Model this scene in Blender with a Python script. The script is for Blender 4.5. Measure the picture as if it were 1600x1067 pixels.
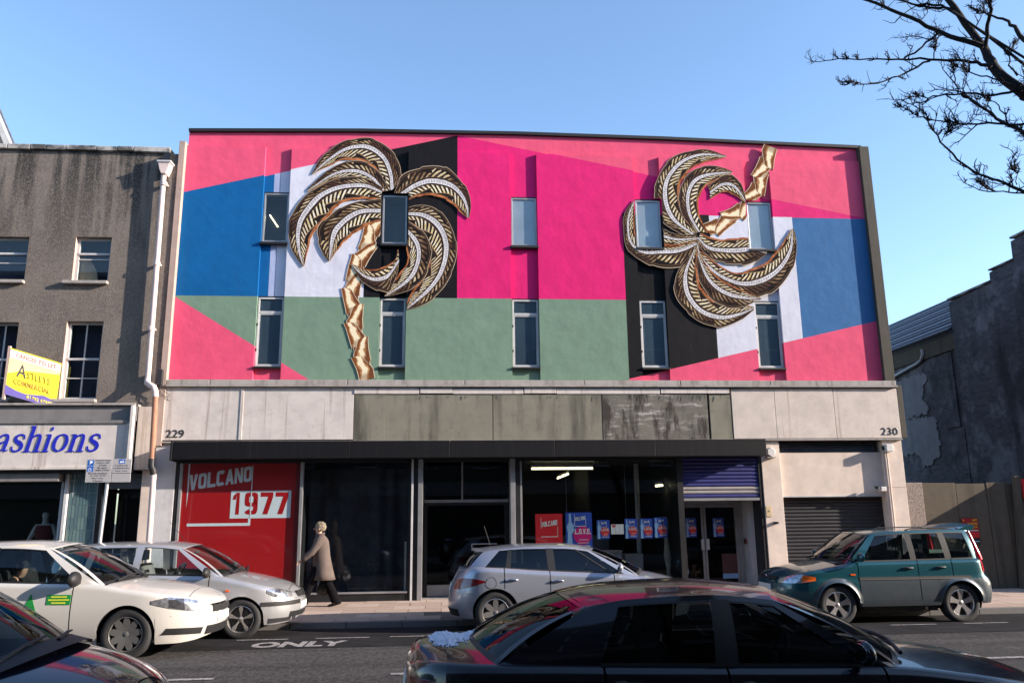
import bpy, bmesh, math, random
import numpy as np
from mathutils import Vector, Matrix, noise as mnoise

SC = bpy.context.scene
for o in list(bpy.data.objects):
    bpy.data.objects.remove(o)
COL = SC.collection
rnd = random.Random(7)
PI = math.pi

# ------------------------------------------------------------------ camera, sky, sun, exposure
def set_camera():
    yaw, pitch, roll = math.radians(4.636), math.radians(12.312), math.radians(-0.675)
    cy, sy, cp, sp = math.cos(yaw), math.sin(yaw), math.cos(pitch), math.sin(pitch)
    fwd = Vector((sy * cp, cy * cp, sp))
    right = Vector((cy, -sy, 0))
    up = right.cross(fwd)
    c, s = math.cos(roll), math.sin(roll)
    r2, u2 = c * right + s * up, -s * right + c * up
    m = Matrix((r2, u2, -fwd)).transposed().to_4x4()
    m.translation = Vector((0, -17.0, 1.7))
    cam = bpy.data.cameras.new('camera')
    cam.sensor_width = 36
    cam.lens = 1260 / 1600 * 36
    cam.clip_end = 2000
    cam.clip_start = 0.05
    o = bpy.data.objects.new('camera', cam)
    o.matrix_world = m
    COL.objects.link(o)
    SC.camera = o
set_camera()

SUN_EL = math.radians(18.7)
SUN_X, SUN_Y = 0.966, 0.259            # towards the sun: +X (right) and -Y (behind the camera)
world = bpy.data.worlds.new('World')
SC.world = world
world.use_nodes = True
wn = world.node_tree
bg = wn.nodes['Background']
sky = wn.nodes.new('ShaderNodeTexSky')
sky.sky_type = 'NISHITA'
sky.sun_disc = False
sky.sun_elevation = SUN_EL
sky.sun_rotation = math.atan2(SUN_X, -SUN_Y)
sky.air_density = 1.0
sky.dust_density = 0.8
sky.ozone_density = 3.0
wn.links.new(sky.outputs[0], bg.inputs[0])
bg.inputs[1].default_value = 0.15
sun = bpy.data.lights.new('sun', 'SUN')
sun.energy = 4.6
sun.angle = math.radians(0.5)
sun.color = (1.0, 0.87, 0.74)
so = bpy.data.objects.new('sun', sun)
so.rotation_euler = Vector((SUN_X * math.cos(SUN_EL), -SUN_Y * math.cos(SUN_EL), math.sin(SUN_EL))).to_track_quat('Z', 'Y').to_euler()
so.location = (20, -20, 30)
COL.objects.link(so)
SC.view_settings.view_transform = 'Standard'
SC.view_settings.look = 'None'
SC.view_settings.gamma = 1
SC.view_settings.use_curve_mapping = False
SC.view_settings.exposure = 1.28

# ------------------------------------------------------------------ materials
def srgb(r, g, b):
    f = lambda c: (c / 255) / 12.92 if c / 255 <= 0.04045 else ((c / 255 + 0.055) / 1.055) ** 2.4
    return (f(r), f(g), f(b))

class E:
    """A socket with arithmetic: each operation adds a Math node."""
    tree = None
    def __init__(s, k): s.k = k
    @staticmethod
    def op(name, *a):
        n = E.tree.nodes.new('ShaderNodeMath')
        n.operation = name
        for i, v in enumerate(a):
            if isinstance(v, E): E.tree.links.new(v.k, n.inputs[i])
            else: n.inputs[i].default_value = v
        return E(n.outputs[0])
    def __add__(s, o): return E.op('ADD', s, o)
    def __radd__(s, o): return E.op('ADD', o, s)
    def __sub__(s, o): return E.op('SUBTRACT', s, o)
    def __rsub__(s, o): return E.op('SUBTRACT', o, s)
    def __mul__(s, o): return E.op('MULTIPLY', s, o)
    __rmul__ = __mul__
    def __truediv__(s, o): return E.op('DIVIDE', s, o)
    def gt(s, o): return E.op('GREATER_THAN', s, o)
    def lt(s, o): return E.op('LESS_THAN', s, o)
    def abs(s): return E.op('ABSOLUTE', s)
    def frac(s): return E.op('FRACT', s)
    def clamp(s):
        e = E.op('ADD', s, 0.0); e.k.node.use_clamp = True; return e

class Mat:
    def __init__(s, name):
        s.m = bpy.data.materials.new(name)
        s.m.use_nodes = True
        s.t = s.m.node_tree
        s.b = s.t.nodes['Principled BSDF']
        s.out = s.t.nodes['Material Output']
        E.tree = s.t
    def node(s, kind, **kw):
        n = s.t.nodes.new(kind)
        for k, v in kw.items(): setattr(n, k, v)
        return n
    def link(s, a, b): s.t.links.new(a.k if isinstance(a, E) else a, b)
    def coords(s, scale=(1, 1, 1), which='Object'):
        tc = s.node('ShaderNodeTexCoord')
        mp = s.node('ShaderNodeMapping')
        mp.inputs['Scale'].default_value = scale
        s.link(tc.outputs[which], mp.inputs[0])
        return mp.outputs[0]
    def noise(s, scale=5, detail=4, rough=.55, stretch=(1, 1, 1), dist=0):
        n = s.node('ShaderNodeTexNoise')
        n.inputs['Scale'].default_value = scale
        n.inputs['Detail'].default_value = detail
        n.inputs['Roughness'].default_value = rough
        n.inputs['Distortion'].default_value = dist
        s.link(s.coords(stretch), n.inputs['Vector'])
        return E(n.outputs[0])
    def ramp(s, fac, a, b):
        n = s.node('ShaderNodeMapRange')
        s.link(fac, n.inputs[0])
        n.inputs[1].default_value, n.inputs[2].default_value = a, b
        return E(n.outputs[0])
    def mix(s, fac, a, b):
        n = s.node('ShaderNodeMix', data_type='RGBA')
        if isinstance(fac, E): s.link(fac, n.inputs[0])
        else: n.inputs[0].default_value = fac
        for v, i in ((a, 6), (b, 7)):
            if isinstance(v, (tuple, list)): n.inputs[i].default_value = (*v[:3], 1)
            else: s.link(v, n.inputs[i])
        return n.outputs[2]
    def scaled(s, col, f):
        n = s.node('ShaderNodeVectorMath', operation='SCALE')
        s.link(col, n.inputs[0]); s.link(f, n.inputs['Scale'])
        return n.outputs[0]
    def bump(s, h, strength=.3, dist=.01):
        n = s.node('ShaderNodeBump')
        n.inputs['Strength'].default_value = strength
        n.inputs['Distance'].default_value = dist
        s.link(h, n.inputs['Height'])
        s.link(n.outputs[0], s.b.inputs['Normal'])
        return n
    def base(s, v):
        if isinstance(v, (tuple, list)): s.b.inputs['Base Color'].default_value = (*v[:3], 1)
        else: s.link(v, s.b.inputs['Base Color'])
    def set(s, **kw):
        for k, v in kw.items(): s.b.inputs[k.replace('_', ' ')].default_value = v
        return s

def plain(name, col, rough=.6, var=.18, vs=4, bump=.15, bs=60, bd=.004, metal=0, coat=0, stretch=(1, 1, 1)):
    m = Mat(name)
    n = m.noise(vs, 5, .6, stretch)
    lo = tuple(c * (1 - var) for c in col); hi = tuple(min(1, c * (1 + var)) for c in col)
    m.base(m.mix(m.ramp(n, .3, .7), lo, hi))
    m.set(Roughness=rough, Metallic=metal)
    if coat: m.set(Coat_Weight=coat, Coat_Roughness=.04)
    if bump: m.bump(m.noise(bs, 3), bump, bd)
    return m.m

def wall_paint(name, col):
    """Painted, hand-trowelled render: faint wear in the colour, soft hollows under it."""
    m = Mat(name)
    n = m.noise(2.2, 6, .6)
    c = m.mix(m.ramp(n, .3, .75), tuple(v * .88 for v in col), tuple(min(1, v * 1.06) for v in col))
    st = m.noise(1.0, 5, .65, (7, 7, .5))
    c = m.mix(m.ramp(st, .55, .8) * .4, c, tuple(v * .6 + .02 for v in col))
    m.base(c)
    m.set(Roughness=.7)
    m.b.inputs['Specular IOR Level'].default_value = .15
    h = m.noise(3.2, 2, .5) * 1.0 + m.noise(9, 3, .5) * .22 + m.noise(55, 2) * .035
    m.bump(h, .22, .04)
    return m.m

def stained(name, col, dark, streak=.7, rough=.8, spots=.3, bs=80, bump=.25, bd=.004, sx=5, sz=.5, lo=.5, hi=.78):
    """A wall or board with run-down streaks and blotches of dirt."""
    m = Mat(name)
    n = m.noise(3, 6, .65)
    c = m.mix(m.ramp(n, .3, .7), tuple(v * .85 for v in col), tuple(min(1, v * 1.1) for v in col))
    s1 = m.noise(1, 6, .6, (sx, sx, sz))
    c = m.mix(m.ramp(s1, lo, hi) * streak, c, dark)
    s2 = m.noise(7, 8, .7)
    c = m.mix(m.ramp(s2, .56, .72) * spots, c, dark)
    m.base(c)
    m.set(Roughness=rough)
    m.b.inputs['Specular IOR Level'].default_value = .25
    m.bump(m.noise(bs, 4), bump, bd)
    return m.m

def glass(name, tint=(.9, .95, .95), ior=1.5, rough=0.0, boost=1.0):
    m = Mat(name)
    m.t.nodes.remove(m.b)
    tr = m.node('ShaderNodeBsdfTransparent'); tr.inputs[0].default_value = (*tint, 1)
    gl = m.node('ShaderNodeBsdfGlossy'); gl.inputs['Roughness'].default_value = rough
    ge = m.node('ShaderNodeNewGeometry'); dp = m.node('ShaderNodeVectorMath', operation='DOT_PRODUCT')
    m.link(ge.outputs['Incoming'], dp.inputs[0]); m.link(ge.outputs['Normal'], dp.inputs[1])
    g1 = 1.0 - E(dp.outputs['Value']).abs(); g2 = g1 * g1                # Schlick's law, the same from both sides
    r0 = ((ior - 1) / (ior + 1)) ** 2
    fres = g2 * g2 * g1 * (1 - r0) + r0
    mx = m.node('ShaderNodeMixShader')
    m.link((fres * boost).clamp(), mx.inputs[0])
    m.link(tr.outputs[0], mx.inputs[1]); m.link(gl.outputs[0], mx.inputs[2])
    m.link(mx.outputs[0], m.out.inputs[0])
    return m.m

def car_paint(name, col, metal=0.0, rough=.35, coat=1.0, dirt=.25):
    m = Mat(name)
    d = m.noise(3, 6, .65)
    z = m.node('ShaderNodeSeparateXYZ')
    tc = m.node('ShaderNodeTexCoord'); m.link(tc.outputs['Object'], z.inputs[0])
    low = m.ramp(E(z.outputs[2]), .75, .15)
    f = (m.ramp(d, .35, .75) * low * dirt).clamp()
    m.base(m.mix(f, col, (.16, .13, .10)))
    m.set(Metallic=metal, Roughness=rough, Coat_Weight=coat, Coat_Roughness=.03)
    if coat < 1: m.b.inputs['Specular IOR Level'].default_value = .2
    m.bump(m.noise(2.0, 2), .03, .01)
    return m.m

def emit(name, col, strength):
    m = Mat(name)
    m.base(col); m.b.inputs['Emission Color'].default_value = (*col, 1); m.set(Emission_Strength=strength)
    return m.m

CORAL, MAGENTA = srgb(222, 84, 118), srgb(214, 34, 112)
M = {}
M['coral'] = wall_paint('coral_wall_paint', CORAL)
M['magenta'] = wall_paint('magenta_wall_paint', MAGENTA)
M['blue'] = wall_paint('blue_wall_paint', srgb(12, 92, 152))
M['blue_r'] = wall_paint('soft_blue_wall_paint', srgb(54, 104, 154))
M['green'] = wall_paint('sage_wall_paint', srgb(114, 140, 122))
M['white'] = wall_paint('pale_wall_paint', srgb(206, 208, 222))
M['black'] = wall_paint('black_wall_paint', srgb(19, 19, 24))
M['stripe'] = wall_paint('pale_blue_wall_paint', srgb(160, 172, 206))
M['concrete'] = stained('stained_concrete', (.36, .33, .31), (.10, .09, .085), .75, sx=9)
M['coping'] = stained('weathered_coping', (.42, .40, .38), (.05, .05, .05), .9, spots=.7, sx=2.4, sz=3, lo=.44, hi=.6)
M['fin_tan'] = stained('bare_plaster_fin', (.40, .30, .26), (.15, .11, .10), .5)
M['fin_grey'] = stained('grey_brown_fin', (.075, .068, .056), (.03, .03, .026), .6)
M['fascia_white'] = stained('white_fascia_panel', (.59, .54, .51), (.22, .14, .10), .8, .55, .25, lo=.57, hi=.70, sx=7, sz=.22)
M['fascia_cream'] = stained('cream_fascia_panel', (.57, .50, .45), (.26, .18, .13), .7, .55, .2, lo=.58, hi=.72, sx=7, sz=.22)
M['board_green'] = stained('weathered_green_board', (.21, .20, .16), (.03, .03, .026), .95, .85, .35, sx=3, sz=.4)
M['board_peel'] = None
M['canopy'] = stained('black_canopy_cladding', (.004, .004, .006), (.018, .017, .018), .5, .6, .2, sx=8, sz=.3)
M['cream_wall'] = stained('cream_painted_render', (.64, .54, .47), (.30, .24, .20), .22, .7, .07, sx=3, sz=.5, bs=40)
M['white_pillar'] = stained('white_painted_pillar', (.50, .50, .52), (.22, .20, .19), .35, .7, .12, sx=5, sz=.3)
M['roughcast'] = None
M['white_pipe'] = stained('worn_pink_white_pipe', (.66, .53, .50), (.28, .16, .11), .35, .5, .25)
M['rust_pipe'] = stained('rusty_pipe_paint', (.36, .18, .115), (.16, .08, .05), .5, .6, .3)
M['frame_white'] = stained('worn_white_frame', (.52, .52, .53), (.2, .18, .17), .4, .5, .2)
M['frame_grey'] = plain('aluminium_frame', (.34, .34, .35), .38, .15, metal=.5)
M['frame_dark'] = plain('black_shopfront_frame', (.018, .018, .02), .35, .3)
M['shop_black'] = plain('black_painted_timber', (.012, .012, .014), .45, .4)
M['glass'] = glass('window_glass')
M['shop_glass'] = glass('shop_window_glass', (.80, .83, .84), 1.45, 0, 1.0)
M['car_glass'] = glass('car_glass', (.45, .52, .52), 1.5, 0, 1.4)
M['car_glass_dark'] = glass('dark_car_glass', (.2, .24, .26), 1.5, 0, 1.5)
M['blind_pale'] = plain('pale_blind', (.46, .485, .57), .6, .12, vs=1.5)
M['blind_mid'] = plain('dusty_grey_film', (.075, .10, .14), .4, .12, vs=1.5)
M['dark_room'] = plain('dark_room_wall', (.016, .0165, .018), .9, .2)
M['curtain'] = plain('dark_curtain', (.05, .052, .066), .9, .3)
M['red_vinyl'] = plain('red_window_vinyl', srgb(136, 15, 19), .35, .05, vs=2, bump=0, coat=.5)
M['ice_print'] = plain('pale_grey_print', srgb(168, 184, 190), .5, .03, bump=0)
M['black_print'] = plain('black_print', (.015, .015, .017), .5, .1, bump=0)
M['blue_print'] = plain('royal_blue_lettering', srgb(34, 40, 176), .4, .05, bump=0)
M['white_print'] = plain('white_print', (.78, .78, .78), .5, .03, bump=0)
M['shutter_black'] = plain('black_shutter_slat', (.010, .010, .014), .5, .3)
M['shutter_blue'] = plain('blue_shutter_slat', srgb(38, 41, 104), .5, .15)
M['shutter_grey'] = plain('grey_shutter_slat', (.26, .24, .24), .5, .2)
M['vent'] = plain('vent_louvre', (.10, .11, .13), .5, .2)
M['white_plastic'] = plain('white_plastic_case', (.62, .60, .58), .5, .08)
M['dark_metal'] = plain('dark_metal', (.035, .035, .04), .5, .2, metal=.3)
M['black_plastic'] = plain('black_plastic', (.009, .009, .010), .6, .2)
M['rubber'] = plain('tyre_rubber', (.02, .02, .021), .8, .25)
M['alloy'] = plain('alloy_wheel', (.52, .50, .49), .32, .08, metal=.85)
M['chrome'] = plain('chrome', (.7, .7, .72), .12, .03, metal=1, bump=0)
M['galv'] = plain('galvanised_post', (.42, .42, .45), .45, .15, metal=.5)
M['tube'] = emit('lit_fluorescent_tube', (1.0, .86, .5), 2.6)

def roughcast():
    m = Mat('grey_roughcast_render')
    n = m.noise(1.1, 6, .65)
    c = m.mix(m.ramp(n, .3, .7), (.12, .10, .088), (.19, .16, .138))
    z = m.node('ShaderNodeSeparateXYZ'); tc = m.node('ShaderNodeTexCoord')
    m.link(tc.outputs['Object'], z.inputs[0])
    zz = E(z.outputs[2])
    st = m.noise(1, 5, .6, (3.2, 3.2, .22))
    top = m.ramp(zz, 6.8, 9.3)
    c = m.mix((m.ramp(st, .43, .53) * (top * .9 + .12)).clamp(), c, (.02, .019, .019))
    sp = m.noise(34, 5, .85)
    c = m.mix(m.ramp(sp, .48, .66) * .6, c, (.30, .26, .23))
    c = m.mix(m.ramp(sp, .46, .30) * .6, c, (.05, .042, .038))
    m.base(c); m.set(Roughness=.95)
    m.bump(m.noise(95, 3, .7) + m.noise(30, 3) * .5, .9, .012)
    return m.m
M['roughcast'] = roughcast()

def peeling():
    m = Mat('peeling_painted_board')
    a = m.noise(1, 8, .75, (2.2, 2.2, 9))
    c = m.mix(m.ramp(m.noise(4, 5), .3, .7), (.10, .095, .08), (.16, .15, .125))
    c = m.mix(m.ramp(a, .53, .60) * m.ramp(m.noise(1.3, 4), .38, .58), c, (.38, .355, .34))
    c = m.mix(m.ramp(m.noise(1, 6, .7, (3.5, 3.5, .9)), .52, .62) * .95, c, (.022, .016, .013))
    m.base(c); m.set(Roughness=.85); m.bump(a, .5, .006)
    return m.m
M['board_peel'] = peeling()

def asphalt():
    m = Mat('worn_asphalt')
    n = m.noise(.9, 6, .6)
    c = m.mix(m.ramp(n, .3, .72), (.016, .015, .017), (.034, .032, .033))
    tr = m.noise(1, 4, .5, (.12, 1.9, 1))
    c = m.mix(m.ramp(tr, .44, .58) * .75, c, (.070, .064, .062))
    g = m.noise(220, 2, .7)
    c = m.mix(m.ramp(g, .45, .75) * .6, c, (.15, .14, .135))
    bl = m.noise(5, 5, .7)
    c = m.mix(m.ramp(bl, .5, .62) * .35, c, (.09, .083, .08))
    gs = m.noise(17, 3, .8, (1, .4, 1))
    c = m.mix(m.ramp(gs, .5, .68) * .55, c, (.13, .122, .118))
    c = m.mix(m.ramp(gs, .5, .34) * .6, c, (.010, .010, .011))
    p = m.noise(.35, 2, .4)
    c = m.mix(m.ramp(p, .6, .63) * .45, c, (.03, .029, .03))
    gr = m.noise(48, 4, .8)
    c = m.mix(m.ramp(gr, .5, .66) * .6, c, (.12, .112, .108))
    c = m.mix(m.ramp(gr, .5, .34) * .5, c, (.012, .012, .013))
    m.base(c); m.set(Roughness=.9)
    m.b.inputs['Specular IOR Level'].default_value = .12
    m.bump(m.noise(160, 3, .7) + m.noise(30, 3) * .6, .7, .008)
    return m.m
M['asphalt'] = asphalt()
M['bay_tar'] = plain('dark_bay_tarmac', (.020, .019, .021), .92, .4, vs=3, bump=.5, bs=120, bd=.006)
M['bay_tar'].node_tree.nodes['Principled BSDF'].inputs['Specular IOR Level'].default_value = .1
M['slab'] = stained('paving_slab', (.38, .285, .23), (.20, .15, .125), .35, .85, .25, sx=2, sz=2, bs=120)
M['slab_b'] = stained('paler_paving_slab', (.44, .34, .28), (.24, .19, .16), .3, .85, .25, sx=2, sz=2, bs=120)
M['joint'] = plain('sandy_joint', (.12, .10, .085), .95, .3)
M['kerb'] = stained('granite_kerb', (.17, .165, .165), (.07, .068, .068), .5, .8, .3, sx=3, sz=3)
def worn_paint():
    m = Mat('worn_road_paint')
    c = m.mix(m.ramp(m.noise(24, 6, .8), .44, .60), (.38, .35, .34), (.06, .057, .057))
    m.base(c); m.set(Roughness=.75)
    return m.m
M['road_paint'] = worn_paint()

def brick_side():
    m = Mat('dark_painted_brick')
    br = m.node('ShaderNodeTexBrick')
    tc = m.node('ShaderNodeTexCoord'); sp = m.node('ShaderNodeSeparateXYZ'); cb = m.node('ShaderNodeCombineXYZ')
    m.link(tc.outputs['Object'], sp.inputs[0]); m.link(sp.outputs[1], cb.inputs[0]); m.link(sp.outputs[2], cb.inputs[1])
    m.link(cb.outputs[0], br.inputs['Vector'])
    br.inputs['Scale'].default_value = 1; br.inputs['Brick Width'].default_value = .22; br.inputs['Row Height'].default_value = .075
    br.inputs['Mortar Size'].default_value = .008
    br.inputs['Color1'].default_value = (.065, .063, .075, 1); br.inputs['Color2'].default_value = (.12, .115, .13, 1); br.inputs['Mortar'].default_value = (.11, .105, .11, 1)
    c = br.outputs[0]
    c = m.mix(m.ramp(m.noise(.75, 9, .72), .50, .60) * .85, c, (.25, .245, .27))
    c = m.mix(m.ramp(m.noise(.8, 5, .6, (1, 1, .35)), .48, .64) * .85, c, (.022, .021, .024))
    m.base(c); m.set(Roughness=.9)
    m.bump(E(br.outputs[1]) * -1.0 + m.noise(20, 4) * .8, .6, .02)
    return m.m
M['brick_side'] = brick_side()
M['render_patch'] = stained('pale_render_patch', (.26, .25, .265), (.09, .085, .09), .6, .9, .4, sx=3, sz=1)
M['yard_wall'] = stained('mossy_concrete_wall', (.115, .095, .072), (.035, .03, .025), .85, .9, .4, sx=4, sz=.25)
M['pebble'] = plain('pebbledash_pier', (.26, .21, .18), .95, .5, vs=45, bump=.9, bs=60, bd=.02)
M['slate'] = plain('slate_course', (.10, .105, .13), .5, .25, vs=9)
M['snow'] = None

def frond_mat():
    """Painted palm frond, in the leaf's own coordinates: u along the rib (m), v across (-1 inner edge, 1 outer edge)."""
    m = Mat('painted_palm_frond')
    uv = m.node('ShaderNodeUVMap'); sp = m.node('ShaderNodeSeparateXYZ'); m.link(uv.outputs[0], sp.inputs[0])
    u, v = E(sp.outputs[0]), E(sp.outputs[1])
    a = v.abs()
    wob = m.noise(9, 3)
    dark = m.mix(m.ramp(m.noise(6, 4), .35, .7), (.010, .008, .009), (.028, .018, .016))
    s = ((u * 1.0 - a * .36 + wob * .016) / .118).frac()
    blade = (u / .56 + m.noise(.9, 1) * .8).frac()
    zone = a.gt(.26) * a.lt(.90 - blade * .42)
    taper = (1.0 - ((a - .5) * (a - .5)) * 7.0) * .25
    edge = (a - (.915 - blade * .42)).abs().lt(.02) * v.lt(.0)
    leaf = (s - .5).abs().lt(taper) * zone
    patch = m.ramp(m.noise(1.7, 3), .42, .60)
    bright = m.mix(m.ramp(m.noise(14, 3), .35, .68), srgb(216, 198, 140), srgb(236, 232, 222))
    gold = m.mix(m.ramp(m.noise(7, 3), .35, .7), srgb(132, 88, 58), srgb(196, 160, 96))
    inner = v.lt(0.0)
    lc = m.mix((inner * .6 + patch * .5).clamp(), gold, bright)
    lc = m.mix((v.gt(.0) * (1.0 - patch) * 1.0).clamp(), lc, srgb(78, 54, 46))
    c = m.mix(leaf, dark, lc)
    seam = ((a - .27).abs().lt(.018) + (a - .84).abs().lt(.02)).clamp()
    c = m.mix(seam * .35, c, srgb(150, 118, 92))
    c = m.mix(edge * .8, c, srgb(170, 140, 108))
    mid = a.lt(.19)
    mc = m.mix(m.ramp(m.noise(20, 3), .3, .7), srgb(176, 172, 176), srgb(222, 220, 224))
    du = ((u / .062).frac() - .5) * .062
    dv = v * .2
    dd = du * du + dv * dv
    ring = dd.lt(.00030)
    mc = m.mix(ring * .55, mc, srgb(96, 86, 84))
    mc = m.mix(a.gt(.155), mc, srgb(60, 44, 40))
    c = m.mix(mid, c, mc)
    rim_o = v.gt(.955)
    c = m.mix(rim_o, c, srgb(178, 158, 134))
    rim_i = v.lt(-.86)
    c = m.mix(rim_i, c, m.mix(m.ramp(m.noise(8, 3), .35, .65), srgb(118, 62, 36), srgb(186, 116, 74)))
    m.base(c); m.set(Roughness=.85); m.b.inputs['Specular IOR Level'].default_value = .08
    return m.m
M['frond'] = frond_mat()

def bark_paint():
    m = Mat('painted_palm_trunk')
    uv = m.node('ShaderNodeUVMap'); sp = m.node('ShaderNodeSeparateXYZ'); m.link(uv.outputs[0], sp.inputs[0])
    u, v = E(sp.outputs[0]), E(sp.outputs[1])
    w = v + (m.noise(4, 4, .6) - .5) * 1.5 + (u - .5) * .5
    c = m.mix(m.ramp(w, -.6, -.45), srgb(104, 64, 42), srgb(176, 130, 88))
    c = m.mix((m.ramp(w, -.35, -.25) * m.ramp(w, .45, .35)).clamp(), c, srgb(230, 218, 186))
    c = m.mix(m.ramp(w, .5, .62), c, srgb(120, 72, 42))
    c = m.mix((1.0 - m.ramp(u, .16, .30)) * .6, c, srgb(110, 70, 44))
    c = m.mix((v.abs()).gt(.93), c, srgb(214, 196, 170))
    m.base(c); m.set(Roughness=.85); m.b.inputs['Specular IOR Level'].default_value = .08
    return m.m
M['palm_trunk'] = bark_paint()
M['board_edge'] = plain('raw_board_edge', (.50, .44, .38), .7)

# ------------------------------------------------------------------ mesh helpers
class MB:
    def __init__(s): s.v, s.f, s.m, s.uv = [], [], [], {}
    def add(s, vs, fs, mi=0):
        b = len(s.v); s.v += [tuple(p) for p in vs]
        for f in fs: s.f.append(tuple(i + b for i in f)); s.m.append(mi)
        return b
    def box(s, x0, x1, y0, y1, z0, z1, mi=0):
        s.add([(x0, y0, z0), (x1, y0, z0), (x1, y1, z0), (x0, y1, z0), (x0, y0, z1), (x1, y0, z1), (x1, y1, z1), (x0, y1, z1)],
              [(0, 3, 2, 1), (4, 5, 6, 7), (0, 1, 5, 4), (1, 2, 6, 5), (2, 3, 7, 6), (3, 0, 4, 7)], mi); return s
    def prism(s, pts, axis, a, b, mi=0):
        """A polygon given in the two axes other than AXIS, drawn from a to b along it."""
        n = len(pts)
        def p3(p, t): return {'x': (t, p[0], p[1]), 'y': (p[0], t, p[1]), 'z': (p[0], p[1], t)}[axis]
        s.add([p3(p, a) for p in pts] + [p3(p, b) for p in pts],
              [tuple(range(n))[::-1], tuple(range(n, 2 * n))] + [(i, (i + 1) % n, n + (i + 1) % n, n + i) for i in range(n)], mi); return s
    def tube(s, pts, r, n=8, mi=0, cap=True):
        pts = [Vector(p) for p in pts]; k = len(pts)
        rr = r if isinstance(r, (list, tuple)) else [r] * k
        vs, fs = [], []; up = None
        for i, p in enumerate(pts):
            d = (pts[min(i + 1, k - 1)] - pts[max(i - 1, 0)])
            d = d.normalized() if d.length > 1e-9 else Vector((0, 0, 1))
            if up is None: up = d.orthogonal().normalized()
            up = (up - d * up.dot(d)); up = up.normalized() if up.length > 1e-6 else d.orthogonal().normalized()
            q = d.cross(up)
            for j in range(n):
                t = 2 * PI * j / n; vs.append(p + (up * math.cos(t) + q * math.sin(t)) * rr[i])
        for i in range(k - 1):
            for j in range(n): fs.append((i * n + j, i * n + (j + 1) % n, (i + 1) * n + (j + 1) % n, (i + 1) * n + j))
        if cap: fs += [tuple(range(n))[::-1], tuple(range((k - 1) * n, k * n))]
        s.add(vs, fs, mi); return s
    def lathe(s, prof, c=(0, 0, 0), axis='z', n=24, mi=0, closed=False):
        """PROF: (radius, height) pairs turned about AXIS through C."""
        vs, fs = [], []; k = len(prof)
        for r, h in prof:
            for j in range(n):
                t = 2 * PI * j / n; a, b = r * math.cos(t), r * math.sin(t)
                p = {'z': (a, b, h), 'y': (a, h, b), 'x': (h, a, b)}[axis]
                vs.append((p[0] + c[0], p[1] + c[1], p[2] + c[2]))
        for i in range(k - 1 + (1 if closed else 0)):
            for j in range(n): fs.append((i * n + j, i * n + (j + 1) % n, ((i + 1) % k) * n + (j + 1) % n, ((i + 1) % k) * n + j))
        s.add(vs, fs, mi); return s
    def ball(s, c, r, nu=14, nv=9, mi=0):
        rx, ry, rz = r if isinstance(r, (list, tuple)) else (r, r, r)
        vs = []; fs = []
        for i in range(nv + 1):
            t = PI * i / nv
            for j in range(nu):
                p = 2 * PI * j / nu; vs.append((c[0] + rx * math.sin(t) * math.cos(p), c[1] + ry * math.sin(t) * math.sin(p), c[2] + rz * math.cos(t)))
        for i in range(nv):
            for j in range(nu): fs.append((i * nu + j, (i + 1) * nu + j, (i + 1) * nu + (j + 1) % nu, i * nu + (j + 1) % nu))
        s.add(vs, fs, mi); return s
    def grid(s, rows, mi=0, flip=False):
        n = len(rows[0]); b = len(s.v)
        for r in rows: s.v += [tuple(p) for p in r]
        for i in range(len(rows) - 1):
            for j in range(n - 1):
                f = (b + i * n + j, b + i * n + j + 1, b + (i + 1) * n + j + 1, b + (i + 1) * n + j)
                s.f.append(f[::-1] if flip else f); s.m.append(mi)
        return s
    def mesh(s, name, mats, smooth=None):
        me = bpy.data.meshes.new(name)
        me.from_pydata(s.v, [], s.f)
        for m in (mats if isinstance(mats, (list, tuple)) else [mats]): me.materials.append(M[m] if isinstance(m, str) else m)
        if any(s.m): me.polygons.foreach_set('material_index', s.m)
        bm = bmesh.new(); bm.from_mesh(me)
        bmesh.ops.remove_doubles(bm, verts=bm.verts, dist=2e-5)
        bmesh.ops.recalc_face_normals(bm, faces=bm.faces)
        bm.to_mesh(me); bm.free()
        if smooth is not None:
            me.shade_smooth() if hasattr(me, 'shade_smooth') else None
            for p in me.polygons: p.use_smooth = True
            if smooth < 179:
                try: me.set_sharp_from_angle(angle=math.radians(smooth))
                except Exception: pass
        me.update()
        return me

def adopt(o, parent):
    if parent is None: return
    o.parent = parent
    if parent.type == 'EMPTY' and parent.get('world_children'):
        o.matrix_parent_inverse = Matrix.Translation(-parent.location)

def ob(name, mb, mats, parent=None, smooth=None, bevel=0, label=None):
    me = mb.mesh(name, mats, smooth) if isinstance(mb, MB) else mb
    o = bpy.data.objects.new(name, me); COL.objects.link(o); adopt(o, parent)
    if bevel:
        b = o.modifiers.new('bevel', 'BEVEL'); b.width = bevel; b.segments = 2; b.limit_method = 'ANGLE'; b.angle_limit = math.radians(40)
    if label: o['label'] = label
    return o

def thing(name, label, cat, loc=(0, 0, 0), rz=0, group=None, world=True):
    o = bpy.data.objects.new(name, None); o.empty_display_size = .3; COL.objects.link(o)
    o.location = loc; o.rotation_euler = (0, 0, rz)
    if world: o['world_children'] = 1
    return tag(o, label, cat, group)
def tag(o, label, cat, group=None):
    o['label'] = label; o['category'] = cat
    if group: o['group'] = group
    return o
def kind(o, k='structure'): o['kind'] = k; return o
def piece(name, me, parent, loc=(0, 0, 0), rot=(0, 0, 0), scale=(1, 1, 1)):
    o = bpy.data.objects.new(name, me); COL.objects.link(o); adopt(o, parent)
    o.location, o.rotation_euler, o.scale = loc, rot, scale
    return o
def bx(name, x0, x1, y0, y1, z0, z1, mat, parent=None, bevel=0, label=None):
    return ob(name, MB().box(x0, x1, y0, y1, z0, z1), mat, parent, None, bevel, label)

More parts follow.
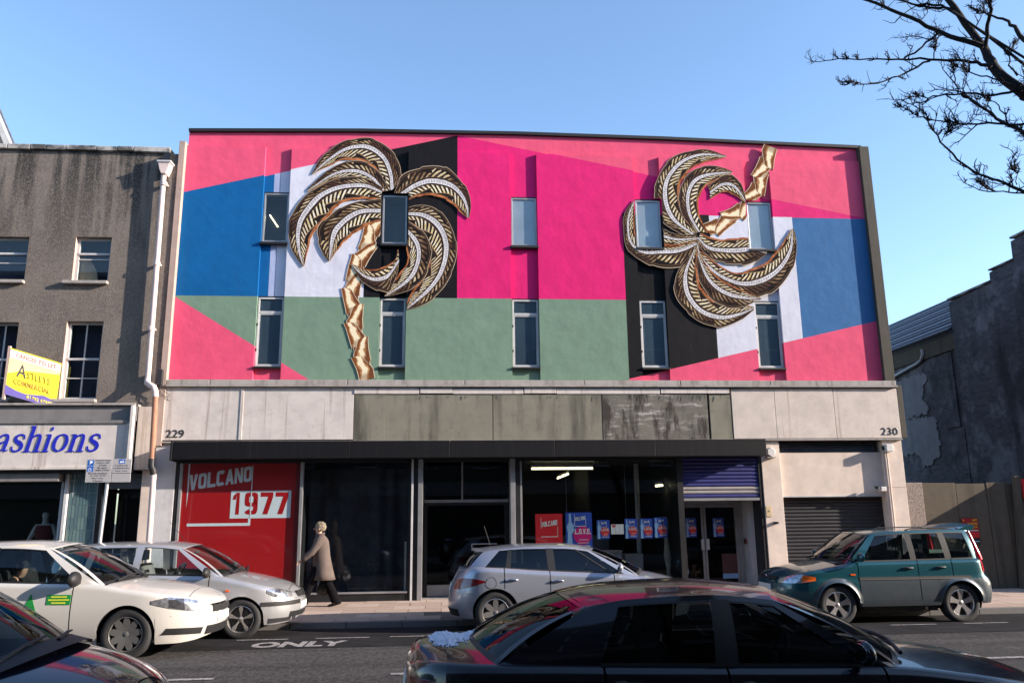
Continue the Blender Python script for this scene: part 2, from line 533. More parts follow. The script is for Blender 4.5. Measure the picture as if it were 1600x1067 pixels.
def text_mesh(body, x0, x1, z0, z1, y, mat, parent=None, name='lettering', bold=.0, depth=.002, shear=0, rot=0, frame=None, spacing=1, align=None):
    """Lettering that fills the box x0..x1, z0..z1 on the plane y (reads from -Y); FRAME moves it elsewhere."""
    cu = bpy.data.curves.new('t', 'FONT'); cu.body = body; cu.size = 1; cu.offset = bold; cu.extrude = .0; cu.shear = shear; cu.space_character = spacing; cu.resolution_u = 3
    if align: cu.align_x = align
    t = bpy.data.objects.new('t', cu); COL.objects.link(t)
    dg = bpy.context.evaluated_depsgraph_get()
    me = bpy.data.meshes.new_from_object(t.evaluated_get(dg)); me.name = name
    bpy.data.objects.remove(t); bpy.data.curves.remove(cu)
    co = np.array([v.co[:] for v in me.vertices])
    lo, hi = co.min(0), co.max(0); sc = hi - lo; sc[sc < 1e-6] = 1
    u = (co - lo) / sc
    X = x0 + u[:, 0] * (x1 - x0); Z = z0 + u[:, 1] * (z1 - z0)
    if rot: Z = Z + (X - x0) * math.tan(rot)
    for i, v in enumerate(me.vertices):
        p = Vector((X[i], y, Z[i])); v.co = frame(p) if frame else p
    bm = bmesh.new(); bm.from_mesh(me)
    if depth:
        r = bmesh.ops.extrude_face_region(bm, geom=bm.faces[:])
        vs = [g for g in r['geom'] if isinstance(g, bmesh.types.BMVert)]
        d = Vector((0, -depth, 0))
        if frame: d = frame(Vector((x0, y - depth, z0))) - frame(Vector((x0, y, z0)))
        bmesh.ops.translate(bm, vec=d, verts=vs)
        bmesh.ops.recalc_face_normals(bm, faces=bm.faces)
    bm.to_mesh(me); bm.free()
    me.materials.clear(); me.materials.append(M[mat] if isinstance(mat, str) else mat)
    o = bpy.data.objects.new(name, me); COL.objects.link(o); adopt(o, parent)
    return o

def clip(poly, a, b, c):
    """The part of POLY (tuples, first two = x,z) where a*x+b*z<=c, and the rest."""
    ins, out = [], []
    n = len(poly)
    for i in range(n):
        p, q = poly[i], poly[(i + 1) % n]
        dp, dq = a * p[0] + b * p[1] - c, a * q[0] + b * q[1] - c
        if abs(dp) < 1e-7: dp = 0.0
        if abs(dq) < 1e-7: dq = 0.0
        if dp <= 0: ins.append(p)
        if dp >= 0: out.append(p)
        if dp * dq < 0:
            t = dp / (dp - dq); r = tuple(x + (y - x) * t for x, y in zip(p, q)); ins.append(r); out.append(r)
    ok = lambda P: len(P) >= 3 and abs(sum(P[i][0] * P[(i + 1) % len(P)][1] - P[(i + 1) % len(P)][0] * P[i][1] for i in range(len(P)))) > 1e-6
    return (ins if ok(ins) else None), (out if ok(out) else None)
def convex_edges(pts):
    ar = sum(pts[i][0] * pts[(i + 1) % len(pts)][1] - pts[(i + 1) % len(pts)][0] * pts[i][1] for i in range(len(pts)))
    if ar < 0: pts = pts[::-1]
    r = []
    for i in range(len(pts)):
        (x0, z0), (x1, z1) = pts[i], pts[(i + 1) % len(pts)]
        a, b = z1 - z0, -(x1 - x0); r.append((a, b, a * x0 + b * z0))
    return r
def cut(polys, region):
    """Each of POLYS split by the convex REGION: (inside, outside)."""
    ins, outs = [], []
    for p in polys:
        cur = p
        for a, b, c in convex_edges(region):
            if cur is None: break
            i, o = clip(cur, a, b, c)
            if o: outs.append(o)
            cur = i
        if cur: ins.append(cur)
    return ins, outs

def _ring(x0, x1, z0, z1, w, h, a0=0, a1=2 * PI, n=20):
    """Quads of a rounded band between an outer oval box and one inset by w, h."""
    cx, cz, rx, rz = (x0 + x1) / 2, (z0 + z1) / 2, (x1 - x0) / 2, (z1 - z0) / 2
    def q(t, ax, az):
        c, s = math.cos(t), math.sin(t); e = .45
        return (cx + ax * math.copysign(abs(c) ** e, c), cz + az * math.copysign(abs(s) ** e, s))
    ts = [a0 + (a1 - a0) * i / n for i in range(n + 1)]
    return [[q(a, rx, rz), q(b, rx, rz), q(b, rx - w, rz - h), q(a, rx - w, rz - h)] for a, b in zip(ts, ts[1:])]
W_ = .33
BLOCK = {                                   # heavy condensed capitals in a unit box
    'V': [[(0, 1), (W_, 1), (.60, 0), (.33, 0)], [(1, 1), (1 - W_, 1), (.40, 0), (.67, 0)]],
    'O': _ring(0, 1, 0, 1, W_, .2), 'L': [[(0, 0), (W_, 0), (W_, 1), (0, 1)], [(W_, 0), (1, 0), (1, .2), (W_, .2)]],
    'C': _ring(0, 1, 0, 1, W_, .2, .55, 2 * PI - .55),
    'A': [[(0, 0), (.30, 0), (.62, 1), (.36, 1)], [(1, 0), (.70, 0), (.38, 1), (.64, 1)], [(.24, .2), (.76, .2), (.70, .38), (.30, .38)]],
    'N': [[(0, 0), (.29, 0), (.29, 1), (0, 1)], [(.71, 0), (1, 0), (1, 1), (.71, 1)], [(0, 1), (.33, 1), (1, 0), (.67, 0)]],
    'E': [[(0, 0), (W_, 0), (W_, 1), (0, 1)], [(W_, 0), (1, 0), (1, .2), (W_, .2)], [(W_, .8), (1, .8), (1, 1), (W_, 1)], [(W_, .41), (.9, .41), (.9, .6), (W_, .6)]],
    '.': [[(0, 0), (1, 0), (1, .2), (0, .2)]],
    '1': [[(.38, 0), (.85, 0), (.85, 1), (.5, 1)], [(.0, .68), (.38, .68), (.5, 1), (.1, .86)]],
    '7': [[(0, .8), (1, .8), (1, 1), (0, 1)], [(.2, 0), (.60, 0), (1, .8), (.60, .8)]],
    '9': _ring(0, 1, .36, 1, .33, .17) + _ring(0, 1, 0, 1, .33, .17, -PI * .82, 0.25),
}
def block_text(word, x0, x1, z0, z1, y, mat, parent, rot=0, name='lettering', gap=.10, frame=None):
    adv = {'.': .34, '1': .8}
    tot = sum(adv.get(c, 1) for c in word) + gap * (len(word) - 1); k = (x1 - x0) / tot; x = x0
    for c in word:
        w = adv.get(c, 1); mb = MB()
        for i, p in enumerate(BLOCK[c]):
            pts = [(x + a * w * k, z0 + b * (z1 - z0)) for a, b in p]
            pts = [(a, b + (a - x0) * math.tan(rot)) for a, b in pts]
            yy = y - .0004 * (i % 4)
            mb.prism(pts, 'y', yy - .001, yy)
        ob(name, mb, mat, parent)
        x += (w + gap) * k
FRONDS=[
('A',[(-1.26,8.86),(-1.31,9.27),(-1.46,9.63),(-1.75,9.86),(-2.05,9.89),(-2.38,9.77),(-2.71,9.51),(-3.03,9.19)],[(-1.07,9.11),(-1.11,9.46),(-1.25,9.73),(-1.49,9.96),(-1.79,10.09),(-2.09,10.07),(-2.41,9.97),(-2.66,9.78),(-2.89,9.51),(-3.04,9.2)],[(-1.47,8.81),(-1.49,9.03),(-1.61,9.28),(-1.82,9.48),(-2.08,9.55),(-2.37,9.55),(-2.62,9.42),(-2.83,9.31),(-3.02,9.18)]),
('A',[(-1.45,8.84),(-1.71,9.13),(-2.01,9.27),(-2.34,9.27),(-2.65,9.14),(-3.11,8.79)],[(-1.34,8.9),(-1.56,9.26),(-1.86,9.49),(-2.16,9.53),(-2.5,9.41),(-2.78,9.2),(-3.12,8.83)],[(-1.53,8.78),(-1.81,9.0),(-2.15,9.1),(-2.44,9.1),(-2.73,8.98),(-3.1,8.77)]),
('A',[(-1.49,8.8),(-1.81,8.94),(-2.14,8.95),(-2.52,8.87),(-2.85,8.69),(-3.08,8.41),(-3.24,8.1),(-3.28,7.74),(-3.23,7.39),(-3.13,7.05)],[(-1.47,8.91),(-1.81,9.1),(-2.15,9.15),(-2.53,9.07),(-2.9,8.88),(-3.22,8.59),(-3.43,8.23),(-3.49,7.87),(-3.39,7.44),(-3.14,7.04)],[(-1.5,8.62),(-1.84,8.63),(-2.18,8.6),(-2.5,8.42),(-2.62,8.19),(-2.86,7.96),(-3.0,7.66),(-3.06,7.35),(-3.11,7.05)]),
('A',[(-1.48,8.35),(-1.88,8.35),(-2.12,8.25),(-2.37,8.02),(-2.5,7.76),(-2.58,7.18)],[(-1.48,8.63),(-1.88,8.58),(-2.26,8.47),(-2.58,8.24),(-2.85,7.93),(-2.82,7.62),(-2.73,7.36),(-2.6,7.17)],[(-1.48,8.12),(-1.74,8.04),(-2.03,7.85),(-2.23,7.67),(-2.43,7.41),(-2.56,7.19)]),
('A',[(-1.13,8.72),(-0.92,8.84),(-0.71,8.98),(-0.45,9.08),(-0.15,9.06),(0.11,8.96),(0.3,8.75),(0.41,8.48),(0.43,8.22)],[(-1.21,8.79),(-1.05,9.18),(-0.75,9.36),(-0.28,9.45),(-0.02,9.38),(0.23,9.15),(0.41,8.89),(0.49,8.57),(0.45,8.21)],[(-1.04,8.6),(-0.91,8.63),(-0.62,8.73),(-0.32,8.74),(-0.06,8.65),(0.11,8.52),(0.28,8.34),(0.42,8.23)]),
('A',[(-0.95,8.3),(-0.57,8.28),(-0.27,8.11),(-0.08,7.8),(-0.04,7.44),(-0.14,7.0),(-0.38,6.61),(-0.89,6.12)],[(-0.95,8.45),(-0.53,8.5),(-0.23,8.39),(0.02,8.07),(0.16,7.67),(0.16,7.27),(0.03,6.87),(-0.18,6.52),(-0.5,6.24),(-0.87,6.11)],[(-0.95,8.12),(-0.73,7.96),(-0.5,7.61),(-0.44,7.26),(-0.52,6.91),(-0.72,6.6),(-0.87,6.34),(-0.9,6.13)]),
('A',[(-0.94,7.94),(-0.71,7.65),(-0.65,7.34),(-0.73,6.99),(-0.92,6.73),(-1.37,6.39)],[(-0.95,8.15),(-0.57,7.88),(-0.39,7.53),(-0.42,7.17),(-0.54,6.82),(-0.76,6.6),(-1.04,6.47),(-1.36,6.38)],[(-0.94,7.61),(-0.89,7.21),(-1.01,6.99),(-1.17,6.77),(-1.29,6.55),(-1.38,6.4)]),
('A',[(-1.08,7.21),(-1.34,6.85),(-1.63,6.78),(-1.88,6.89),(-2.09,7.1)],[(-1.09,6.99),(-1.25,6.55),(-1.41,6.51),(-1.66,6.59),(-1.89,6.76),(-2.09,7.09)],[(-1.1,7.47),(-1.18,7.21),(-1.43,7.05),(-1.71,6.99),(-1.92,7.06),(-2.08,7.11)]),
('B',[(5.54,7.92),(5.1,8.28),(4.93,8.7),(4.95,9.12),(5.12,9.45),(5.45,9.75),(5.87,9.89),(6.43,9.86)],[(5.45,7.83),(4.83,8.21),(4.69,8.69),(4.71,9.06),(4.93,9.54),(5.23,9.84),(5.6,9.97),(6.01,10.01),(6.44,9.87)],[(5.59,8.01),(5.37,8.33),(5.27,8.75),(5.29,9.12),(5.51,9.46),(5.81,9.66),(6.13,9.76),(6.44,9.84)]),
('B',[(5.66,7.99),(5.48,8.38),(5.45,8.8),(5.56,9.13),(5.78,9.32),(6.15,9.41),(6.55,9.46)],[(5.59,7.95),(5.28,8.47),(5.28,8.98),(5.46,9.33),(5.75,9.55),(6.17,9.61),(6.56,9.48)],[(5.88,7.97),(5.78,8.16),(5.69,8.48),(5.73,8.85),(5.92,9.12),(6.24,9.31),(6.55,9.44)]),
('B',[(5.99,8.95),(6.27,9.14),(6.52,9.14),(6.69,8.97),(6.83,8.71)],[(5.95,9.09),(6.29,9.35),(6.52,9.39),(6.74,9.17),(6.84,8.73)],[(5.98,8.79),(6.3,8.97),(6.53,8.91),(6.7,8.8),(6.82,8.7)]),
('B',[(5.6,7.72),(5.19,7.56),(4.79,7.52),(4.35,7.49),(4.08,7.72),(4.03,8.08),(4.08,8.4),(4.21,8.71)],[(5.58,7.51),(5.35,7.23),(4.77,7.13),(4.3,7.29),(3.99,7.58),(3.93,8.12),(4.0,8.45),(4.2,8.73)],[(5.56,7.81),(5.15,7.64),(4.8,7.64),(4.36,7.67),(4.2,7.9),(4.18,8.17),(4.21,8.45),(4.22,8.7)]),
('B',[(4.79,7.89),(5.16,7.8),(5.65,7.83)],[(4.8,8.05),(5.16,7.92),(5.61,7.92)],[(4.78,7.66),(5.15,7.66),(5.6,7.76)]),
('B',[(5.65,7.83),(5.85,7.61),(6.16,7.56),(6.52,7.56),(6.88,7.6),(7.21,7.5)],[(5.6,7.72),(5.88,7.38),(6.36,7.24),(6.81,7.25),(7.21,7.48)],[(5.7,7.96),(5.92,7.86),(6.18,7.81),(6.54,7.85),(6.9,7.83),(7.22,7.52)]),
('B',[(5.6,7.67),(5.68,7.38),(5.95,7.06),(6.33,6.84),(6.73,6.78),(7.14,6.9),(7.52,7.18),(7.78,7.59),(7.87,8.1)],[(5.58,7.6),(5.58,7.33),(5.85,6.91),(6.27,6.61),(6.79,6.46),(7.29,6.61),(7.69,7.0),(7.88,7.41),(7.94,7.82),(7.89,8.11)],[(5.64,7.74),(5.67,7.54),(5.97,7.29),(6.39,7.03),(6.84,7.12),(7.21,7.31),(7.51,7.63),(7.72,7.91),(7.86,8.11)]),
('B',[(5.53,7.56),(5.3,7.01),(5.29,6.61),(5.42,6.3),(5.67,6.08),(6.05,5.98),(6.45,6.05),(6.85,6.22)],[(5.47,7.51),(5.16,7.1),(5.03,6.74),(5.08,6.39),(5.32,6.08),(5.61,5.86),(6.0,5.77),(6.44,5.91),(6.85,6.2)],[(5.59,7.56),(5.56,7.1),(5.62,6.7),(5.82,6.44),(6.16,6.3),(6.52,6.3),(6.84,6.23)]),
('B',[(5.6,7.47),(5.77,6.97),(5.97,6.71),(6.27,6.53),(6.7,6.44),(6.99,6.44)],[(5.57,7.38),(5.61,6.84),(5.93,6.35),(6.42,6.21),(7.0,6.42)],[(5.63,7.47),(5.83,7.15),(6.03,6.91),(6.45,6.67),(6.98,6.46)]),
]
T1= [(-1.56, 8.14), (-1.85, 7.38), (-2.03, 6.9), (-2.07, 6.42), (-2.01, 5.95), (-1.94, 5.49), (-1.82, 5.09), (-1.7, 4.58)]
T2= [(5.88, 8.02), (6.21, 8.21), (6.58, 8.45), (6.88, 8.74), (7.08, 9.02), (7.22, 9.36), (7.37, 9.75), (7.53, 10.13)]

# ------------------------------------------------------------------ ground, road, pavements
def road_z(y):
    return float(np.interp(y, [-13.6, -13.3, -11.5, -8, -6.3, -4.2, -2.6, -2.2], [-.065, -.065, -.045, .0, .004, -.03, -.065, -.065]))
def pave_z(y): return .115 + .03 * max(-2.6, min(0, y))

kind(ob('ground', MB().grid([[(x, y, -.25) for x in (-900, 900)] for y in (-900, 900)]), 'asphalt'))
ys = [-13.45, -13, -12, -11, -10, -9, -8, -7, -6, -5, -4, -3.3, -2.5]
road = kind(ob('road', MB().grid([[(x, y, road_z(y)) for x in (-80, -40, -20, -10, 0, 10, 20, 40, 80)] for y in ys]), 'asphalt', smooth=180))
pav = kind(ob('pavement', MB().grid([[(x, y, pave_z(y) - .03) for x in (-80, 0, 80)] for y in (-2.62, 0, .05)] ).box(-80, 80, .05, 1.2, -.1, .085), 'joint'))
npav = kind(ob('near_pavement', MB().box(-80, 80, -19.2, -13.55, -.2, .06), 'kerb'))
me_slab = [MB().box(-.295, .295, -.2135, .2135, -.06, 0).mesh('paving_slab', ['slab', 'slab_b'][k % 2]) for k in range(2)]
for r in range(6):
    yc = -2.6 + .22 + r * .435
    for k in range(50):
        x = -11.2 + .6 * k + (.3 if r % 2 else 0)
        if -11 < x < -4.9 and r > 0: continue
        if -.2 < x < 4.6 and r < 2: continue
        p = piece('paving_slab', me_slab[rnd.random() < .35], pav, (x, yc, pave_z(yc) + rnd.uniform(-.003, .003)), (math.atan(.03) + rnd.uniform(-.004, .004), rnd.uniform(-.004, .004), 0))
me_k = MB().box(-.452, .452, -.07, .07, -.25, 0).mesh('kerb_stone', 'kerb')
kerb = kind(ob('kerb', MB().box(-80, 80, -2.72, -2.64, -.3, -.03), 'joint'))
for k in range(34):
    p = piece('kerb_stone', me_k, kerb, (-15 + k * .92, -2.695, .037 + rnd.uniform(-.004, .004)), (0, 0, rnd.uniform(-.004, .004)))
kind(ob('near_kerb', MB().box(-80, 80, -13.56, -13.42, -.3, .062), 'kerb'))

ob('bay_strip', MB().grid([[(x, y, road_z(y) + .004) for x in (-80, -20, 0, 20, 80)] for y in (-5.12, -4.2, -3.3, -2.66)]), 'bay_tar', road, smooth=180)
def mark(name, x0, x1, y0, y1):
    return ob(name, MB().grid([[(x, y, road_z(y) + .009) for x in (x0, x1)] for y in (y0, y1)]), 'road_paint', road)
for x0, x1, y in [(-5.6, -4.3, -4.12), (-3.1, -2.35, -4.10), (-1.95, -1.15, -4.10), (-.85, .3, -4.10), (1.6, 2.5, -4.1), (3.4, 4.4, -4.1), (5.6, 6.4, -4.1), (7.0, 7.75, -4.1), (8.2, 8.95, -4.1), (10.2, 11.4, -4.1)]:
    mark('bay_dash', x0, x1, y - .035, y + .035)
for x0, x1 in [(-9.6, -7.6), (-4.6, -2.55), (-.62, 1.4), (3.3, 5.2), (6.35, 8.6), (10.6, 12.6)]:
    mark('lane_dash', x0, x1, -7.36, -7.26)
text_mesh('ONLY', -2.74, -1.42, -5.0, -4.42, 0, 'road_paint', road, 'road_lettering', bold=.045, depth=0, frame=lambda p: Vector((p.x, p.z, road_z(p.z) + .009)))

# ------------------------------------------------------------------ building with the mural
mural = thing('mural_building', 'flat-roofed shop building painted with pink, blue, green and black blocks', 'building', (2, 0, .1))
REC = [(-4.07, -3.50), (-1.48, -.91), (1.38, 1.985), (4.22, 4.83), (6.83, 7.44)]
BAYS = [(-5.77, -4.07), (-3.50, -1.48), (-.91, 1.38), (1.985, 4.22), (4.83, 6.83), (7.44, 9.75)]
GT = 6.38
REGIONS = [
    ('coral', [(-5.9, 6.43), (-2.72, 4.46), (-5.9, 4.46)]),
    ('green', [(-5.9, 4.3), (3.92, 4.3), (3.92, GT), (-5.9, GT)]),
    ('coral', [(3.92, 4.3), (9.95, 4.3), (9.95, 6.01), (3.92, 4.61)]),
    ('black', [(3.92, 4.4), (5.93, 4.4), (5.93, 8.41), (3.92, 8.41)]),
    ('white', [(5.93, 4.8), (7.89, 4.8), (7.89, 8.39), (5.93, 8.39)]),
    ('blue_r', [(7.89, 4.8), (9.95, 4.8), (9.95, 8.38), (7.89, 8.38)]),
    ('magenta', [(.19, 4.4), (9.95, 4.4), (9.95, 8.335), (.19, 10.25)]),
    ('stripe', [(-3.86, GT), (-3.72, GT), (-3.72, 9.245), (-3.86, 9.208)]),
    ('blue', [(-5.95, GT), (-3.86, GT), (-3.86, 9.208), (-5.95, 8.67)]),
    ('white', [(-3.86, GT), (-1.83, GT), (-1.83, 9.735), (-3.86, 9.208)]),
    ('black', [(-1.83, GT), (.19, GT), (.19, 10.25), (-1.83, 9.735)]),
]
PAINTS = ['coral', 'magenta', 'blue', 'blue_r', 'green', 'white', 'black', 'stripe']
def painted(poly, y, mb, rim=None):
    """Colours a flat polygon (x, z) of the wall by the mural's regions; RIM = (x0, x1, z0, z1, depth) adds returns on its border."""
    rest = poly
    todo = []
    for col, reg in REGIONS:
        ins, rest = cut(rest, reg)
        todo += [(col, p) for p in ins]
    todo += [('coral', p) for p in rest]
    for col, p in todo:
        mi = PAINTS.index(col)
        n = len(p)
        mb.add([(q[0], y, q[1]) for q in p], [tuple(range(n))], mi)
        if rim:
            x0, x1, z0, z1, d = rim
            for i in range(n):
                a, b = p[i], p[(i + 1) % n]
                on = any(abs(a[k] - w) < 1e-4 and abs(b[k] - w) < 1e-4 for k, w in ((0, x0), (0, x1), (1, z0), (1, z1)))
                if on: mb.add([(a[0], y, a[1]), (b[0], y, b[1]), (b[0], y + d, b[1]), (a[0], y + d, a[1])], [(0, 1, 2, 3)], mi)
WIN = []                                     # the ten window holes: x0, x1, z0, z1, recess index, row
for k, (a, b) in enumerate(REC):
    WIN.append((a + .015, b - .015, 7.60, 8.75, k, 0)); WIN.append((a + .015, b - .015, 4.86, 6.37, k, 1))
top = [(-5.77, 10.16), (-2, 10.26), (1.5, 10.29), (5, 10.26), (9.75, 10.16)]
wall = [[(-5.77, 4.56)] + [(9.75, 4.56)] + top[::-1]]
for w in WIN:
    _, wall = cut(wall, [(w[0], w[2]), (w[1], w[2]), (w[1], w[3]), (w[0], w[3])])
mb = MB(); painted(wall, .065, mb)
ob('upper_wall', mb, PAINTS, mural)
for a, b in BAYS:
    mb = MB(); painted([[(a, 4.58), (b, 4.58), (b, 9.82), (a, 9.82)]], 0, mb, (a, b, 4.58, 9.82, .065))
    ob('wall_panel', mb, PAINTS, mural)
mb = MB()
mb.box(-5.77, 9.75, .4, 9.0, 3.0, 10.05).box(-5.77, 9.75, 4.4, 9.0, .1, 2.99); ob('building_core', mb, 'shop_black', mural)
mb = MB()
for i in range(4):
    (xa, za), (xb, zb) = top[i], top[i + 1]
    mb.prism([(xa, za - .0), (xb, zb - .0), (xb, zb + .07), (xa, za + .07)], 'y', .0, .5)
ob('roof_edge', mb, 'black_plastic', mural)
bx('end_fin', -5.9, -5.772, -.13, .3, 3.2, 9.86, 'fin_tan', mural, .006)
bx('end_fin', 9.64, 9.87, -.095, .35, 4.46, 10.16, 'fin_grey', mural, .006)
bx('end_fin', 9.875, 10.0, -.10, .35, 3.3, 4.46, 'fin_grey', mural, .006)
bx('flue_box', 9.86, 10.16, .5, 1.2, 8.6, 9.75, 'fin_tan', mural, .01)
# windows
def mural_window(x0, x1, z0, z1, k, row):
    y = .075
    f = MB(); t = .035
    fr = 'frame_grey' if row == 0 else 'frame_white'
    f.box(x0, x1, y - .02, y + .09, z1 - t, z1).box(x0, x1, y - .02, y + .09, z0, z0 + t)
    f.box(x0, x0 + t, y - .02, y + .09, z0 + t, z1 - t).box(x1 - t, x1, y - .02, y + .09, z0 + t, z1 - t)
    if row == 1: f.box(x0 + t, x1 - t, y - .02, y + .07, 6.02, 6.07)
    w = ob('window', f, fr, mural, bevel=.004)
    s = t + .002
    if row == 0:
        bx('sash', x0 + s, x1 - s, y - .012, y + .01, z0 + s, z0 + s + .022, 'frame_grey', w)
        bx('pane', x0 + s, x1 - s, y - .002, y + .002, z0 + s + .024, z1 - s, 'glass', w)
        if k < 2:
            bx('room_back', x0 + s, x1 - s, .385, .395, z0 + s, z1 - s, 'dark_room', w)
        else: bx('blind', x0 + s, x1 - s, y + .006, y + .01, z0 + s + .024, z1 - s, 'blind_pale', w)
        if k == 0:
            ob('lamp_tube', MB().tube([(x0 + .07, .36, 8.36), (x0 + .26, .36, 8.08)], .014, 6), 'tube', w)
        bx('sill', x0 - .03, x1 + .03, -.045, y - .021, z0 - .055, z0 - .004, 'black_plastic', w, .004)
    else:
        bx('pane', x0 + s, x1 - s, y + .0, y + .004, z0 + s, 6.018, 'glass', w)
        bx('pane', x0 + s, x1 - s, y + .0, y + .004, 6.072, z1 - s, 'glass', w)
        bx('blind', x0 + s, x1 - s, y + .008, y + .012, z0 + s, 6.018, 'blind_mid', w)
        bx('blind', x0 + s, x1 - s, y + .008, y + .012, 6.072, z1 - s, 'blind_mid', w)
        f2 = MB().box(x0 + s + .018, x1 - s - .018, y - .012, y - .001, z0 + s, z0 + s + .022).box(x0 + s + .018, x1 - s - .018, y - .012, y - .001, 5.99, 6.016)
        f2.box(x0 + s, x0 + s + .018, y - .012, y - .001, z0 + s, 6.016).box(x1 - s - .018, x1 - s, y - .012, y - .001, z0 + s, 6.016)
        ob('sash', f2, 'frame_white', w)
        bx('sill', x0 - .02, x1 + .02, -.035, y - .021, z0 - .045, z0 - .004, 'black_plastic', w, .004)
        for zz in (5.2, 5.75): bx('hinge', x0 + .003, x0 + .02, y - .045, y - .021, zz, zz + .05, 'dark_metal', w)
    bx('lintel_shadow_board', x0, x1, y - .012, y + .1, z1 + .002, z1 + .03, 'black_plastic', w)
for w in WIN: mural_window(*w)
# ledge and fascia
mb = MB()
xs = [-5.77, -4.9, -2.1, .35, 2.9, 5.0, 7.0, 9.87]
for a, b in zip(xs, xs[1:]): mb = MB().box(a + .004, b - .004, -.13, .3, 4.45, 4.555); ob('ledge_stone', mb, 'concrete', mural, bevel=.012)
bx('ledge_flashing', -5.77, 9.87, -.17, -.0, 4.405, 4.447, 'concrete', mural, .006)
def fpanel(x0, x1, z0, z1, mat, y=-.1, d=.05): return bx('fascia_panel', x0, x1, y, y + d, z0, z1, mat, mural, .004)
bx('fascia_backing', -5.8, 9.87, -.045, .3, 3.26, 4.404, 'shop_black', mural)
for a, b in [(-5.79, -4.235), (-4.225, -1.955)]: fpanel(a, b, 3.315, 4.40, 'fascia_white')
bx('joint_strip', -4.26, -4.20, -.112, -.1005, 3.315, 4.40, 'fascia_white', mural, .003)
for i, (a, b) in enumerate([(-1.95, -.6), (-.58, .1), (.11, 1.6), (1.62, 2.3), (2.31, 4.55), (4.57, 6.08)]):
    fpanel(a, b, 4.262 + .01 * (i % 2), 4.39 - .006 * (i % 3), 'fascia_white', -.115 - .006 * (i % 2))
for a, b, mt, dy in [(-1.95, -1.30, 'board_green', 0), (-1.297, .94, 'board_green', .004), (.955, 3.28, 'board_green', 0), (3.285, 5.58, 'board_peel', -.006), (5.63, 6.10, 'board_green', .008)]:
    fpanel(a, b, 3.29, 4.245, mt, -.1 + dy)
fpanel(6.125, 7.08, 3.30, 4.38, 'fascia_cream', -.1); fpanel(7.086, 8.405, 3.30, 4.38, 'fascia_cream', -.102); fpanel(8.415, 9.87, 3.30, 4.385, 'fascia_cream', -.1)
bx('fascia_trim', -5.8, 9.87, -.125, -.0, 3.255, 3.288, 'concrete', mural, .004)
mb = MB()
for k in range(24):
    x = rnd.uniform(-1.6, 6); z = 4.255
    mb.tube([(x, -.13, z), (x + rnd.uniform(-.02, .02), -.135, z - rnd.uniform(.03, .12))], .003, 5)
kind(ob('hanging_fibre', mb, 'dark_metal', mural), 'stuff')
text_mesh('229', -5.70, -5.34, 3.365, 3.525, -.1005, 'black_print', mural, 'house_number', bold=.004, depth=.008)
text_mesh('230', 9.42, 9.80, 3.365, 3.525, -.1005, 'black_print', mural, 'house_number', bold=.004, depth=.008)
# canopy
cx = [-5.42, -3.9, -1.95, .05, 2.2, 4.3, 6.66]
for a, b in zip(cx, cx[1:]): bx('canopy_panel', a + .003, b - .003, -.50, .04, 2.905, 3.25, 'canopy', mural, .006)
mb = MB().box(-5.46, -5.422, -.52, .04, 2.87, 3.25); ob('canopy_end', mb, 'shop_black', mural, bevel=.004)
# ground floor piers and frames
bx('pier', -5.90, -5.47, -.06, .35, .08, 3.25, 'white_pillar', mural, .008)
bx('frame_post', -5.46, -5.385, -.05, .1, .1, 2.9, 'shop_black', mural)
Y0 = -.02
bx('frame_post', -5.383, -5.33, Y0 - .04, Y0 + .05, .28, 2.86, 'frame_grey', mural, .004)
bx('frame_post', -2.985, -2.925, Y0 - .06, Y0 + .05, .28, 2.86, 'frame_grey', mural, .004)
bx('frame_post', -.79, -.74, Y0 - .05, Y0 + .05, .1, 2.9, 'shop_black', mural)
bx('frame_post', -.735, -.695, Y0 - .09, Y0 + .05, .1, 2.9, 'frame_white', mural, .003)
bx('frame_post', -.69, -.60, Y0 - .07, Y0 + .3, .1, 2.9, 'shop_black', mural)
bx('frame_post', -.595, -.50, Y0 - .10, Y0 + .1, .1, 2.9, 'frame_grey', mural, .003)
bx('frame_post', 1.30, 1.40, Y0 - .10, Y0 + .35, .1, 2.9, 'frame_grey', mural, .004)
bx('frame_post', 1.405, 1.50, Y0 - .06, Y0 + .2, .1, 2.9, 'shop_black', mural)
bx('frame_post', 1.505, 1.545, Y0 - .05, Y0 + .05, .28, 2.9, 'frame_grey', mural, .003)
bx('frame_post', 4.83, 4.95, Y0 - .08, Y0 + .6, .1, 2.9, 'shop_black', mural)
bx('stall_riser', -5.383, -.795, Y0 - .06, Y0 + .05, .09, .255, 'shop_black', mural)
bx('window_rail', -5.33, -.795, Y0 - .08, Y0 + .05, .257, .29, 'frame_grey', mural, .003)
bx('stall_riser', 1.505, 4.83, Y0 - .06, Y0 + .05, .09, .27, 'shop_black', mural)
bx('header', -5.383, 4.95, Y0 - .05, Y0 + .1, 2.85, 2.9, 'shop_black', mural)
bx('blind_strip', -.86, -.82, Y0 + .03, Y0 + .05, .29, 1.25, 'frame_white', mural)
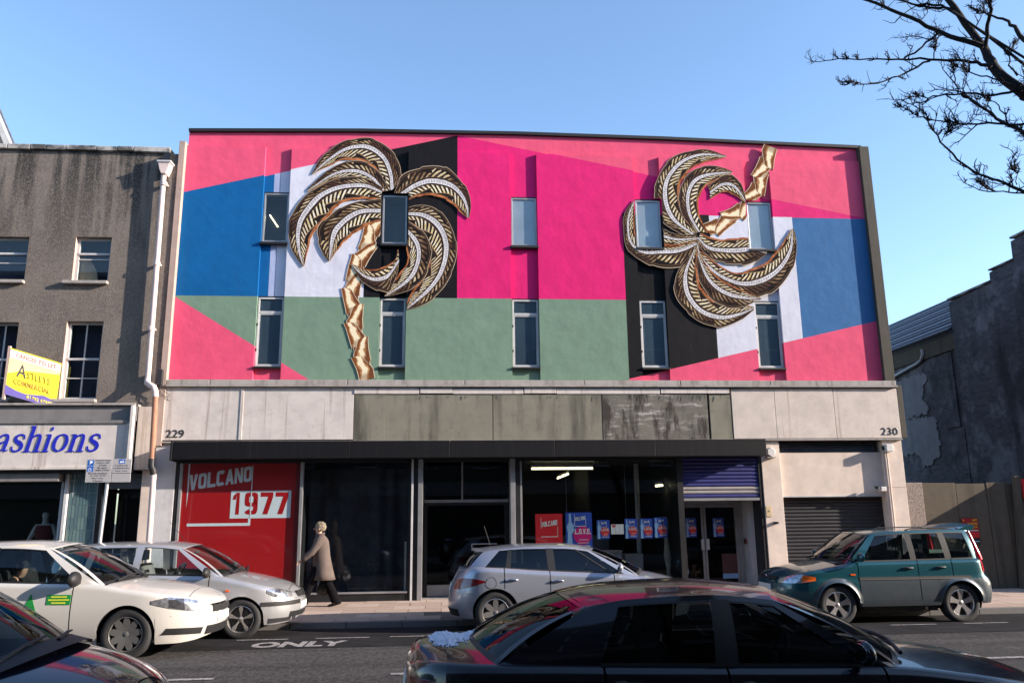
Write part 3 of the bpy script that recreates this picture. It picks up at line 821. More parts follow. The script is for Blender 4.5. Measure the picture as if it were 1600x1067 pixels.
# window with the red sheet
red = bx('window_graphic', -5.325, -3.0, Y0 + .012, Y0 + .018, .292, 2.845, 'red_vinyl', mural)
bx('post_shade_strip', -3.08, -2.99, Y0 + .004, Y0 + .010, .292, 2.845, plain('shaded_red_strip', (.10, .006, .008), .4), mural)  # darker red strip paints the frame post's shade onto the sheet
yy = Y0 + .0115
block_text('VOLCANO', -5.20, -3.97, 2.31, 2.615, yy, 'ice_print', red, math.radians(8.2), 'letter')
g = MB().prism([(-5.235, 2.84), (-5.205, 2.84), (-5.20, 2.40), (-5.225, 1.98)], 'y', yy - .002, yy)
g.box(-3.968, -3.95, yy - .002, yy, 2.31, 2.80)
g.box(-5.19, -3.95, yy - .002, yy, 1.605, 1.66).box(-3.995, -3.95, yy - .002, yy, 1.66, 1.747)
ob('emblem_line', g, 'ice_print', red)
bx('date_box', -4.36, -3.165, yy - .002, yy, 1.75, 2.295, 'ice_print', red)
for ch, a, b in [('1', -4.32, -4.16), ('9', -4.08, -3.82), ('7', -3.77, -3.52), ('7', -3.475, -3.22)]:
    block_text(ch, a, b, 1.825, 2.26, yy - .0025, 'red_vinyl', red, 0, 'numeral')
bx('stencil_line', -3.965, -3.945, yy - .006, yy - .004, 1.75, 2.295, 'ice_print', red)
# dark window with curtain
bx('shop_pane', -2.92, -.795, Y0 - .012, Y0 - .004, .292, 2.848, 'shop_glass', mural)
rows = [[(x, .6 + .05 * math.sin(x * 13 + math.sin(x * 5) * 2) + .02 * math.sin(z * 3 + x * 9), z) for x in np.linspace(-2.9, -.62, 90)] for z in np.linspace(.1, 2.75, 5)]
ob('curtain', MB().grid(rows), 'curtain', mural, smooth=180)
def room(x0, x1, y0, y1, z0=.1, z1=2.95):
    m = MB()
    for q in ([(x0, y1, z0), (x1, y1, z0), (x1, y1, z1), (x0, y1, z1)], [(x0, y0, z0), (x0, y1, z0), (x0, y1, z1), (x0, y0, z1)], [(x1, y0, z0), (x1, y1, z0), (x1, y1, z1), (x1, y0, z1)],
              [(x0, y0, z0), (x1, y0, z0), (x1, y1, z0), (x0, y1, z0)], [(x0, y0, z1), (x1, y0, z1), (x1, y1, z1), (x0, y1, z1)]):
        m.add(q, [(0, 1, 2, 3)])
    return ob('shop_interior', m, 'dark_room', mural)
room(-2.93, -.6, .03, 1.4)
# entrance between the windows
bx('door_transom', -.49, 1.30, .52, .6, 2.03, 2.09, 'frame_grey', mural, .003)
bx('transom_bar', .30, .335, .53, .58, 2.09, 2.9, 'frame_grey', mural)
bx('shop_pane', -.49, 1.295, .55, .556, 2.092, 2.9, 'shop_glass', mural)
d = ob('door', MB().box(-.49, -.42, .53, .6, .12, 2.03).box(1.22, 1.295, .53, .6, .12, 2.03).box(-.42, 1.22, .53, .6, .12, .36).box(-.42, 1.22, .53, .6, 1.97, 2.03), 'frame_dark', mural)
bx('kick_plate', -.41, 1.21, .522, .529, .13, .35, 'frame_grey', d)
bx('pane', -.42, 1.22, .56, .566, .36, 1.97, 'shop_glass', d)
ob('handle', MB().tube([(.52, .49, 1.05), (1.05, .49, 1.05)], .012).tube([(.52, .49, 1.17), (1.05, .49, 1.17)], .012).tube([(.52, .49, 1.05), (.52, .49, 1.17)], .012).tube([(.55, .49, 1.1), (.55, .54, 1.1)], .01), 'frame_grey', d)
bx('threshold', -.6, 1.4, .2, .62, .085, .118, 'concrete', mural)
room(-.5, 1.30, .62, 3.2)
# lit shop window
bx('shop_pane', 1.545, 4.83, Y0 - .012, Y0 - .004, .272, 2.848, 'shop_glass', mural)
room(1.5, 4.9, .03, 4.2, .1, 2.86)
ob('column', MB().lathe([(.055, .1), (.055, 2.86)], (4.26, 1.2, 0), n=16), 'white_pillar', mural, smooth=60)
bx('partition', 3.2, 3.25, 1.5, 3.9, .1, 2.86, 'dark_room', mural)
bx('display_wall', 2.5, 3.6, 1.3, 1.36, .1, 1.3, plain('grey_partition', (.12, .125, .14), .8), mural)
ob('cable_drop', MB().tube([(2.55, .5, 1.7), (2.55, .5, 2.84)], .004, 5), 'frame_grey', mural)
ob('cable_drop', MB().tube([(3.86, .6, 1.6), (3.86, .6, 2.84)], .004, 5), 'frame_grey', mural)
# entrance with the blue shutter
sh = bx('shutter_housing', 4.95, 6.62, .005, .5, 2.1, 2.92, 'shop_black', mural)
nb = 11
for i in range(nb):
    z = 2.06 + i * .078
    mt = 'shutter_grey' if i in (1, 2) else 'shutter_blue'
    pr = [(-.005, z), (-.02, z + .012), (-.03, z + .038), (-.02, z + .064), (-.005, z + .076)]
    m = MB().prism([(p[0], p[1]) for p in pr], 'x', 4.95, 6.62)
    ob('slat', m, mt, sh, smooth=50)
bx('bottom_bar', 4.95, 6.62, -.04, .005, 2.0, 2.055, 'frame_grey', sh, .004)
bx('door_jamb', 6.625, 6.695, -.045, .8, .1, 2.93, 'shop_black', mural)
bx('passage_wall', 6.50, 6.615, .4, 1.0, .1, 2.0, 'white_pillar', mural)
bx('door_frame', 4.955, 5.06, .78, .86, .1, 2.0, 'frame_grey', mural); bx('door_frame', 6.38, 6.498, .78, .86, .1, 2.0, 'frame_grey', mural); bx('door_frame', 5.06, 6.38, .78, .86, 1.94, 2.0, 'frame_grey', mural)
for a, b, hx in [(5.065, 5.615, 5.57), (5.625, 6.375, 5.68)]:
    d = ob('door', MB().box(a, a + .05, .79, .84, .12, 1.935).box(b - .05, b, .79, .84, .12, 1.935).box(a + .05, b - .05, .79, .84, .12, .26).box(a + .05, b - .05, .79, .84, 1.87, 1.935), 'frame_grey', mural)
    bx('pane', a + .05, b - .05, .81, .816, .26, 1.87, 'shop_glass', d)
    bx('handle', hx - .035, hx + .035, .75, .787, .97, 1.20, 'frame_white', d, .004)
room(4.96, 6.49, .87, 2.6)
bx('entrance_step', 4.95, 6.62, .2, .8, .08, .125, 'concrete', mural)
# cream end bay with the garage shutter
bx('pier', 6.70, 7.115, -.06, .5, .08, 3.25, 'cream_wall', mural, .008)
bx('pier', 9.43, 9.87, -.06, .5, .08, 3.25, 'cream_wall', mural, .008)
bx('wall_panel', 7.117, 9.428, .04, .17, 2.085, 3.0, 'cream_wall', mural)
bx('wall_trim', 7.117, 9.428, .025, .04, 2.06, 2.085, 'frame_white', mural)
gr = bx('vent_grille', 7.13, 9.32, .1, .3, 3.0, 3.25, 'shop_black', mural)
for i in range(6):
    z = 3.01 + i * .04
    ob('louvre', MB().prism([(.06, z), (.065, z), (.10, z + .03), (.095, z + .03)], 'x', 7.13, 9.32), 'vent', gr)
gs = bx('roller_shutter', 7.115, 9.43, .20, .6, .1, 2.1, 'shop_black', mural)
for i in range(26):
    z = .12 + i * .076
    ob('slat', MB().prism([(.20, z), (.188, z + .012), (.178, z + .038), (.188, z + .062), (.20, z + .074)], 'x', 7.12, 9.425), 'shutter_black', gs, smooth=50)
ob('conduit', MB().tube([(9.50, -.085, 3.0), (9.50, -.085, .1)], .018, 8), 'cream_wall', mural)
bx('pier_joint', 9.431, 9.869, -.063, -.06, 2.24, 2.25, 'fin_tan', mural)

# things fixed to the frontage
def case(name, label, cat, parts, loc):
    t = thing(name, label, cat, loc); parts(t); return t
def alarm(t):
    hexa = [(6.895 + .098 * math.sin(a) * (1 if abs(math.cos(a)) < .9 else 1), 3.005 + .105 * math.cos(a)) for a in [k * PI / 3 for k in range(6)]]
    ob('bell_cover', MB().prism(hexa, 'y', -.17, -.06), 'white_plastic', t, bevel=.012)
    bx('base_strip', 6.80, 6.99, -.16, -.061, 2.885, 2.905, 'concrete', t, .004)
case('alarm_bell', 'white hexagonal alarm bell box at the right end of the black canopy', 'alarm', alarm, (6.89, -.06, 2.9))
def jbox(t):
    bx('case', 9.44, 9.60, -.20, -.062, 3.0, 3.16, 'white_plastic', t, .012)
    bx('bracket', 9.40, 9.44, -.12, -.07, 3.04, 3.12, 'dark_metal', t)
case('junction_box', 'small white junction box near the top of the right cream pier', 'box', jbox, (9.52, -.06, 3.0))
def lampc(t):
    bx('lamp_body', 9.28, 9.40, -.10, .024, 2.16, 2.26, 'white_plastic', t, .012)
    ob('lamp_arm', MB().tube([(9.34, -.05, 2.21), (9.20, -.10, 2.24)], .012), 'dark_metal', t)
    ob('lamp_head', MB().lathe([(.0, 0), (.03, .0), (.05, .06), (.0, .06)], (9.18, -.11, 2.21), 'z', 12), 'dark_metal', t)
case('wall_lamp', 'small white lamp over the top right corner of the garage shutter', 'lamp', lampc, (9.34, .05, 2.16))
def plate(t):
    bx('board', 6.715, 6.835, -.075, -.062, 1.66, 1.88, plain('yellowed_plate', (.55, .42, .25), .6), t, .002)
    ob('button', MB().lathe([(0, -.082), (.012, -.082), (.012, -.075)], (6.775, 0, 1.77), 'y', 12), 'dark_metal', t)
case('door_bell_plate', 'yellowed square bell plate on the cream pier beside the entrance', 'plate', plate, (6.775, -.06, 1.66))
def brk(t):
    bx('arm', 6.85, 6.93, -.16, -.062, 1.505, 1.555, 'dark_metal', t, .004); bx('tip', 6.87, 6.91, -.22, -.161, 1.51, 1.55, 'dark_metal', t, .004)
case('wall_bracket', 'dark metal bracket sticking out of the cream pier below the bell plate', 'bracket', brk, (6.89, -.06, 1.5))
def redb(t):
    bx('case', 6.462, 6.499, .56, .68, 1.08, 1.20, plain('dull_red_case', (.20, .05, .04), .5), t, .006); bx('face', 6.452, 6.461, .58, .66, 1.10, 1.18, 'dark_metal', t)
case('call_point', 'dull red square call point on the side wall of the shuttered entrance', 'box', redb, (6.48, .62, 1.08))
def tubes(name, label, p, q):
    t = thing(name, label, 'ceiling light', p, group='strip lights in the shop')
    ob('tube', MB().tube([p, q], .022, 8), 'tube', t, smooth=60)
    pv, qv = Vector(p), Vector(q)
    ob('fitting', MB().tube([pv + Vector((0, 0, .055)), qv + Vector((0, 0, .055))], .035, 4), 'white_plastic', t)
tubes('strip_light', 'long lit strip light right behind the top of the shop window', (1.84, .8, 2.745), (3.2, .8, 2.745))
tubes('strip_light', 'nearest of three short lit strip lights in a slanting row in the shop', (2.75, 1.5, 2.66), (2.76, 2.0, 2.66))
tubes('strip_light', 'middle of three short lit strip lights in a slanting row in the shop', (2.76, 2.15, 2.66), (2.77, 2.7, 2.66))
tubes('strip_light', 'farthest of three short lit strip lights in a slanting row in the shop', (2.77, 2.85, 2.66), (2.78, 3.5, 2.66))
tubes('strip_light', 'short lit strip light at the right end of the shop window', (4.70, 1.2, 2.36), (4.80, 1.0, 2.37))
for x0, x1, z, lab in [(3.3, 3.78, .98, 'white display plinth behind the three small posters'), (3.86, 4.24, .9, 'narrower white display plinth in front of the shop column')]:
    t = thing('plinth', lab, 'plinth', ((x0 + x1) / 2, .95, .1)); bx('block', x0, x1, .8, 1.15, .1, z - .02, 'white_pillar', t, .004); bx('top_board', x0 - .01, x1 + .01, .79, 1.16, z - .02, z, 'white_plastic', t, .003)
rows = [[(4.74 + .06 * math.cos(a) * (1 + .3 * math.sin(z * 9)) + .05 * (z - .6) * (-.6), .62 + .05 * math.sin(a), z) for a in np.linspace(0, 2 * PI, 13)] for z in np.linspace(.3, 1.68, 18)]
tag(ob('hanging_cloth', MB().grid(rows), plain('pale_cloth', (.42, .40, .34), .9), smooth=180), 'pale twisted cloth hanging at the right end of the shop window', 'cloth')

# posters behind the glass
PB, PR, PP = plain('poster_blue', srgb(42, 78, 176), .5, .1, bump=0), plain('poster_red', srgb(206, 34, 44), .5, .05, bump=0), plain('poster_pink', srgb(206, 30, 120), .5, .08, bump=0)
PL, PK = plain('poster_pale_blue', srgb(150, 186, 224), .5, .15, bump=0), plain('poster_red_disc', srgb(216, 52, 52), .5, .1, bump=0)
M['cap_print'] = M['white_print']
def disc(cx, cz, r, y, n=20, jag=.05):
    return MB().prism([(cx + r * (1 + jag * math.sin(i * 5.1)) * math.cos(2 * PI * i / n), cz + r * (1 + jag * math.sin(i * 3.7)) * math.sin(2 * PI * i / n)) for i in range(n)], 'y', y - .001, y)
def poster_love(x0, x1, z0, z1, y, label, disc_m, group):
    t = thing('poster', label, 'poster', ((x0 + x1) / 2, y, z0), group=group)
    w, h = x1 - x0, z1 - z0
    b = bx('sheet', x0, x1, y, y + .002, z0, z1, PB, t)
    arm = [(x0 + .04 * w, z0), (x0 + .26 * w, z0), (x0 + .22 * w, z0 + .4 * h), (x0 + .32 * w, z0 + .52 * h), (x0 + .30 * w, z0 + .68 * h), (x0 + .22 * w, z0 + .74 * h), (x0 + .2 * w, z0 + .97 * h), (x0 + .13 * w, z0 + .97 * h), (x0 + .12 * w, z0 + .74 * h), (x0 + .03 * w, z0 + .62 * h), (x0 + .08 * w, z0 + .45 * h)]
    ob('raised_hand', MB().prism(arm, 'y', y - .002, y - .001), PL, t)
    ob('print_disc', disc(x0 + .63 * w, z0 + .38 * h, .34 * w, y - .0025), disc_m, t)
    block_text('L.O.V.E.', x0 + .34 * w, x0 + .95 * w, z0 + .42 * h, z0 + .56 * h, y - .0045, 'white_print', t, 0, 'letter', .14)
    block_text('VOLCANO', x0 + .36 * w, x0 + .75 * w, z0 + .77 * h, z0 + .87 * h, y - .0045, 'white_print', t, .14, 'letter')
    e = MB().box(x0 + .335 * w, x0 + .35 * w, y - .005, y - .004, z0 + .64 * h, z0 + .95 * h).box(x0 + .35 * w, x0 + .77 * w, y - .005, y - .004, z0 + .625 * h, z0 + .64 * h).box(x0 + .755 * w, x0 + .77 * w, y - .005, y - .004, z0 + .64 * h, z0 + .82 * h)
    ob('emblem_line', e, 'white_print', t)
    for k in range(3): bx('text_line', x0 + (.5 - .06 * k) * w, x0 + (.85 + .03 * k) * w, y - .0045, y - .004, z0 + (.26 - .085 * k) * h, z0 + (.272 + .012 * (k == 2) - .085 * k) * h, 'white_print', t)
def poster_red(x0, x1, z0, z1, y):
    t = thing('poster', 'red poster with white lettering and a white corner line in the lit shop window', 'poster', ((x0 + x1) / 2, y, z0))
    w, h = x1 - x0, z1 - z0
    bx('sheet', x0, x1, y, y + .002, z0, z1, PR, t)
    block_text('VOLCANO', x0 + .23 * w, x0 + .81 * w, z0 + .60 * h, z0 + .75 * h, y - .001, 'white_print', t, .14, 'letter')
    e = MB().box(x0 + .2 * w, x0 + .215 * w, y - .002, y - .001, z0 + .56 * h, z0 + .88 * h).box(x0 + .2 * w, x0 + .83 * w, y - .002, y - .001, z0 + .30 * h, z0 + .32 * h).box(x0 + .815 * w, x0 + .83 * w, y - .002, y - .001, z0 + .32 * h, z0 + .62 * h)
    ob('emblem_line', e, 'white_print', t)
    text_mesh('229 HIGH STREET', x0 + .2 * w, x0 + .82 * w, z0 + .055 * h, z0 + .125 * h, y - .001, 'white_print', t, bold=.02, depth=.0008)
YP = .0
poster_red(1.82, 2.38, 1.10, 1.77, YP)
poster_love(2.45, 3.0, 1.04, 1.79, YP, 'large blue poster with a raised hand and a magenta disc in the shop window', PP, None)
G = 'small blue posters with a red disc'
for (x0, z0, x1, z1), lab in [((3.1, 1.25, 3.37, 1.63), 'small blue poster with red disc between the large poster and the white paper'),
                              ((3.69, 1.25, 3.96, 1.65), 'small blue poster with red disc just right of the white paper'),
                              ((4.01, 1.25, 4.28, 1.65), 'middle one of the three small blue posters in a row'),
                              ((4.31, 1.26, 4.59, 1.67), 'last small blue poster of the row, beside the hanging cloth')]:
    poster_love(x0, x1, z0, z1, YP, lab, PK, G)
poster_love(5.22, 5.46, 1.24, 1.65, .805, 'small blue poster on the left door of the shuttered entrance', PK, G)
poster_love(5.83, 6.08, 1.24, 1.64, .805, 'small blue poster on the right door of the shuttered entrance', PK, G)
def paper(x0, x1, z0, z1, y):
    t = thing('notice', 'white three-column notice with a red heart taped between small posters', 'notice', ((x0 + x1) / 2, y, z0))
    bx('sheet', x0, x1, y, y + .002, z0, z1, 'white_print', t)
    ob('heart', MB().prism([(x0 + .02, z1 - .005), (x0 + .06, z1 - .018), (x0 + .10, z1 - .005), (x0 + .10, z1 - .03), (x0 + .06, z1 - .07), (x0 + .02, z1 - .03)], 'y', y - .002, y - .001), PK, t)
    for k in range(2): bx('fold_line', x0 + (x1 - x0) * (k + 1) / 3, x0 + (x1 - x0) * (k + 1) / 3 + .004, y - .002, y - .001, z0, z1, 'frame_grey', t)
paper(3.4, 3.665, 1.34, 1.54, YP)
PD = plain('dark_poster_print', (.10, .035, .04), .5, .5, vs=30, bump=0)
for x0, x1, z0, z1, lab in [(5.07, 5.23, .46, .88, 'dark red poster low on the left door'), (5.99, 6.34, .36, .88, 'larger dark red poster low on the right door')]:
    t = thing('poster', lab + ' of the shuttered entrance', 'poster', ((x0 + x1) / 2, .803, z0))
    bx('sheet', x0, x1, .803, .805, z0, z1, PD, t); bx('footer', x0, x1, .800, .802, z0, z0 + .1, PL, t)

# ------------------------------------------------------------------ the two palm boards of the mural
def resample(pts, n):
    p = np.array(pts, float); d = np.r_[0, np.cumsum(np.hypot(*(p[1:] - p[:-1]).T))]
    t = np.linspace(0, d[-1], n)
    # smooth (Catmull-Rom through the points)
    q = np.vstack([2 * p[0] - p[1], p, 2 * p[-1] - p[-2]]); out = []
    for tt in t:
        i = min(np.searchsorted(d, tt, side='right') - 1, len(p) - 2); f = (tt - d[i]) / (d[i + 1] - d[i])
        a, b, c, e = q[i], q[i + 1], q[i + 2], q[i + 3]
        out.append(.5 * (2 * b + (c - a) * f + (2 * a - 5 * b + 4 * c - e) * f * f + (3 * b - a - 3 * c + e) * f ** 3))
    return np.array(out)
def board(polys, y, depth, name, mat, parent):
    """A flat cut-out (polygons of x, z, u, v), DEPTH thick, with the window openings taken out."""
    for w in WIN:
        _, polys = cut(polys, [(w[0] - .035, w[2] - .06), (w[1] + .035, w[2] - .06), (w[1] + .035, w[3] + .03), (w[0] - .035, w[3] + .03)])
    bm = bmesh.new(); uvl = bm.loops.layers.uv.new('UVMap'); cache = {}
    def V(q):
        k = (round(q[0], 4), round(q[1], 4))
        if k not in cache: cache[k] = bm.verts.new((q[0], y, q[1]))
        return cache[k]
    for p in polys:
        vs = [V(q) for q in p]; uq = []
        keep = []
        for v, q in zip(vs, p):
            if v not in keep: keep.append(v); uq.append(q)
        if len(keep) < 3: continue
        try: f = bm.faces.new(keep)
        except ValueError: continue
        for l, q in zip(f.loops, uq): l[uvl].uv = (q[2], q[3])
    edges = [e for e in bm.edges if len(e.link_faces) == 1]
    for e in edges:
        a, b = e.verts
        a2, b2 = bm.verts.new((a.co.x, y + depth, a.co.z)), bm.verts.new((b.co.x, y + depth, b.co.z))
        f = bm.faces.new((a, b, b2, a2)); f.material_index = 1
    for f in bm.faces:
        if f.material_index == 0 and f.normal.y > 0: f.normal_flip()
    bm.normal_update()
    for f in bm.faces:
        if f.material_index == 0 and f.normal.y > 0: f.normal_flip()
    me = bpy.data.meshes.new(name); bm.to_mesh(me); bm.free()
    me.materials.append(M[mat]); me.materials.append(M['board_edge'])
    o = bpy.data.objects.new(name, me); COL.objects.link(o); adopt(o, parent)
    return o
def frond(spine, outer, inner, y, parent, ph):
    n = 44
    S, O, I = resample(spine, n), resample(outer, n), resample(inner, n)
    L = np.r_[0, np.cumsum(np.hypot(*(S[1:] - S[:-1]).T))]
    for i in range(1, n - 1):                                   # torn leaf edge: a few steps along the outline
        s = ((L[i] / L[-1]) * 5 + ph) % 1
        O[i] = S[i] + (O[i] - S[i]) * (1.09 - .11 * s); I[i] = S[i] + (I[i] - S[i]) * (1.06 - .08 * ((s + .4) % 1))
    polys = []
    cols = [(I, -1.0), (None, -.5), (S, 0.0), (None, .5), (O, 1.0)]
    P = [I, (I + S) / 2, S, (S + O) / 2, O]; VV = [-1, -.5, 0, .5, 1]
    for i in range(n - 1):
        for j in range(4):
            q = [(*P[j][i], L[i], VV[j]), (*P[j + 1][i], L[i], VV[j + 1]), (*P[j + 1][i + 1], L[i + 1], VV[j + 1]), (*P[j][i + 1], L[i + 1], VV[j])]
            polys.append(q[:3]); polys.append([q[0], q[2], q[3]])
    return board(polys, y, .010, 'frond', 'frond', parent)
def palm(T, fronds, name, label, up, step, y0):
    root = thing(name, label, 'palm artwork', (T[0][0], y0, T[-1][1] if not up else T[0][1]))
    C = resample(T, 90)[::-1]; L = np.r_[0, np.cumsum(np.hypot(*(C[1:] - C[:-1]).T))]
    tot = L[-1]; k = int(round(tot / .36)); seg = tot / k
    polys = []                                                  # the bare stem behind the scales
    st_ = np.linspace(0, len(C) - 1, 40).astype(int)
    for i, j in zip(st_, st_[1:]):
        q = []
        for m_ in (i, j):
            d = C[min(m_ + 1, len(C) - 1)] - C[max(m_ - 1, 0)]; d = d / (np.hypot(*d) + 1e-9); nn = np.array([-d[1], d[0]]) * .135
            q.append([(*(C[m_] + nn * v), .5 + .3 * math.sin(m_ * .5), v) for v in (-1, 0, 1)])
        for v in range(2): polys += [[q[0][v], q[0][v + 1], q[1][v + 1]], [q[0][v], q[1][v + 1], q[1][v]]]
    board(polys, y0 - .002, .008, 'stem', 'palm_trunk', root)
    for s in range(k):
        a, b = s * seg - .02, (s + 1) * seg + .17
        polys = []; m = 14; prev = None
        for i in range(m + 1):
            l = min(max(a + (b - a) * i / m, 0), tot); j = min(np.searchsorted(L, l), len(C) - 1); j0 = max(j - 1, 0)
            d = C[min(j + 1, len(C) - 1)] - C[j0]; d = d / (np.hypot(*d) + 1e-9); nrm = np.array([-d[1], d[0]])
            f = i / m
            wl = .165 + .075 * f * f; wr = .17 + .02 * f if f < .35 else .177 - .20 * (f - .35) / .65
            if s % 2: wl, wr = wr, wl
            if f > .97: wl, wr = (wl, -.06) if s % 2 == 0 else (-.06, wr)
            row = [(*(C[j] + nrm * (-wr + (wl + wr) * (v + 1) / 2)), f, v) for v in (-1, -.4, 0, .4, 1)]
            if prev:
                for q in range(4):
                    polys.append([prev[q], prev[q + 1], row[q + 1]]); polys.append([prev[q], row[q + 1], row[q]])
            prev = row
        board(polys, y0 - .004 - (k - s) * .0006, .010, 'trunk_scale', 'palm_trunk', root)
    for i, (sp, o, inn) in enumerate(fronds):
        frond(sp, o, inn, y0 - .012 - step * (i + 1), root, i * .37)
    return root
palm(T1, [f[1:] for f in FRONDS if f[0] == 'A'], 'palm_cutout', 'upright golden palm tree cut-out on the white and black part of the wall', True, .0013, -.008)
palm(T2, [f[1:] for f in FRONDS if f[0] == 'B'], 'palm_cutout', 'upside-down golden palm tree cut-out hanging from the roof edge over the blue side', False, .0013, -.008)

# ------------------------------------------------------------------ grey roughcast building on the left
def holed_wall(x0, x1, z0, z1, holes, y, depth, name, mat, parent, reveal=None, back=None):
    polys = [[(x0, z0), (x1, z0), (x1, z1), (x0, z1)]]
    for h in holes: _, polys = cut(polys, [(h[0], h[2]), (h[1], h[2]), (h[1], h[3]), (h[0], h[3])])
    mb = MB()
    for p in polys: mb.add([(q[0], y, q[1]) for q in p], [tuple(range(len(p)))])
    for a, b, c, d in holes:
        for q in ([(a, c), (a, d)], [(b, c), (b, d)], [(a, d), (b, d)], [(a, c), (b, c)]):
            mb.add([(q[0][0], y, q[0][1]), (q[1][0], y, q[1][1]), (q[1][0], y + depth, q[1][1]), (q[0][0], y + depth, q[0][1])], [(0, 1, 2, 3)], 1 if reveal and q[0][0] == q[1][0] else 0)
    bk = back or 8
    for q in ([(x0, z0), (x0, z1)], [(x1, z0), (x1, z1)], [(x0, z1), (x1, z1)]):
        mb.add([(q[0][0], y, q[0][1]), (q[1][0], y, q[1][1]), (q[1][0], bk, q[1][1]), (q[0][0], bk, q[0][1])], [(0, 1, 2, 3)])
    return ob(name, mb, [mat, reveal or mat], parent)
M['reveal'] = stained('worn_cream_reveal', (.52, .38, .33), (.2, .15, .13), .4)
M['lead'] = stained('grey_lead_sill', (.20, .19, .19), (.08, .08, .08), .5)
grey = thing('grey_building', 'weathered grey roughcast building with sash windows above a clothes shop', 'building', (-10, 0, .1))
GY = -.1
HOLES = [(-7.87, -7.14, 6.64, 7.62), (-9.9, -8.82, 6.64, 7.60), (-7.87, -7.14, 4.15, 5.78), (-9.9, -8.82, 4.15, 5.75)]
holed_wall(-16, -5.905, 3.9, 9.56, HOLES, GY, .16, 'upper_wall', 'roughcast', grey, 'reveal')
bx('building_core', -16, -5.95, .3, 8, 2.75, 9.5, 'shop_black', grey)
x = -16.0
while x < -5.95:
    w = rnd.uniform(.32, .95); e = min(x + w, -5.88)
    if e - x < .2: break
    bx('coping_stone', x + .006, e - .006, GY - .07, .25, 9.575 + rnd.uniform(-.008, .008), 9.68 + rnd.uniform(-.01, .01), 'coping', grey, .012); x = e
def sash(x0, x1, z0, z1, upper, bars, blind=0):
    y = GY + .10; t = .05
    f = MB().box(x0, x0 + t, y, y + .06, z0, z1).box(x1 - t, x1, y, y + .06, z0, z1).box(x0 + t, x1 - t, y, y + .06, z1 - t, z1).box(x0 + t, x1 - t, y, y + .06, z0, z0 + t)
    w = ob('window', f, 'frame_white', grey, bevel=.004)
    s = x0 + t + .001; e = x1 - t - .001
    zm = z0 + (z1 - z0) * upper
    bx('meeting_rail', s, e, y - .015, y + .04, zm - .022, zm + .022, 'frame_white', w, .003)
    for fx, za, zb in bars:
        if fx is None: bx('glazing_bar', s, e, y + .01, y + .035, za - .01, za + .01, 'frame_white', w)
        else:
            xx = x0 + (x1 - x0) * fx; bx('glazing_bar', xx - .011, xx + .011, y + .005, y + .035, za, zb, 'frame_white', w)
    bx('pane', s, e, y + .04, y + .045, z0 + t + .001, zm - .023, 'glass', w); bx('pane', s, e, y + .02, y + .025, zm + .023, z1 - t - .001, 'glass', w)
    bx('room_back', x0, x1, .27, .29, z0, z1, plain('dim_blue_room', (.016, .022, .055), .9, .3) if not M.get('dimroom') else M['dimroom'], w)
    if blind:
        r = [[(s + (e - s) * .62 * math.sin(k / 9 * PI / 2) * f, y + .09, z0 + .05 + (zm - z0 - .1) * math.cos(k / 9 * PI / 2)) for f in (0, 1)] for k in range(10)]
        ob('curtain', MB().grid(r), plain('tan_curtain', (.36, .26, .18), .9, .2), w)
    bx('sill', x0 - .16, x1 + .02, GY - .10, GY + .09, z0 - .07, z0 - .002, 'concrete', grey, .01)
M['dimroom'] = plain('dim_blue_room', (.016, .022, .055), .9, .3)
sash(-7.87, -7.14, 6.64, 7.62, .64, [(None, 7.42 - .27, 0)], 1)
sash(-9.9, -8.82, 6.64, 7.60, .64, [(None, 7.05, 0)])
sash(-7.87, -7.14, 4.15, 5.78, .52, [(.5, 4.2, 4.97), (.5, 5.02, 5.73), (None, 4.6, 0)], 0)
sash(-9.9, -8.82, 4.15, 5.75, .52, [(.72, 4.2, 4.97), (.72, 5.02, 5.70), (None, 4.6, 0)])
# rain pipe
rp = ob('rain_pipe', MB().tube([(-6.14, -.22, 9.0), (-6.11, -.22, 4.55)], .055, 12), 'white_pipe', grey, smooth=50)
ob('hopper', MB().prism([(-6.25, 9.26), (-5.99, 9.26), (-6.03, 9.10), (-6.07, 9.0), (-6.17, 9.0), (-6.21, 9.10)], 'y', -.33, -.105), 'white_pipe', rp, bevel=.01)
bx('hopper_rim', -6.27, -5.97, -.35, -.103, 9.255, 9.30, 'frame_white', rp, .008)
ob('outlet', MB().prism([(-6.20, 9.3), (-6.04, 9.3), (-5.99, 9.50), (-6.15, 9.50)], 'y', -.28, -.105), 'shop_black', rp)
for z in (8.8, 7.0, 5.6): ob('pipe_collar', MB().lathe([(.058, -.05), (.072, -.04), (.072, .04), (.058, .05)], (-6.125, -.22, z), 'z', 14).box(-6.19, -6.06, -.22, -.11, z - .015, z + .015), 'white_pipe', rp, smooth=40)
ob('pipe_bend', MB().tube([(-6.11, -.22, 4.55), (-6.10, -.26, 4.46), (-6.0, -.35, 4.40), (-5.92, -.39, 4.36), (-5.87, -.41, 4.26), (-5.86, -.41, 4.15)], .06, 12), 'white_pipe', rp, smooth=60)
ob('rusty_length', MB().tube([(-5.86, -.41, 4.15), (-5.83, -.41, 2.92)], .055, 12), 'rust_pipe', rp, smooth=60)
ob('pipe_collar', MB().tube([(-5.83, -.41, 2.92), (-5.83, -.41, 2.78), (-5.80, -.38, 2.70), (-5.79, -.36, 2.62)], .066, 12), 'dark_metal', rp, smooth=60)
ob('lower_length', MB().tube([(-5.79, -.36, 2.62), (-5.76, -.36, .12)], .055, 12), 'white_pipe', rp, smooth=60)
bx('cable_box', -5.92, -5.82, -.25, -.165, 4.42, 4.75, 'dark_metal', grey, .01)
mb = MB()
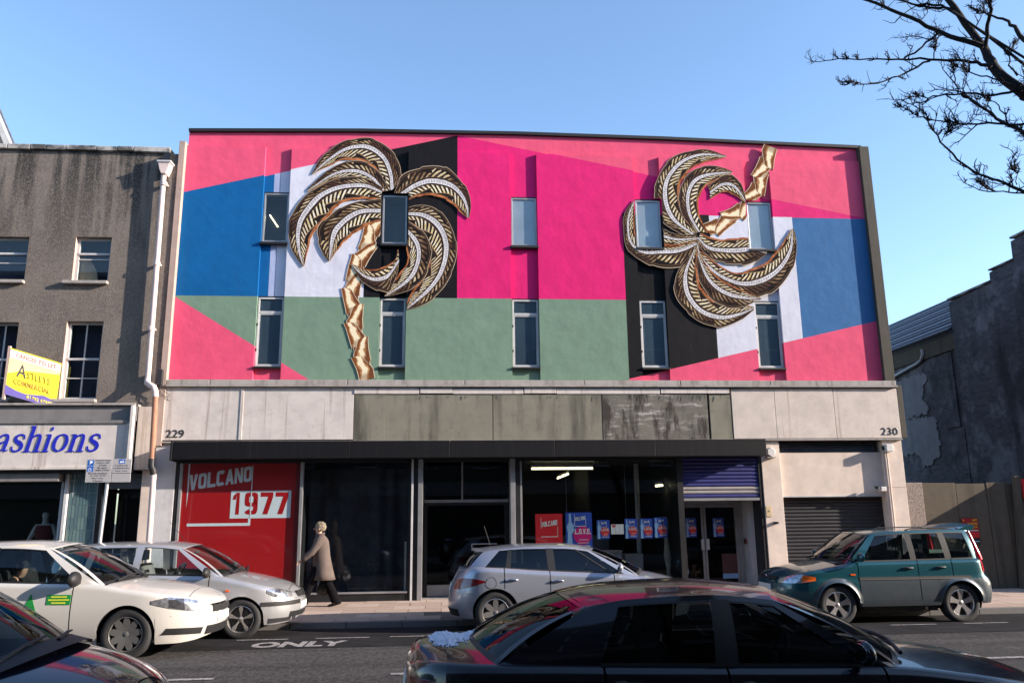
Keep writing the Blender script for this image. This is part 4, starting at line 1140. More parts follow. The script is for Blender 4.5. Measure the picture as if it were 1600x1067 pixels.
for k in range(4):
    p = [(-5.87, -.21, 4.5)]
    for j in range(6): p.append((-5.9 + .05 * j + .05 * math.sin(j * 2 + k), -.22, 4.4 - .07 * j * (1 if k % 2 else .5) + .05 * math.sin(k * 3 + j)))
    mb.tube(p, .006, 5)
ob('loose_cable', mb, 'black_plastic', grey)
# shop front below
bx('lead_apron', -16, -6.26, -.36, .0, 3.69, 3.98, 'lead', grey, .01)
bx('cornice', -16, -6.24, -.42, .0, 3.985, 4.03, 'concrete', grey, .008)
sgn = bx('shop_sign', -16, -6.36, -.40, -.36, 2.78, 3.62, 'fascia_white', grey, .006)
bx('sign_frame', -16, -6.26, -.43, -.36, 3.62, 3.685, 'lead', sgn, .006); bx('sign_frame', -16, -6.26, -.43, -.36, 2.72, 2.78, 'fascia_white', sgn, .006); bx('sign_frame', -6.36, -6.31, -.44, -.36, 2.78, 3.62, 'fascia_white', sgn, .006)
bx('sign_frame', -6.30, -6.24, -.47, -.30, 2.70, 3.98, 'fascia_white', sgn, .006)
bx('side_panel', -6.24, -5.93, -.22, -.1, 2.72, 3.98, 'fascia_cream', grey, .006)
bx('soffit', -16, -6.24, -.3, .3, 2.66, 2.715, 'shop_black', grey)

def letters(strokes_of, word, x_right, base, xh, parent, mat, y=-.405):
    """Bold slanted serif lower case, drawn with a broad pen: every stroke is a ribbon (x, z, width)."""
    w_all = sum(strokes_of[c][0] for c in word); x = x_right - w_all * xh
    for c in word:
        adv, strokes = strokes_of[c]; mb = MB()
        for si, st in enumerate(strokes):
            pts = resample([(p[0], p[1]) for p in st], 22) if len(st) > 2 else np.array([(p[0], p[1]) for p in st], float)
            wd = np.interp(np.linspace(0, 1, len(pts)), np.linspace(0, 1, len(st)), [p[2] for p in st])
            L, Rr = [], []
            for i in range(len(pts)):
                d = pts[min(i + 1, len(pts) - 1)] - pts[max(i - 1, 0)]; d = d / (np.hypot(*d) + 1e-9); nn = np.array([-d[1], d[0]]) * wd[i] / 2
                L.append(pts[i] + nn); Rr.append(pts[i] - nn)
            f = lambda p: (x + (p[0] + .22 * p[1]) * xh, base + p[1] * xh)
            yy = y - .004 - .0015 * si
            A = [f(p) for p in L]; B = [f(p) for p in Rr]
            mb.grid([[(p[0], yy, p[1]) for p in A], [(p[0], yy, p[1]) for p in B]])
            out = A + B[::-1]
            for i in range(len(out)):
                a, b = out[i], out[(i + 1) % len(out)]
                mb.add([(a[0], yy, a[1]), (b[0], yy, b[1]), (b[0], y, b[1]), (a[0], y, a[1])], [(0, 1, 2, 3)])
        ob('letter', mb, mat, parent)
        x += adv * xh
T_ = .09; K_ = .20
O_ = [(.45, 1.0, T_), (.2, .86, .17), (.1, .5, K_), (.2, .14, .17), (.45, 0, T_)]
O2 = [(.45, 1.0, T_), (.68, .86, .17), (.78, .5, K_), (.68, .14, .17), (.45, 0, T_)]
GL = {
    'F': (1.15, [[(.25, 0, K_ + .02), (.25, 1.45, K_ + .02)], [(.02, 1.45, .10), (1.1, 1.45, .10)], [(1.06, 1.45, .08), (1.06, 1.12, .08)], [(.3, .76, .10), (.82, .76, .10)], [(.78, .95, .07), (.78, .58, .07)], [(.02, 0, .08), (.52, 0, .08)]]),
    'a': (.92, [[(.16, .78, .12), (.3, .95, .12), (.5, .97, .15), (.62, .8, K_), (.62, .2, K_), (.7, .03, .13), (.84, .1, .06)], [(.6, .6, .07), (.35, .5, .13), (.16, .3, K_ - .03), (.22, .06, .15), (.42, .04, .1), (.6, .2, .07)]]),
    's': (.78, [[(.66, .72, .08), (.58, .93, .10), (.38, .98, .13), (.17, .86, .17), (.2, .65, .2), (.45, .5, .24), (.62, .33, .2), (.6, .12, .16), (.38, .01, .12), (.16, .08, .10), (.08, .3, .08)]]),
    'h': (1.03, [[(.22, 0, K_), (.22, 1.45, K_)], [(.04, 1.46, .08), (.3, 1.46, .08)], [(.26, .72, .07), (.45, .93, .12), (.66, .95, .17), (.74, .75, K_), (.74, 0, K_)], [(.04, 0, .07), (.42, 0, .07)], [(.56, 0, .07), (.95, 0, .07)]]),
    'i': (.5, [[(.22, 0, K_), (.22, .96, K_)], [(.04, .97, .08), (.28, .97, .08)], [(.04, 0, .07), (.42, 0, .07)], [(.20, 1.32, .05), (.22, 1.32, .25), (.28, 1.32, .25), (.31, 1.32, .05)]]),
    'o': (.93, [O_, O2]),
    'n': (1.03, [[(.22, 0, K_), (.22, .96, K_)], [(.04, .97, .08), (.28, .97, .08)], [(.26, .72, .07), (.45, .93, .12), (.66, .95, .17), (.74, .75, K_), (.74, 0, K_)], [(.04, 0, .07), (.42, 0, .07)], [(.56, 0, .07), (.95, 0, .07)]]),
}
letters(GL, 'Fashions', -6.87, 3.075, .335, sgn, 'blue_print')
bx('shutter_box', -16, -7.62, -.30, .0, 2.50, 2.655, 'lead', grey, .006)
bx('window_frame', -7.66, -7.61, -.05, .05, .35, 2.5, 'frame_white', grey, .004)
bx('shop_pane', -16, -7.665, -.01, -.004, .35, 2.5, 'shop_glass', grey)
bx('stall_riser', -16, -7.61, -.04, .1, .09, .345, 'shop_black', grey)
bx('window_frame', -7.56, -7.50, -.13, .05, .1, 2.65, 'frame_white', grey, .004)
m = MB()
for q in ([(-12, 2.6, .1), (-7.6, 2.6, .1), (-7.6, 2.6, 2.6), (-12, 2.6, 2.6)], [(-12, 0, .1), (-7.6, 0, .1), (-7.6, 2.6, .1), (-12, 2.6, .1)], [(-12, 0, 2.6), (-7.6, 0, 2.6), (-7.6, 2.6, 2.6), (-12, 2.6, 2.6)], [(-7.605, 0.06, .1), (-7.605, 2.6, .1), (-7.605, 2.6, 2.6), (-7.605, .06, 2.6)]):
    m.add(q, [(0, 1, 2, 3)])
ob('shop_interior', m, 'dark_room', grey)
bx('side_panel', -7.48, -7.40, -.06, .1, 2.20, 2.64, 'white_plastic', grey)
pier = bx('tiled_pier', -7.485, -6.95, -.05, .4, .1, 2.64, 'frame_white', grey)
TM = [MB().box(-.026, .026, -.012, 0, .004, .236).mesh('tile', plain('teal_glazed_tile_%d' % k, c, .22, .2)) for k, c in enumerate([(.10, .17, .18), (.13, .20, .20), (.09, .15, .17)])]
for r in range(11):
    for k in range(8): piece('tile', TM[rnd.randrange(3)], pier, (-7.45 + k * .066, -.05, .12 + r * .24))
bx('door_reveal', -6.945, -6.88, -.05, .7, .1, 2.64, 'shop_black', grey)
dl = bx('door_hood', -6.875, -6.11, .05, .3, 2.36, 2.64, 'lead', grey)
for k in range(3): bx('slat', -6.87, -6.115, .03, .05, 2.38 + k * .085, 2.44 + k * .085, 'vent', dl)
d = ob('shop_door', MB().box(-6.875, -6.81, .5, .55, .1, 2.36).box(-6.17, -6.11, .5, .55, .1, 2.36).box(-6.81, -6.17, .5, .55, .1, .5).box(-6.81, -6.17, .5, .55, 1.2, 1.24).box(-6.81, -6.17, .5, .55, 2.28, 2.36).box(-6.6, -6.56, .5, .55, .5, 2.28), 'frame_dark', grey)
bx('pane', -6.81, -6.17, .52, .526, .5, 2.28, 'shop_glass', d); bx('push_bar', -6.81, -6.17, .46, .48, 1.05, 1.09, 'frame_grey', d, .004)
bx('door_dark', -6.87, -6.115, .8, .82, .1, 2.4, 'dark_room', d)
bx('stone_pier', -6.105, -5.91, -.10, .5, .1, 2.715, 'cream_wall', grey, .008)

def figure(name, joints, edges, root, mats, parent=None, sub=2, smooth=True):
    """A body grown as one surface over a skeleton of (position, radius) joints."""
    ids = list(joints); me = bpy.data.meshes.new(name)
    me.from_pydata([joints[k][0] for k in ids], [(ids.index(a), ids.index(b)) for a, b in edges], [])
    o = bpy.data.objects.new(name, me); COL.objects.link(o)
    sk = o.modifiers.new('skin', 'SKIN'); sk.use_smooth_shade = True
    if not me.skin_vertices: me.skin_vertices.new()
    for i, k in enumerate(ids):
        r = joints[k][1]; me.skin_vertices[0].data[i].radius = r if isinstance(r, tuple) else (r, r)
        me.skin_vertices[0].data[i].use_root = (k == root)
    ss = o.modifiers.new('sub', 'SUBSURF'); ss.levels = sub; ss.render_levels = sub
    bpy.context.view_layer.update()
    dg = bpy.context.evaluated_depsgraph_get()
    out = bpy.data.meshes.new_from_object(o.evaluated_get(dg)); out.name = name
    bpy.data.objects.remove(o)
    out.materials.clear()
    for m in (mats if isinstance(mats, (list, tuple)) else [mats]): out.materials.append(M[m] if isinstance(m, str) else m)
    for p in out.polygons: p.use_smooth = True
    r = bpy.data.objects.new(name, out); COL.objects.link(r); adopt(r, parent)
    return r
# clothes dummy in the shop
M['dummy'] = plain('pale_dummy_skin', (.55, .53, .50), .4, .05); M['maroon'] = plain('maroon_cloth', (.13, .015, .02), .9, .2); M['skirt'] = plain('pale_grey_cloth', (.42, .40, .42), .9, .2)
dm = thing('mannequin', 'pale mannequin in a maroon top standing in the clothes shop window', 'mannequin', (-8.12, .45, .1))
J = {'pel': ((-8.12, .45, 1.15), .13), 'waist': ((-8.12, .45, 1.33), .10), 'chest': ((-8.12, .45, 1.55), .13), 'neck': ((-8.12, .45, 1.74), .045), 'chin': ((-8.12, .43, 1.82), .06), 'head': ((-8.12, .44, 1.93), .085),
     'shl': ((-8.28, .45, 1.64), .06), 'ell': ((-8.38, .42, 1.40), .042), 'hal': ((-8.48, .36, 1.16), .03), 'shr': ((-7.96, .45, 1.64), .06), 'elr': ((-7.86, .42, 1.42), .042), 'har': ((-7.92, .30, 1.22), .03),
     'kl': ((-8.20, .45, .62), .065), 'al': ((-8.21, .45, .18), .04), 'fl': ((-8.21, .33, .13), .035), 'kr': ((-8.04, .45, .62), .065), 'ar': ((-8.03, .45, .18), .04), 'fr': ((-8.03, .33, .13), .035)}
ED = [('pel', 'waist'), ('waist', 'chest'), ('chest', 'neck'), ('neck', 'chin'), ('chin', 'head'), ('chest', 'shl'), ('shl', 'ell'), ('ell', 'hal'), ('chest', 'shr'), ('shr', 'elr'), ('elr', 'har'), ('pel', 'kl'), ('kl', 'al'), ('al', 'fl'), ('pel', 'kr'), ('kr', 'ar'), ('ar', 'fr')]
figure('body', J, ED, 'pel', 'dummy', dm)
prof = [(1.66, .17, .10), (1.55, .19, .155), (1.38, .15, .13), (1.22, .18, .15)]
ob('top', MB().grid([[(-8.12 + a * math.cos(t), .45 + b * math.sin(t), z) for t in np.linspace(0, 2 * PI, 21)] for z, a, b in prof]), 'maroon', dm, smooth=180)
prof = [(1.25, .17, .15), (1.0, .22, .18), (.62, .27, .22)]
ob('skirt', MB().grid([[(-8.12 + a * (1 + .06 * math.sin(6 * t)) * math.cos(t), .45 + b * (1 + .06 * math.sin(6 * t)) * math.sin(t), z) for t in np.linspace(0, 2 * PI, 41)] for z, a, b in prof]), 'skirt', dm, smooth=180)

# estate agents' board
BX, BYw, BZ = Vector((-8.75, -.40, 5.14)), Vector((.88, .26, -.26)), Vector((-.02, .0, -.93))
def bframe(p): return BX + BYw * p.x - BZ * (p.z - 1) + Vector((.28, -.95, 0)).normalized() * (-p.y)
brd = thing('letting_board', 'tilted yellow offices-to-let board fixed above the clothes shop', 'sign', (-8.3, -.4, 4.1))
def bsheet(name, pts, y, d, mat, parent=brd):
    n = len(pts); vs = [bframe(Vector((a, y, b))) for a, b in pts] + [bframe(Vector((a, y - d, b))) for a, b in pts]
    return ob(name, _mb(vs, n), mat, parent)
def _mb(vs, n):
    m = MB(); m.add(vs, [tuple(range(n)), tuple(range(n, 2 * n))[::-1]] + [(i, (i + 1) % n, n + (i + 1) % n, n + i) for i in range(n)]); return m
yel, pale = plain('board_yellow', srgb(236, 218, 60), .5, .05, bump=0), plain('board_cream', srgb(238, 226, 160), .5, .05, bump=0)
bsheet('panel', [(0, 0), (1, 0), (1, 1), (0, 1)], 0, .03, yel)
bsheet('header_band', [(0, .80), (1, .80), (1, .97), (0, .97)], -.0315, .002, plain('board_pink_white', srgb(244, 224, 226), .5, .03, bump=0))
bsheet('pale_sweep', [(0, .45), (.3, .6), (.6, .66), (1, .74), (1, .795), (0, .795)], -.0315, .001, pale)
bsheet('footer_band', [(0, 0), (1, 0), (1, .15), (.75, .2), (.4, .12), (.2, .14), (0, .2)], -.0315, .001, plain('board_violet', srgb(108, 98, 170), .5, .05, bump=0))
oran, greyp = plain('board_orange', srgb(226, 120, 80), .5, .05, bump=0), plain('board_grey', srgb(84, 80, 90), .5, .05, bump=0)
bf = lambda p: bframe(Vector((p.x, p.y, p.z)))
text_mesh('OFFICES TO LET', .12, .92, .835, .925, -.0345, oran, brd, frame=bf, bold=.012, depth=.002)
text_mesh('A', .18, .36, .44, .72, -.0345, greyp, brd, frame=bf, bold=.0, depth=.002)
text_mesh('STLEYS', .38, .84, .46, .60, -.0345, plain('board_gold', srgb(206, 176, 60), .5, .05, bump=0), brd, frame=bf, bold=.01, depth=.002)
text_mesh('COMMERCIAL', .14, .86, .27, .38, -.0345, plain('board_gold2', srgb(206, 160, 60), .5, .05, bump=0), brd, frame=bf, bold=.01, depth=.002)
text_mesh('01792 479850', .42, .97, .035, .11, -.0345, yel, brd, frame=bf, bold=.02, depth=.002)
for i, (z0, z1) in enumerate([(5.0, 5.0), (4.3, 4.3)]): ob('bracket', MB().tube([(-8.7, -.38, z0), (-8.7, -.08, z1)], .015, 6), 'dark_metal', brd)
bx('post', -8.80, -8.755, -.43, -.38, 4.10, 5.18, 'reveal', brd)

# parking sign
ps = thing('parking_sign', 'grey parking sign plates on a slim post in front of the clothes shop', 'sign', (-5.86, -2.4, .04))
ob('post', MB().tube([(-5.93, -2.37, .04), (-5.84, -2.37, 2.75)], .03, 10), 'galv', ps, smooth=60)
GP = plain('sign_grey_face', (.38, .37, .38), .5, .06, bump=0); SB = plain('sign_blue', srgb(30, 96, 190), .45, .05, bump=0)
bx('plate', -6.21, -5.785, -2.42, -2.405, 2.375, 2.77, GP, ps, .003); bx('plate', -5.775, -5.46, -2.42, -2.405, 2.53, 2.775, GP, ps, .003); bx('plate', -5.775, -5.46, -2.42, -2.405, 2.375, 2.522, GP, ps, .003)
bx('backing_rail', -6.2, -5.47, -2.404, -2.39, 2.55, 2.60, 'galv', ps)
yy = -2.4205
for z in (2.66, 2.555):
    bx('symbol_square', -6.19, -6.09, yy - .001, yy, z, z + .095, SB, ps)
text_mesh('P', -6.165, -6.115, 2.675, 2.74, yy - .0015, 'white_print', ps, 'symbol', bold=.03, depth=.0005)
w = MB().lathe([(.012, 0), (.012, .001)], (-6.14, yy - .0025, 2.635), 'y', 10); w.box(-6.148, -6.135, yy - .0025, yy - .0015, 2.595, 2.622).box(-6.135, -6.115, yy - .0025, yy - .0015, 2.597, 2.605)
w.lathe([(.022, 0), (.03, 0), (.03, .001), (.022, .001)], (-6.147, yy - .0025, 2.59), 'y', 14)
ob('symbol', w, 'white_print', ps)
bx('symbol_square', -5.67, -5.57, yy - .001, yy, 2.69, 2.765, SB, ps)
w = MB().box(-5.655, -5.62, yy - .0025, yy - .0015, 2.705, 2.735).box(-5.612, -5.60, yy - .0025, yy - .0015, 2.705, 2.75).box(-5.598, -5.585, yy - .0025, yy - .0015, 2.705, 2.73); ob('symbol', w, 'white_print', ps)
for t_, a, b, z in [('Disabled badge', -6.06, -5.81, 2.735), ('holders only', -6.04, -5.83, 2.695), ('3 hours', -6.0, -5.87, 2.655), ('No return', -6.02, -5.86, 2.61), ('within 2 hours', -6.05, -5.82, 2.57), ('Permit holders', -6.16, -5.85, 2.515), ('at any time', -6.13, -5.87, 2.475), ('Max stay', -6.10, -5.9, 2.43), ('2 hours', -6.08, -5.92, 2.39),
                    ('Loading only', -5.73, -5.51, 2.645), ('Loading 20 mins', -5.75, -5.49, 2.60), ('8 am - 6 pm', -5.72, -5.52, 2.555)]:
    text_mesh(t_, a, b, z, z + .026, yy - .001, 'black_print', ps, depth=.0004, bold=.01)

# ------------------------------------------------------------------ gabled house behind, side wall on the right, yard wall
gh = thing('gabled_house', 'tan gable with a white bargeboard rising behind the grey building', 'building', (-15, 6, 0))
gp = [(-17.6, 11.0), (-11.7, 11.0), (-14.7, 17.4)]
ob('gable_wall', MB().prism([(-17.0, 0), (-12.3, 0), (-12.3, 11.8), (-14.65, 16.6), (-17.0, 11.8)], 'y', 5.05, 5.4), plain('tan_render', (.46, .36, .28), .8), gh)
for s in (1, -1):
    q = [(-14.65, 17.15), (-14.65 + s * 2.6, 11.83), (-14.65 + s * 2.6 + s * .02, 12.15), (-14.65 + s * .02, 17.5)]
    ob('bargeboard', MB().prism([(-14.65, 16.65), (-14.65 + s * 2.5, 11.55), (-14.65 + s * 2.5, 11.9), (-14.65, 17.0)], 'y', 4.85, 5.04), 'frame_white', gh)
    ob('roof', MB().prism([(-14.65, 17.005), (-14.65 + s * 2.56, 11.8), (-14.65 + s * 2.56, 11.9), (-14.65, 17.1)], 'y', 5.045, 5.09), 'slate', gh)
fl = thing('side_building', 'tall dark brick building with patched, blackened side wall and a slate rear roof', 'building', (17, 4, 0))
FX = 14.6
prof = [(-.3, .1), (4.65, .1), (4.65, 7.66), (2.80, 7.72), (2.78, 8.0), (1.84, 8.04), (1.82, 8.55), (-.3, 8.6)]
ob('front_wall', MB().prism(prof, 'x', FX - .06, FX + 7), 'brick_side', fl)
for a, b, z0, z1 in [(-.32, 1.80, 8.605, 8.66), (1.80, 2.77, 8.045, 8.09), (2.77, 4.68, 7.70, 7.76)]: bx('parapet_coping', FX - .10, FX + .3, a, b, z0 if z0 > 7.75 else 7.725, z1 if z0 > 7.75 else 7.79, 'coping', fl, .01)
bx('rear_wall', FX, FX + 6, 4.655, 16, .1, 6.75, 'brick_side', fl)
bx('eaves_board', FX - .05, FX + .2, 4.66, 16, 6.30, 6.78, 'yard_wall', fl)
rw = thing and MB().prism([(FX - .12, 6.82), (FX + 2.4, 8.75), (FX + 2.4, 8.6), (FX - .0, 6.70)], 'y', 4.7, 16)
rf = ob('rear_roof', rw, 'slate', fl)
M['slate_wet'] = plain('pale_slate_course', (.22, .23, .28), .4, .2, vs=9)
n = 11
for i in range(n):
    f0, f1 = i / n, (i + 1) / n
    a = Vector((FX - .15 + 2.5 * f0, 0, 6.84 + 1.93 * f0)); b = Vector((FX - .15 + 2.5 * f1, 0, 6.84 + 1.93 * f1))
    up = Vector((-.61, 0, .79))
    p0, p1, p2, p3 = a + up * .06, b + up * .012, b + up * .0, a + up * .0
    ob('slate_course', MB().prism([(p.x, p.z) for p in (p0, p1, p2, p3)], 'y', 4.71, 16), 'slate_wet' if i % 2 else 'slate', rf)
ob('waste_pipe', MB().tube([(FX - .06, 8.4, 6.0), (FX - .07, 6.6, 6.22), (FX - .07, 6.35, 6.28), (FX - .07, 6.2, 6.45), (FX - .07, 6.2, 6.6)], .05, 10), 'frame_white', fl, smooth=60)
def patch(name, pts, mat, d=.03):
    rp = [(y + rnd.uniform(-.07, .07), z + rnd.uniform(-.06, .06)) for y, z in resample(pts + pts[:1], 110)[:-1]]
    ob(name, MB().prism(rp, 'x', FX - d, FX + .001), mat, fl)
patch('render_patch', [(9.5, 5.9), (6.45, 5.9), (6.4, 5.5), (6.55, 5.1), (6.3, 4.75), (6.9, 4.65), (9.5, 4.7)], 'render_patch')
patch('render_patch', [(9.5, 4.6), (6.35, 4.55), (6.05, 4.2), (6.0, 3.5), (6.4, 3.2), (7.0, 3.1), (7.3, 3.5), (9.5, 3.4)], 'render_patch')
patch('render_patch', [(6.9, 2.6), (6.8, 1.9), (6.4, 1.5), (6.6, 2.2)], 'render_patch', .02)
bx('brick_pier', FX - .035, FX + .001, 4.9, 5.55, 4.1, 6.25, 'brick_side', fl); bx('brick_pier', FX - .03, FX + .001, 4.75, 5.2, 1.0, 4.02, 'brick_side', fl)
bx('joint_shadow_gap', FX - .02, FX + .0005, 4.58, 4.655, .1, 6.9, 'shop_black', fl)

yw = thing('yard_wall', 'stained concrete yard wall with a pebbledash pier, right of the cream end bay', 'wall', (12, .1, .1))
xs = [10.26, 11.02, 11.72, 12.16, 13.4, 14.5]
for i, (a, b) in enumerate(zip(xs, xs[1:])): bx('wall_panel', a + .004, b - .004, .0 + .012 * (i % 2), .22, .08, 2.33 - .02 * (i % 2), 'yard_wall', yw, .01)
bx('pebble_pier', 9.88, 10.255, -.03, .25, .08, 2.34, 'pebble', yw, .015)
ob('gate_post', MB().prism([(12.14, .09), (12.28, .09), (12.46, 2.46), (12.32, 2.46)], 'y', -.12, -.015), 'yard_wall', yw, bevel=.01)
bx('metal_post', 12.36, 12.41, -.1, -.03, .09, 2.2, 'lead', yw)
t = thing('wall_poster', 'small dark red art poster with yellow capitals pasted on the yard wall', 'poster', (11.24, -.01, 1.04))
bx('sheet', 11.055, 11.42, -.012, -.002, 1.02, 1.58, plain('poster_dark_red', srgb(146, 20, 26), .5, .1, bump=0), t)
bx('lower_band', 11.055, 11.42, -.0145, -.0125, 1.02, 1.16, 'black_print', t); bx('red_panel', 11.24, 11.405, -.0145, -.0125, 1.17, 1.285, PR, t)
YT = plain('poster_yellow', srgb(230, 176, 40), .5, .05, bump=0)
for s, a, b, z in [('A', 11.075, 11.11, 1.51), ('ART', 11.29, 11.40, 1.51), ('ACROSS', 11.17, 11.40, 1.435), ('THE CITY', 11.12, 11.40, 1.36)]: text_mesh(s, a, b, z, z + .048, -.0128, YT, t, bold=.03, depth=.001)
bx('text_line', 11.15, 11.40, -.014, -.0125, 1.31, 1.325, 'white_print', t); bx('text_line', 11.25, 11.40, -.016, -.0148, 1.08, 1.10, PL, t)
t = thing('red_sign', 'bright red sign board at the top of the gate post on the yard wall', 'sign', (12.7, -.1, 1.9))
bx('board', 12.50, 13.3, -.06, -.03, 1.98, 2.40, plain('red_sign_board', srgb(214, 30, 40), .5, .05), t); bx('bracket', 12.42, 12.499, -.05, -.03, 2.1, 2.15, 'dark_metal', t)
# unseen lean-to added beyond the yard wall, shaped to cast its slanting shade
t = thing('shade_block', 'unseen lean-to block added to cast shade on the yard wall', 'building', (15.8, -1.2, 0))
ob('shade_block_wall', MB().prism([(-1.5, .05), (-.305, .05), (-.305, 3.25), (-1.5, 2.68)], 'x', 14.52, 18), 'brick_side', t)
ob('shade_block_roof', MB().prism([(-1.6, 2.65), (-.31, 3.265), (-.31, 3.36), (-1.6, 2.745)], 'x', 14.47, 18.1), 'slate', t)
# weeds at the wall foot
mb = MB()
for k in range(150):
    x = rnd.uniform(10.2, 14) if k % 3 else rnd.uniform(-2, -.8); y = -.03 if k % 3 else .2; h = rnd.uniform(.02, .07)
    a = rnd.uniform(0, 6.28); dx, dy = .02 * math.cos(a), .02 * math.sin(a)
    mb.add([(x - dy * .4, y + dx * .2, .113), (x + dy * .4, y - dx * .2, .113), (x + dx, y - abs(dy), .113 + h)], [(0, 1, 2)])
tag(kind(ob('weeds', mb, plain('weed_green', (.10, .12, .035), .8)), 'stuff'), 'sparse weeds along the foot of the walls', 'weeds')

# ------------------------------------------------------------------ houses across the street (behind the camera): they shade the near lane and show in the glass
def terrace(x0, x1, h, col, lab):
    t = thing('terrace_house', lab, 'building', ((x0 + x1) / 2, -23, 0), group='houses across the street')
    n = max(2, int((x1 - x0) / 2.4)); w = (x1 - x0) / n
    bx('wall', x0, x1, -29, -19.3, 0, h, col, t)
    for k in range(n):
        cx = x0 + (k + .5) * w
        for z in (3.9, 6.6, 9.3):
            f = bx('window', cx - .5, cx + .5, -19.3, -19.25, z, z + 1.6, 'frame_white', t); bx('pane', cx - .44, cx + .44, -19.249, -19.24, z + .06, z + 1.54, 'frame_dark', f)
    bx('shop_window', x0 + .5, x1 - .5, -19.3, -19.26, .5, 2.5, 'frame_dark', t)
    bx('shop_fascia', x0 + .2, x1 - .2, -19.3, -19.15, 2.7, 3.3, 'lead', t)
    bx('parapet', x0, x1, -19.5, -19.2, h, h + .15, 'concrete', t)
OB, OG = plain('dark_brick', (.05, .035, .028), .9), plain('grey_render', (.06, .058, .055), .9)
for i, (x0, x1, h) in enumerate([(-22, -13, 12.6), (-12.9, -5, 12.2), (-4.9, 3, 12.9), (3.1, 11, 12.3), (11.1, 20, 13.0), (20.1, 30, 12.4), (30.1, 42, 12.8), (42.1, 60, 12.6)]):
    terrace(x0, x1, h, OB if i % 2 else OG, ['grey rendered', 'brick'][i % 2] + ' shop house ' + ['at the near end of the row across the street', 'across the street from the grey roughcast building', 'across the street from the red window', 'across the street from the garage shutter', 'across the street from the yard wall', 'across the street from the dark side building', 'second from the far end of the row across the street', 'at the far end of the row across the street'][i])

# ------------------------------------------------------------------ bare street tree at the right
M['bark'] = plain('dark_bark', (.011, .009, .009), .95, .35, vs=12, bump=.6, bs=30, bd=.01)
tree = thing('street_tree', 'bare winter street tree with knobbly twigs reaching in from the upper right', 'tree', (6.9, -13.9, .06))
def limb(name, pts, r0, r1, n=8):
    p = [Vector(q) for q in pts]; k = len(p)
    ob(name, MB().tube(p, [r0 + (r1 - r0) * (i / (k - 1)) ** .8 for i in range(k)], n), 'bark', tree, smooth=70)
    return p
TW = MB(); tr = random.Random(11)
def twig(p, d, ln, r, depth):
    pts = [p]; dd = d.normalized()
    m = 4
    for i in range(m):
        dd = (dd + Vector((tr.uniform(-.35, .35), tr.uniform(-.35, .35), tr.uniform(-.22, .4)))).normalized()
        pts.append(pts[-1] + dd * ln / m)
    TW.tube(pts, [r * (1 - .13 * i) for i in range(m + 1)], 4 if r < .006 else 5)
    if depth == 0:
        return
    for i in range(1, m + 1):
        for _ in range(tr.choice((1, 1, 2)) if depth > 1 else tr.choice((1, 2, 2))):
            side = Vector((tr.uniform(-1, 1), tr.uniform(-1, 1), tr.uniform(-.5, 1)))
            twig(pts[i], dd * .5 + side, ln * tr.uniform(.32, .6), r * .62, depth - 1)
def knot(p, d, r):
    for _ in range(tr.randint(3, 5)):
        twig(p, d + Vector((tr.uniform(-1, 1), tr.uniform(-1, 1), tr.uniform(-.7, 1))), tr.uniform(.04, .085), .0048, 1)

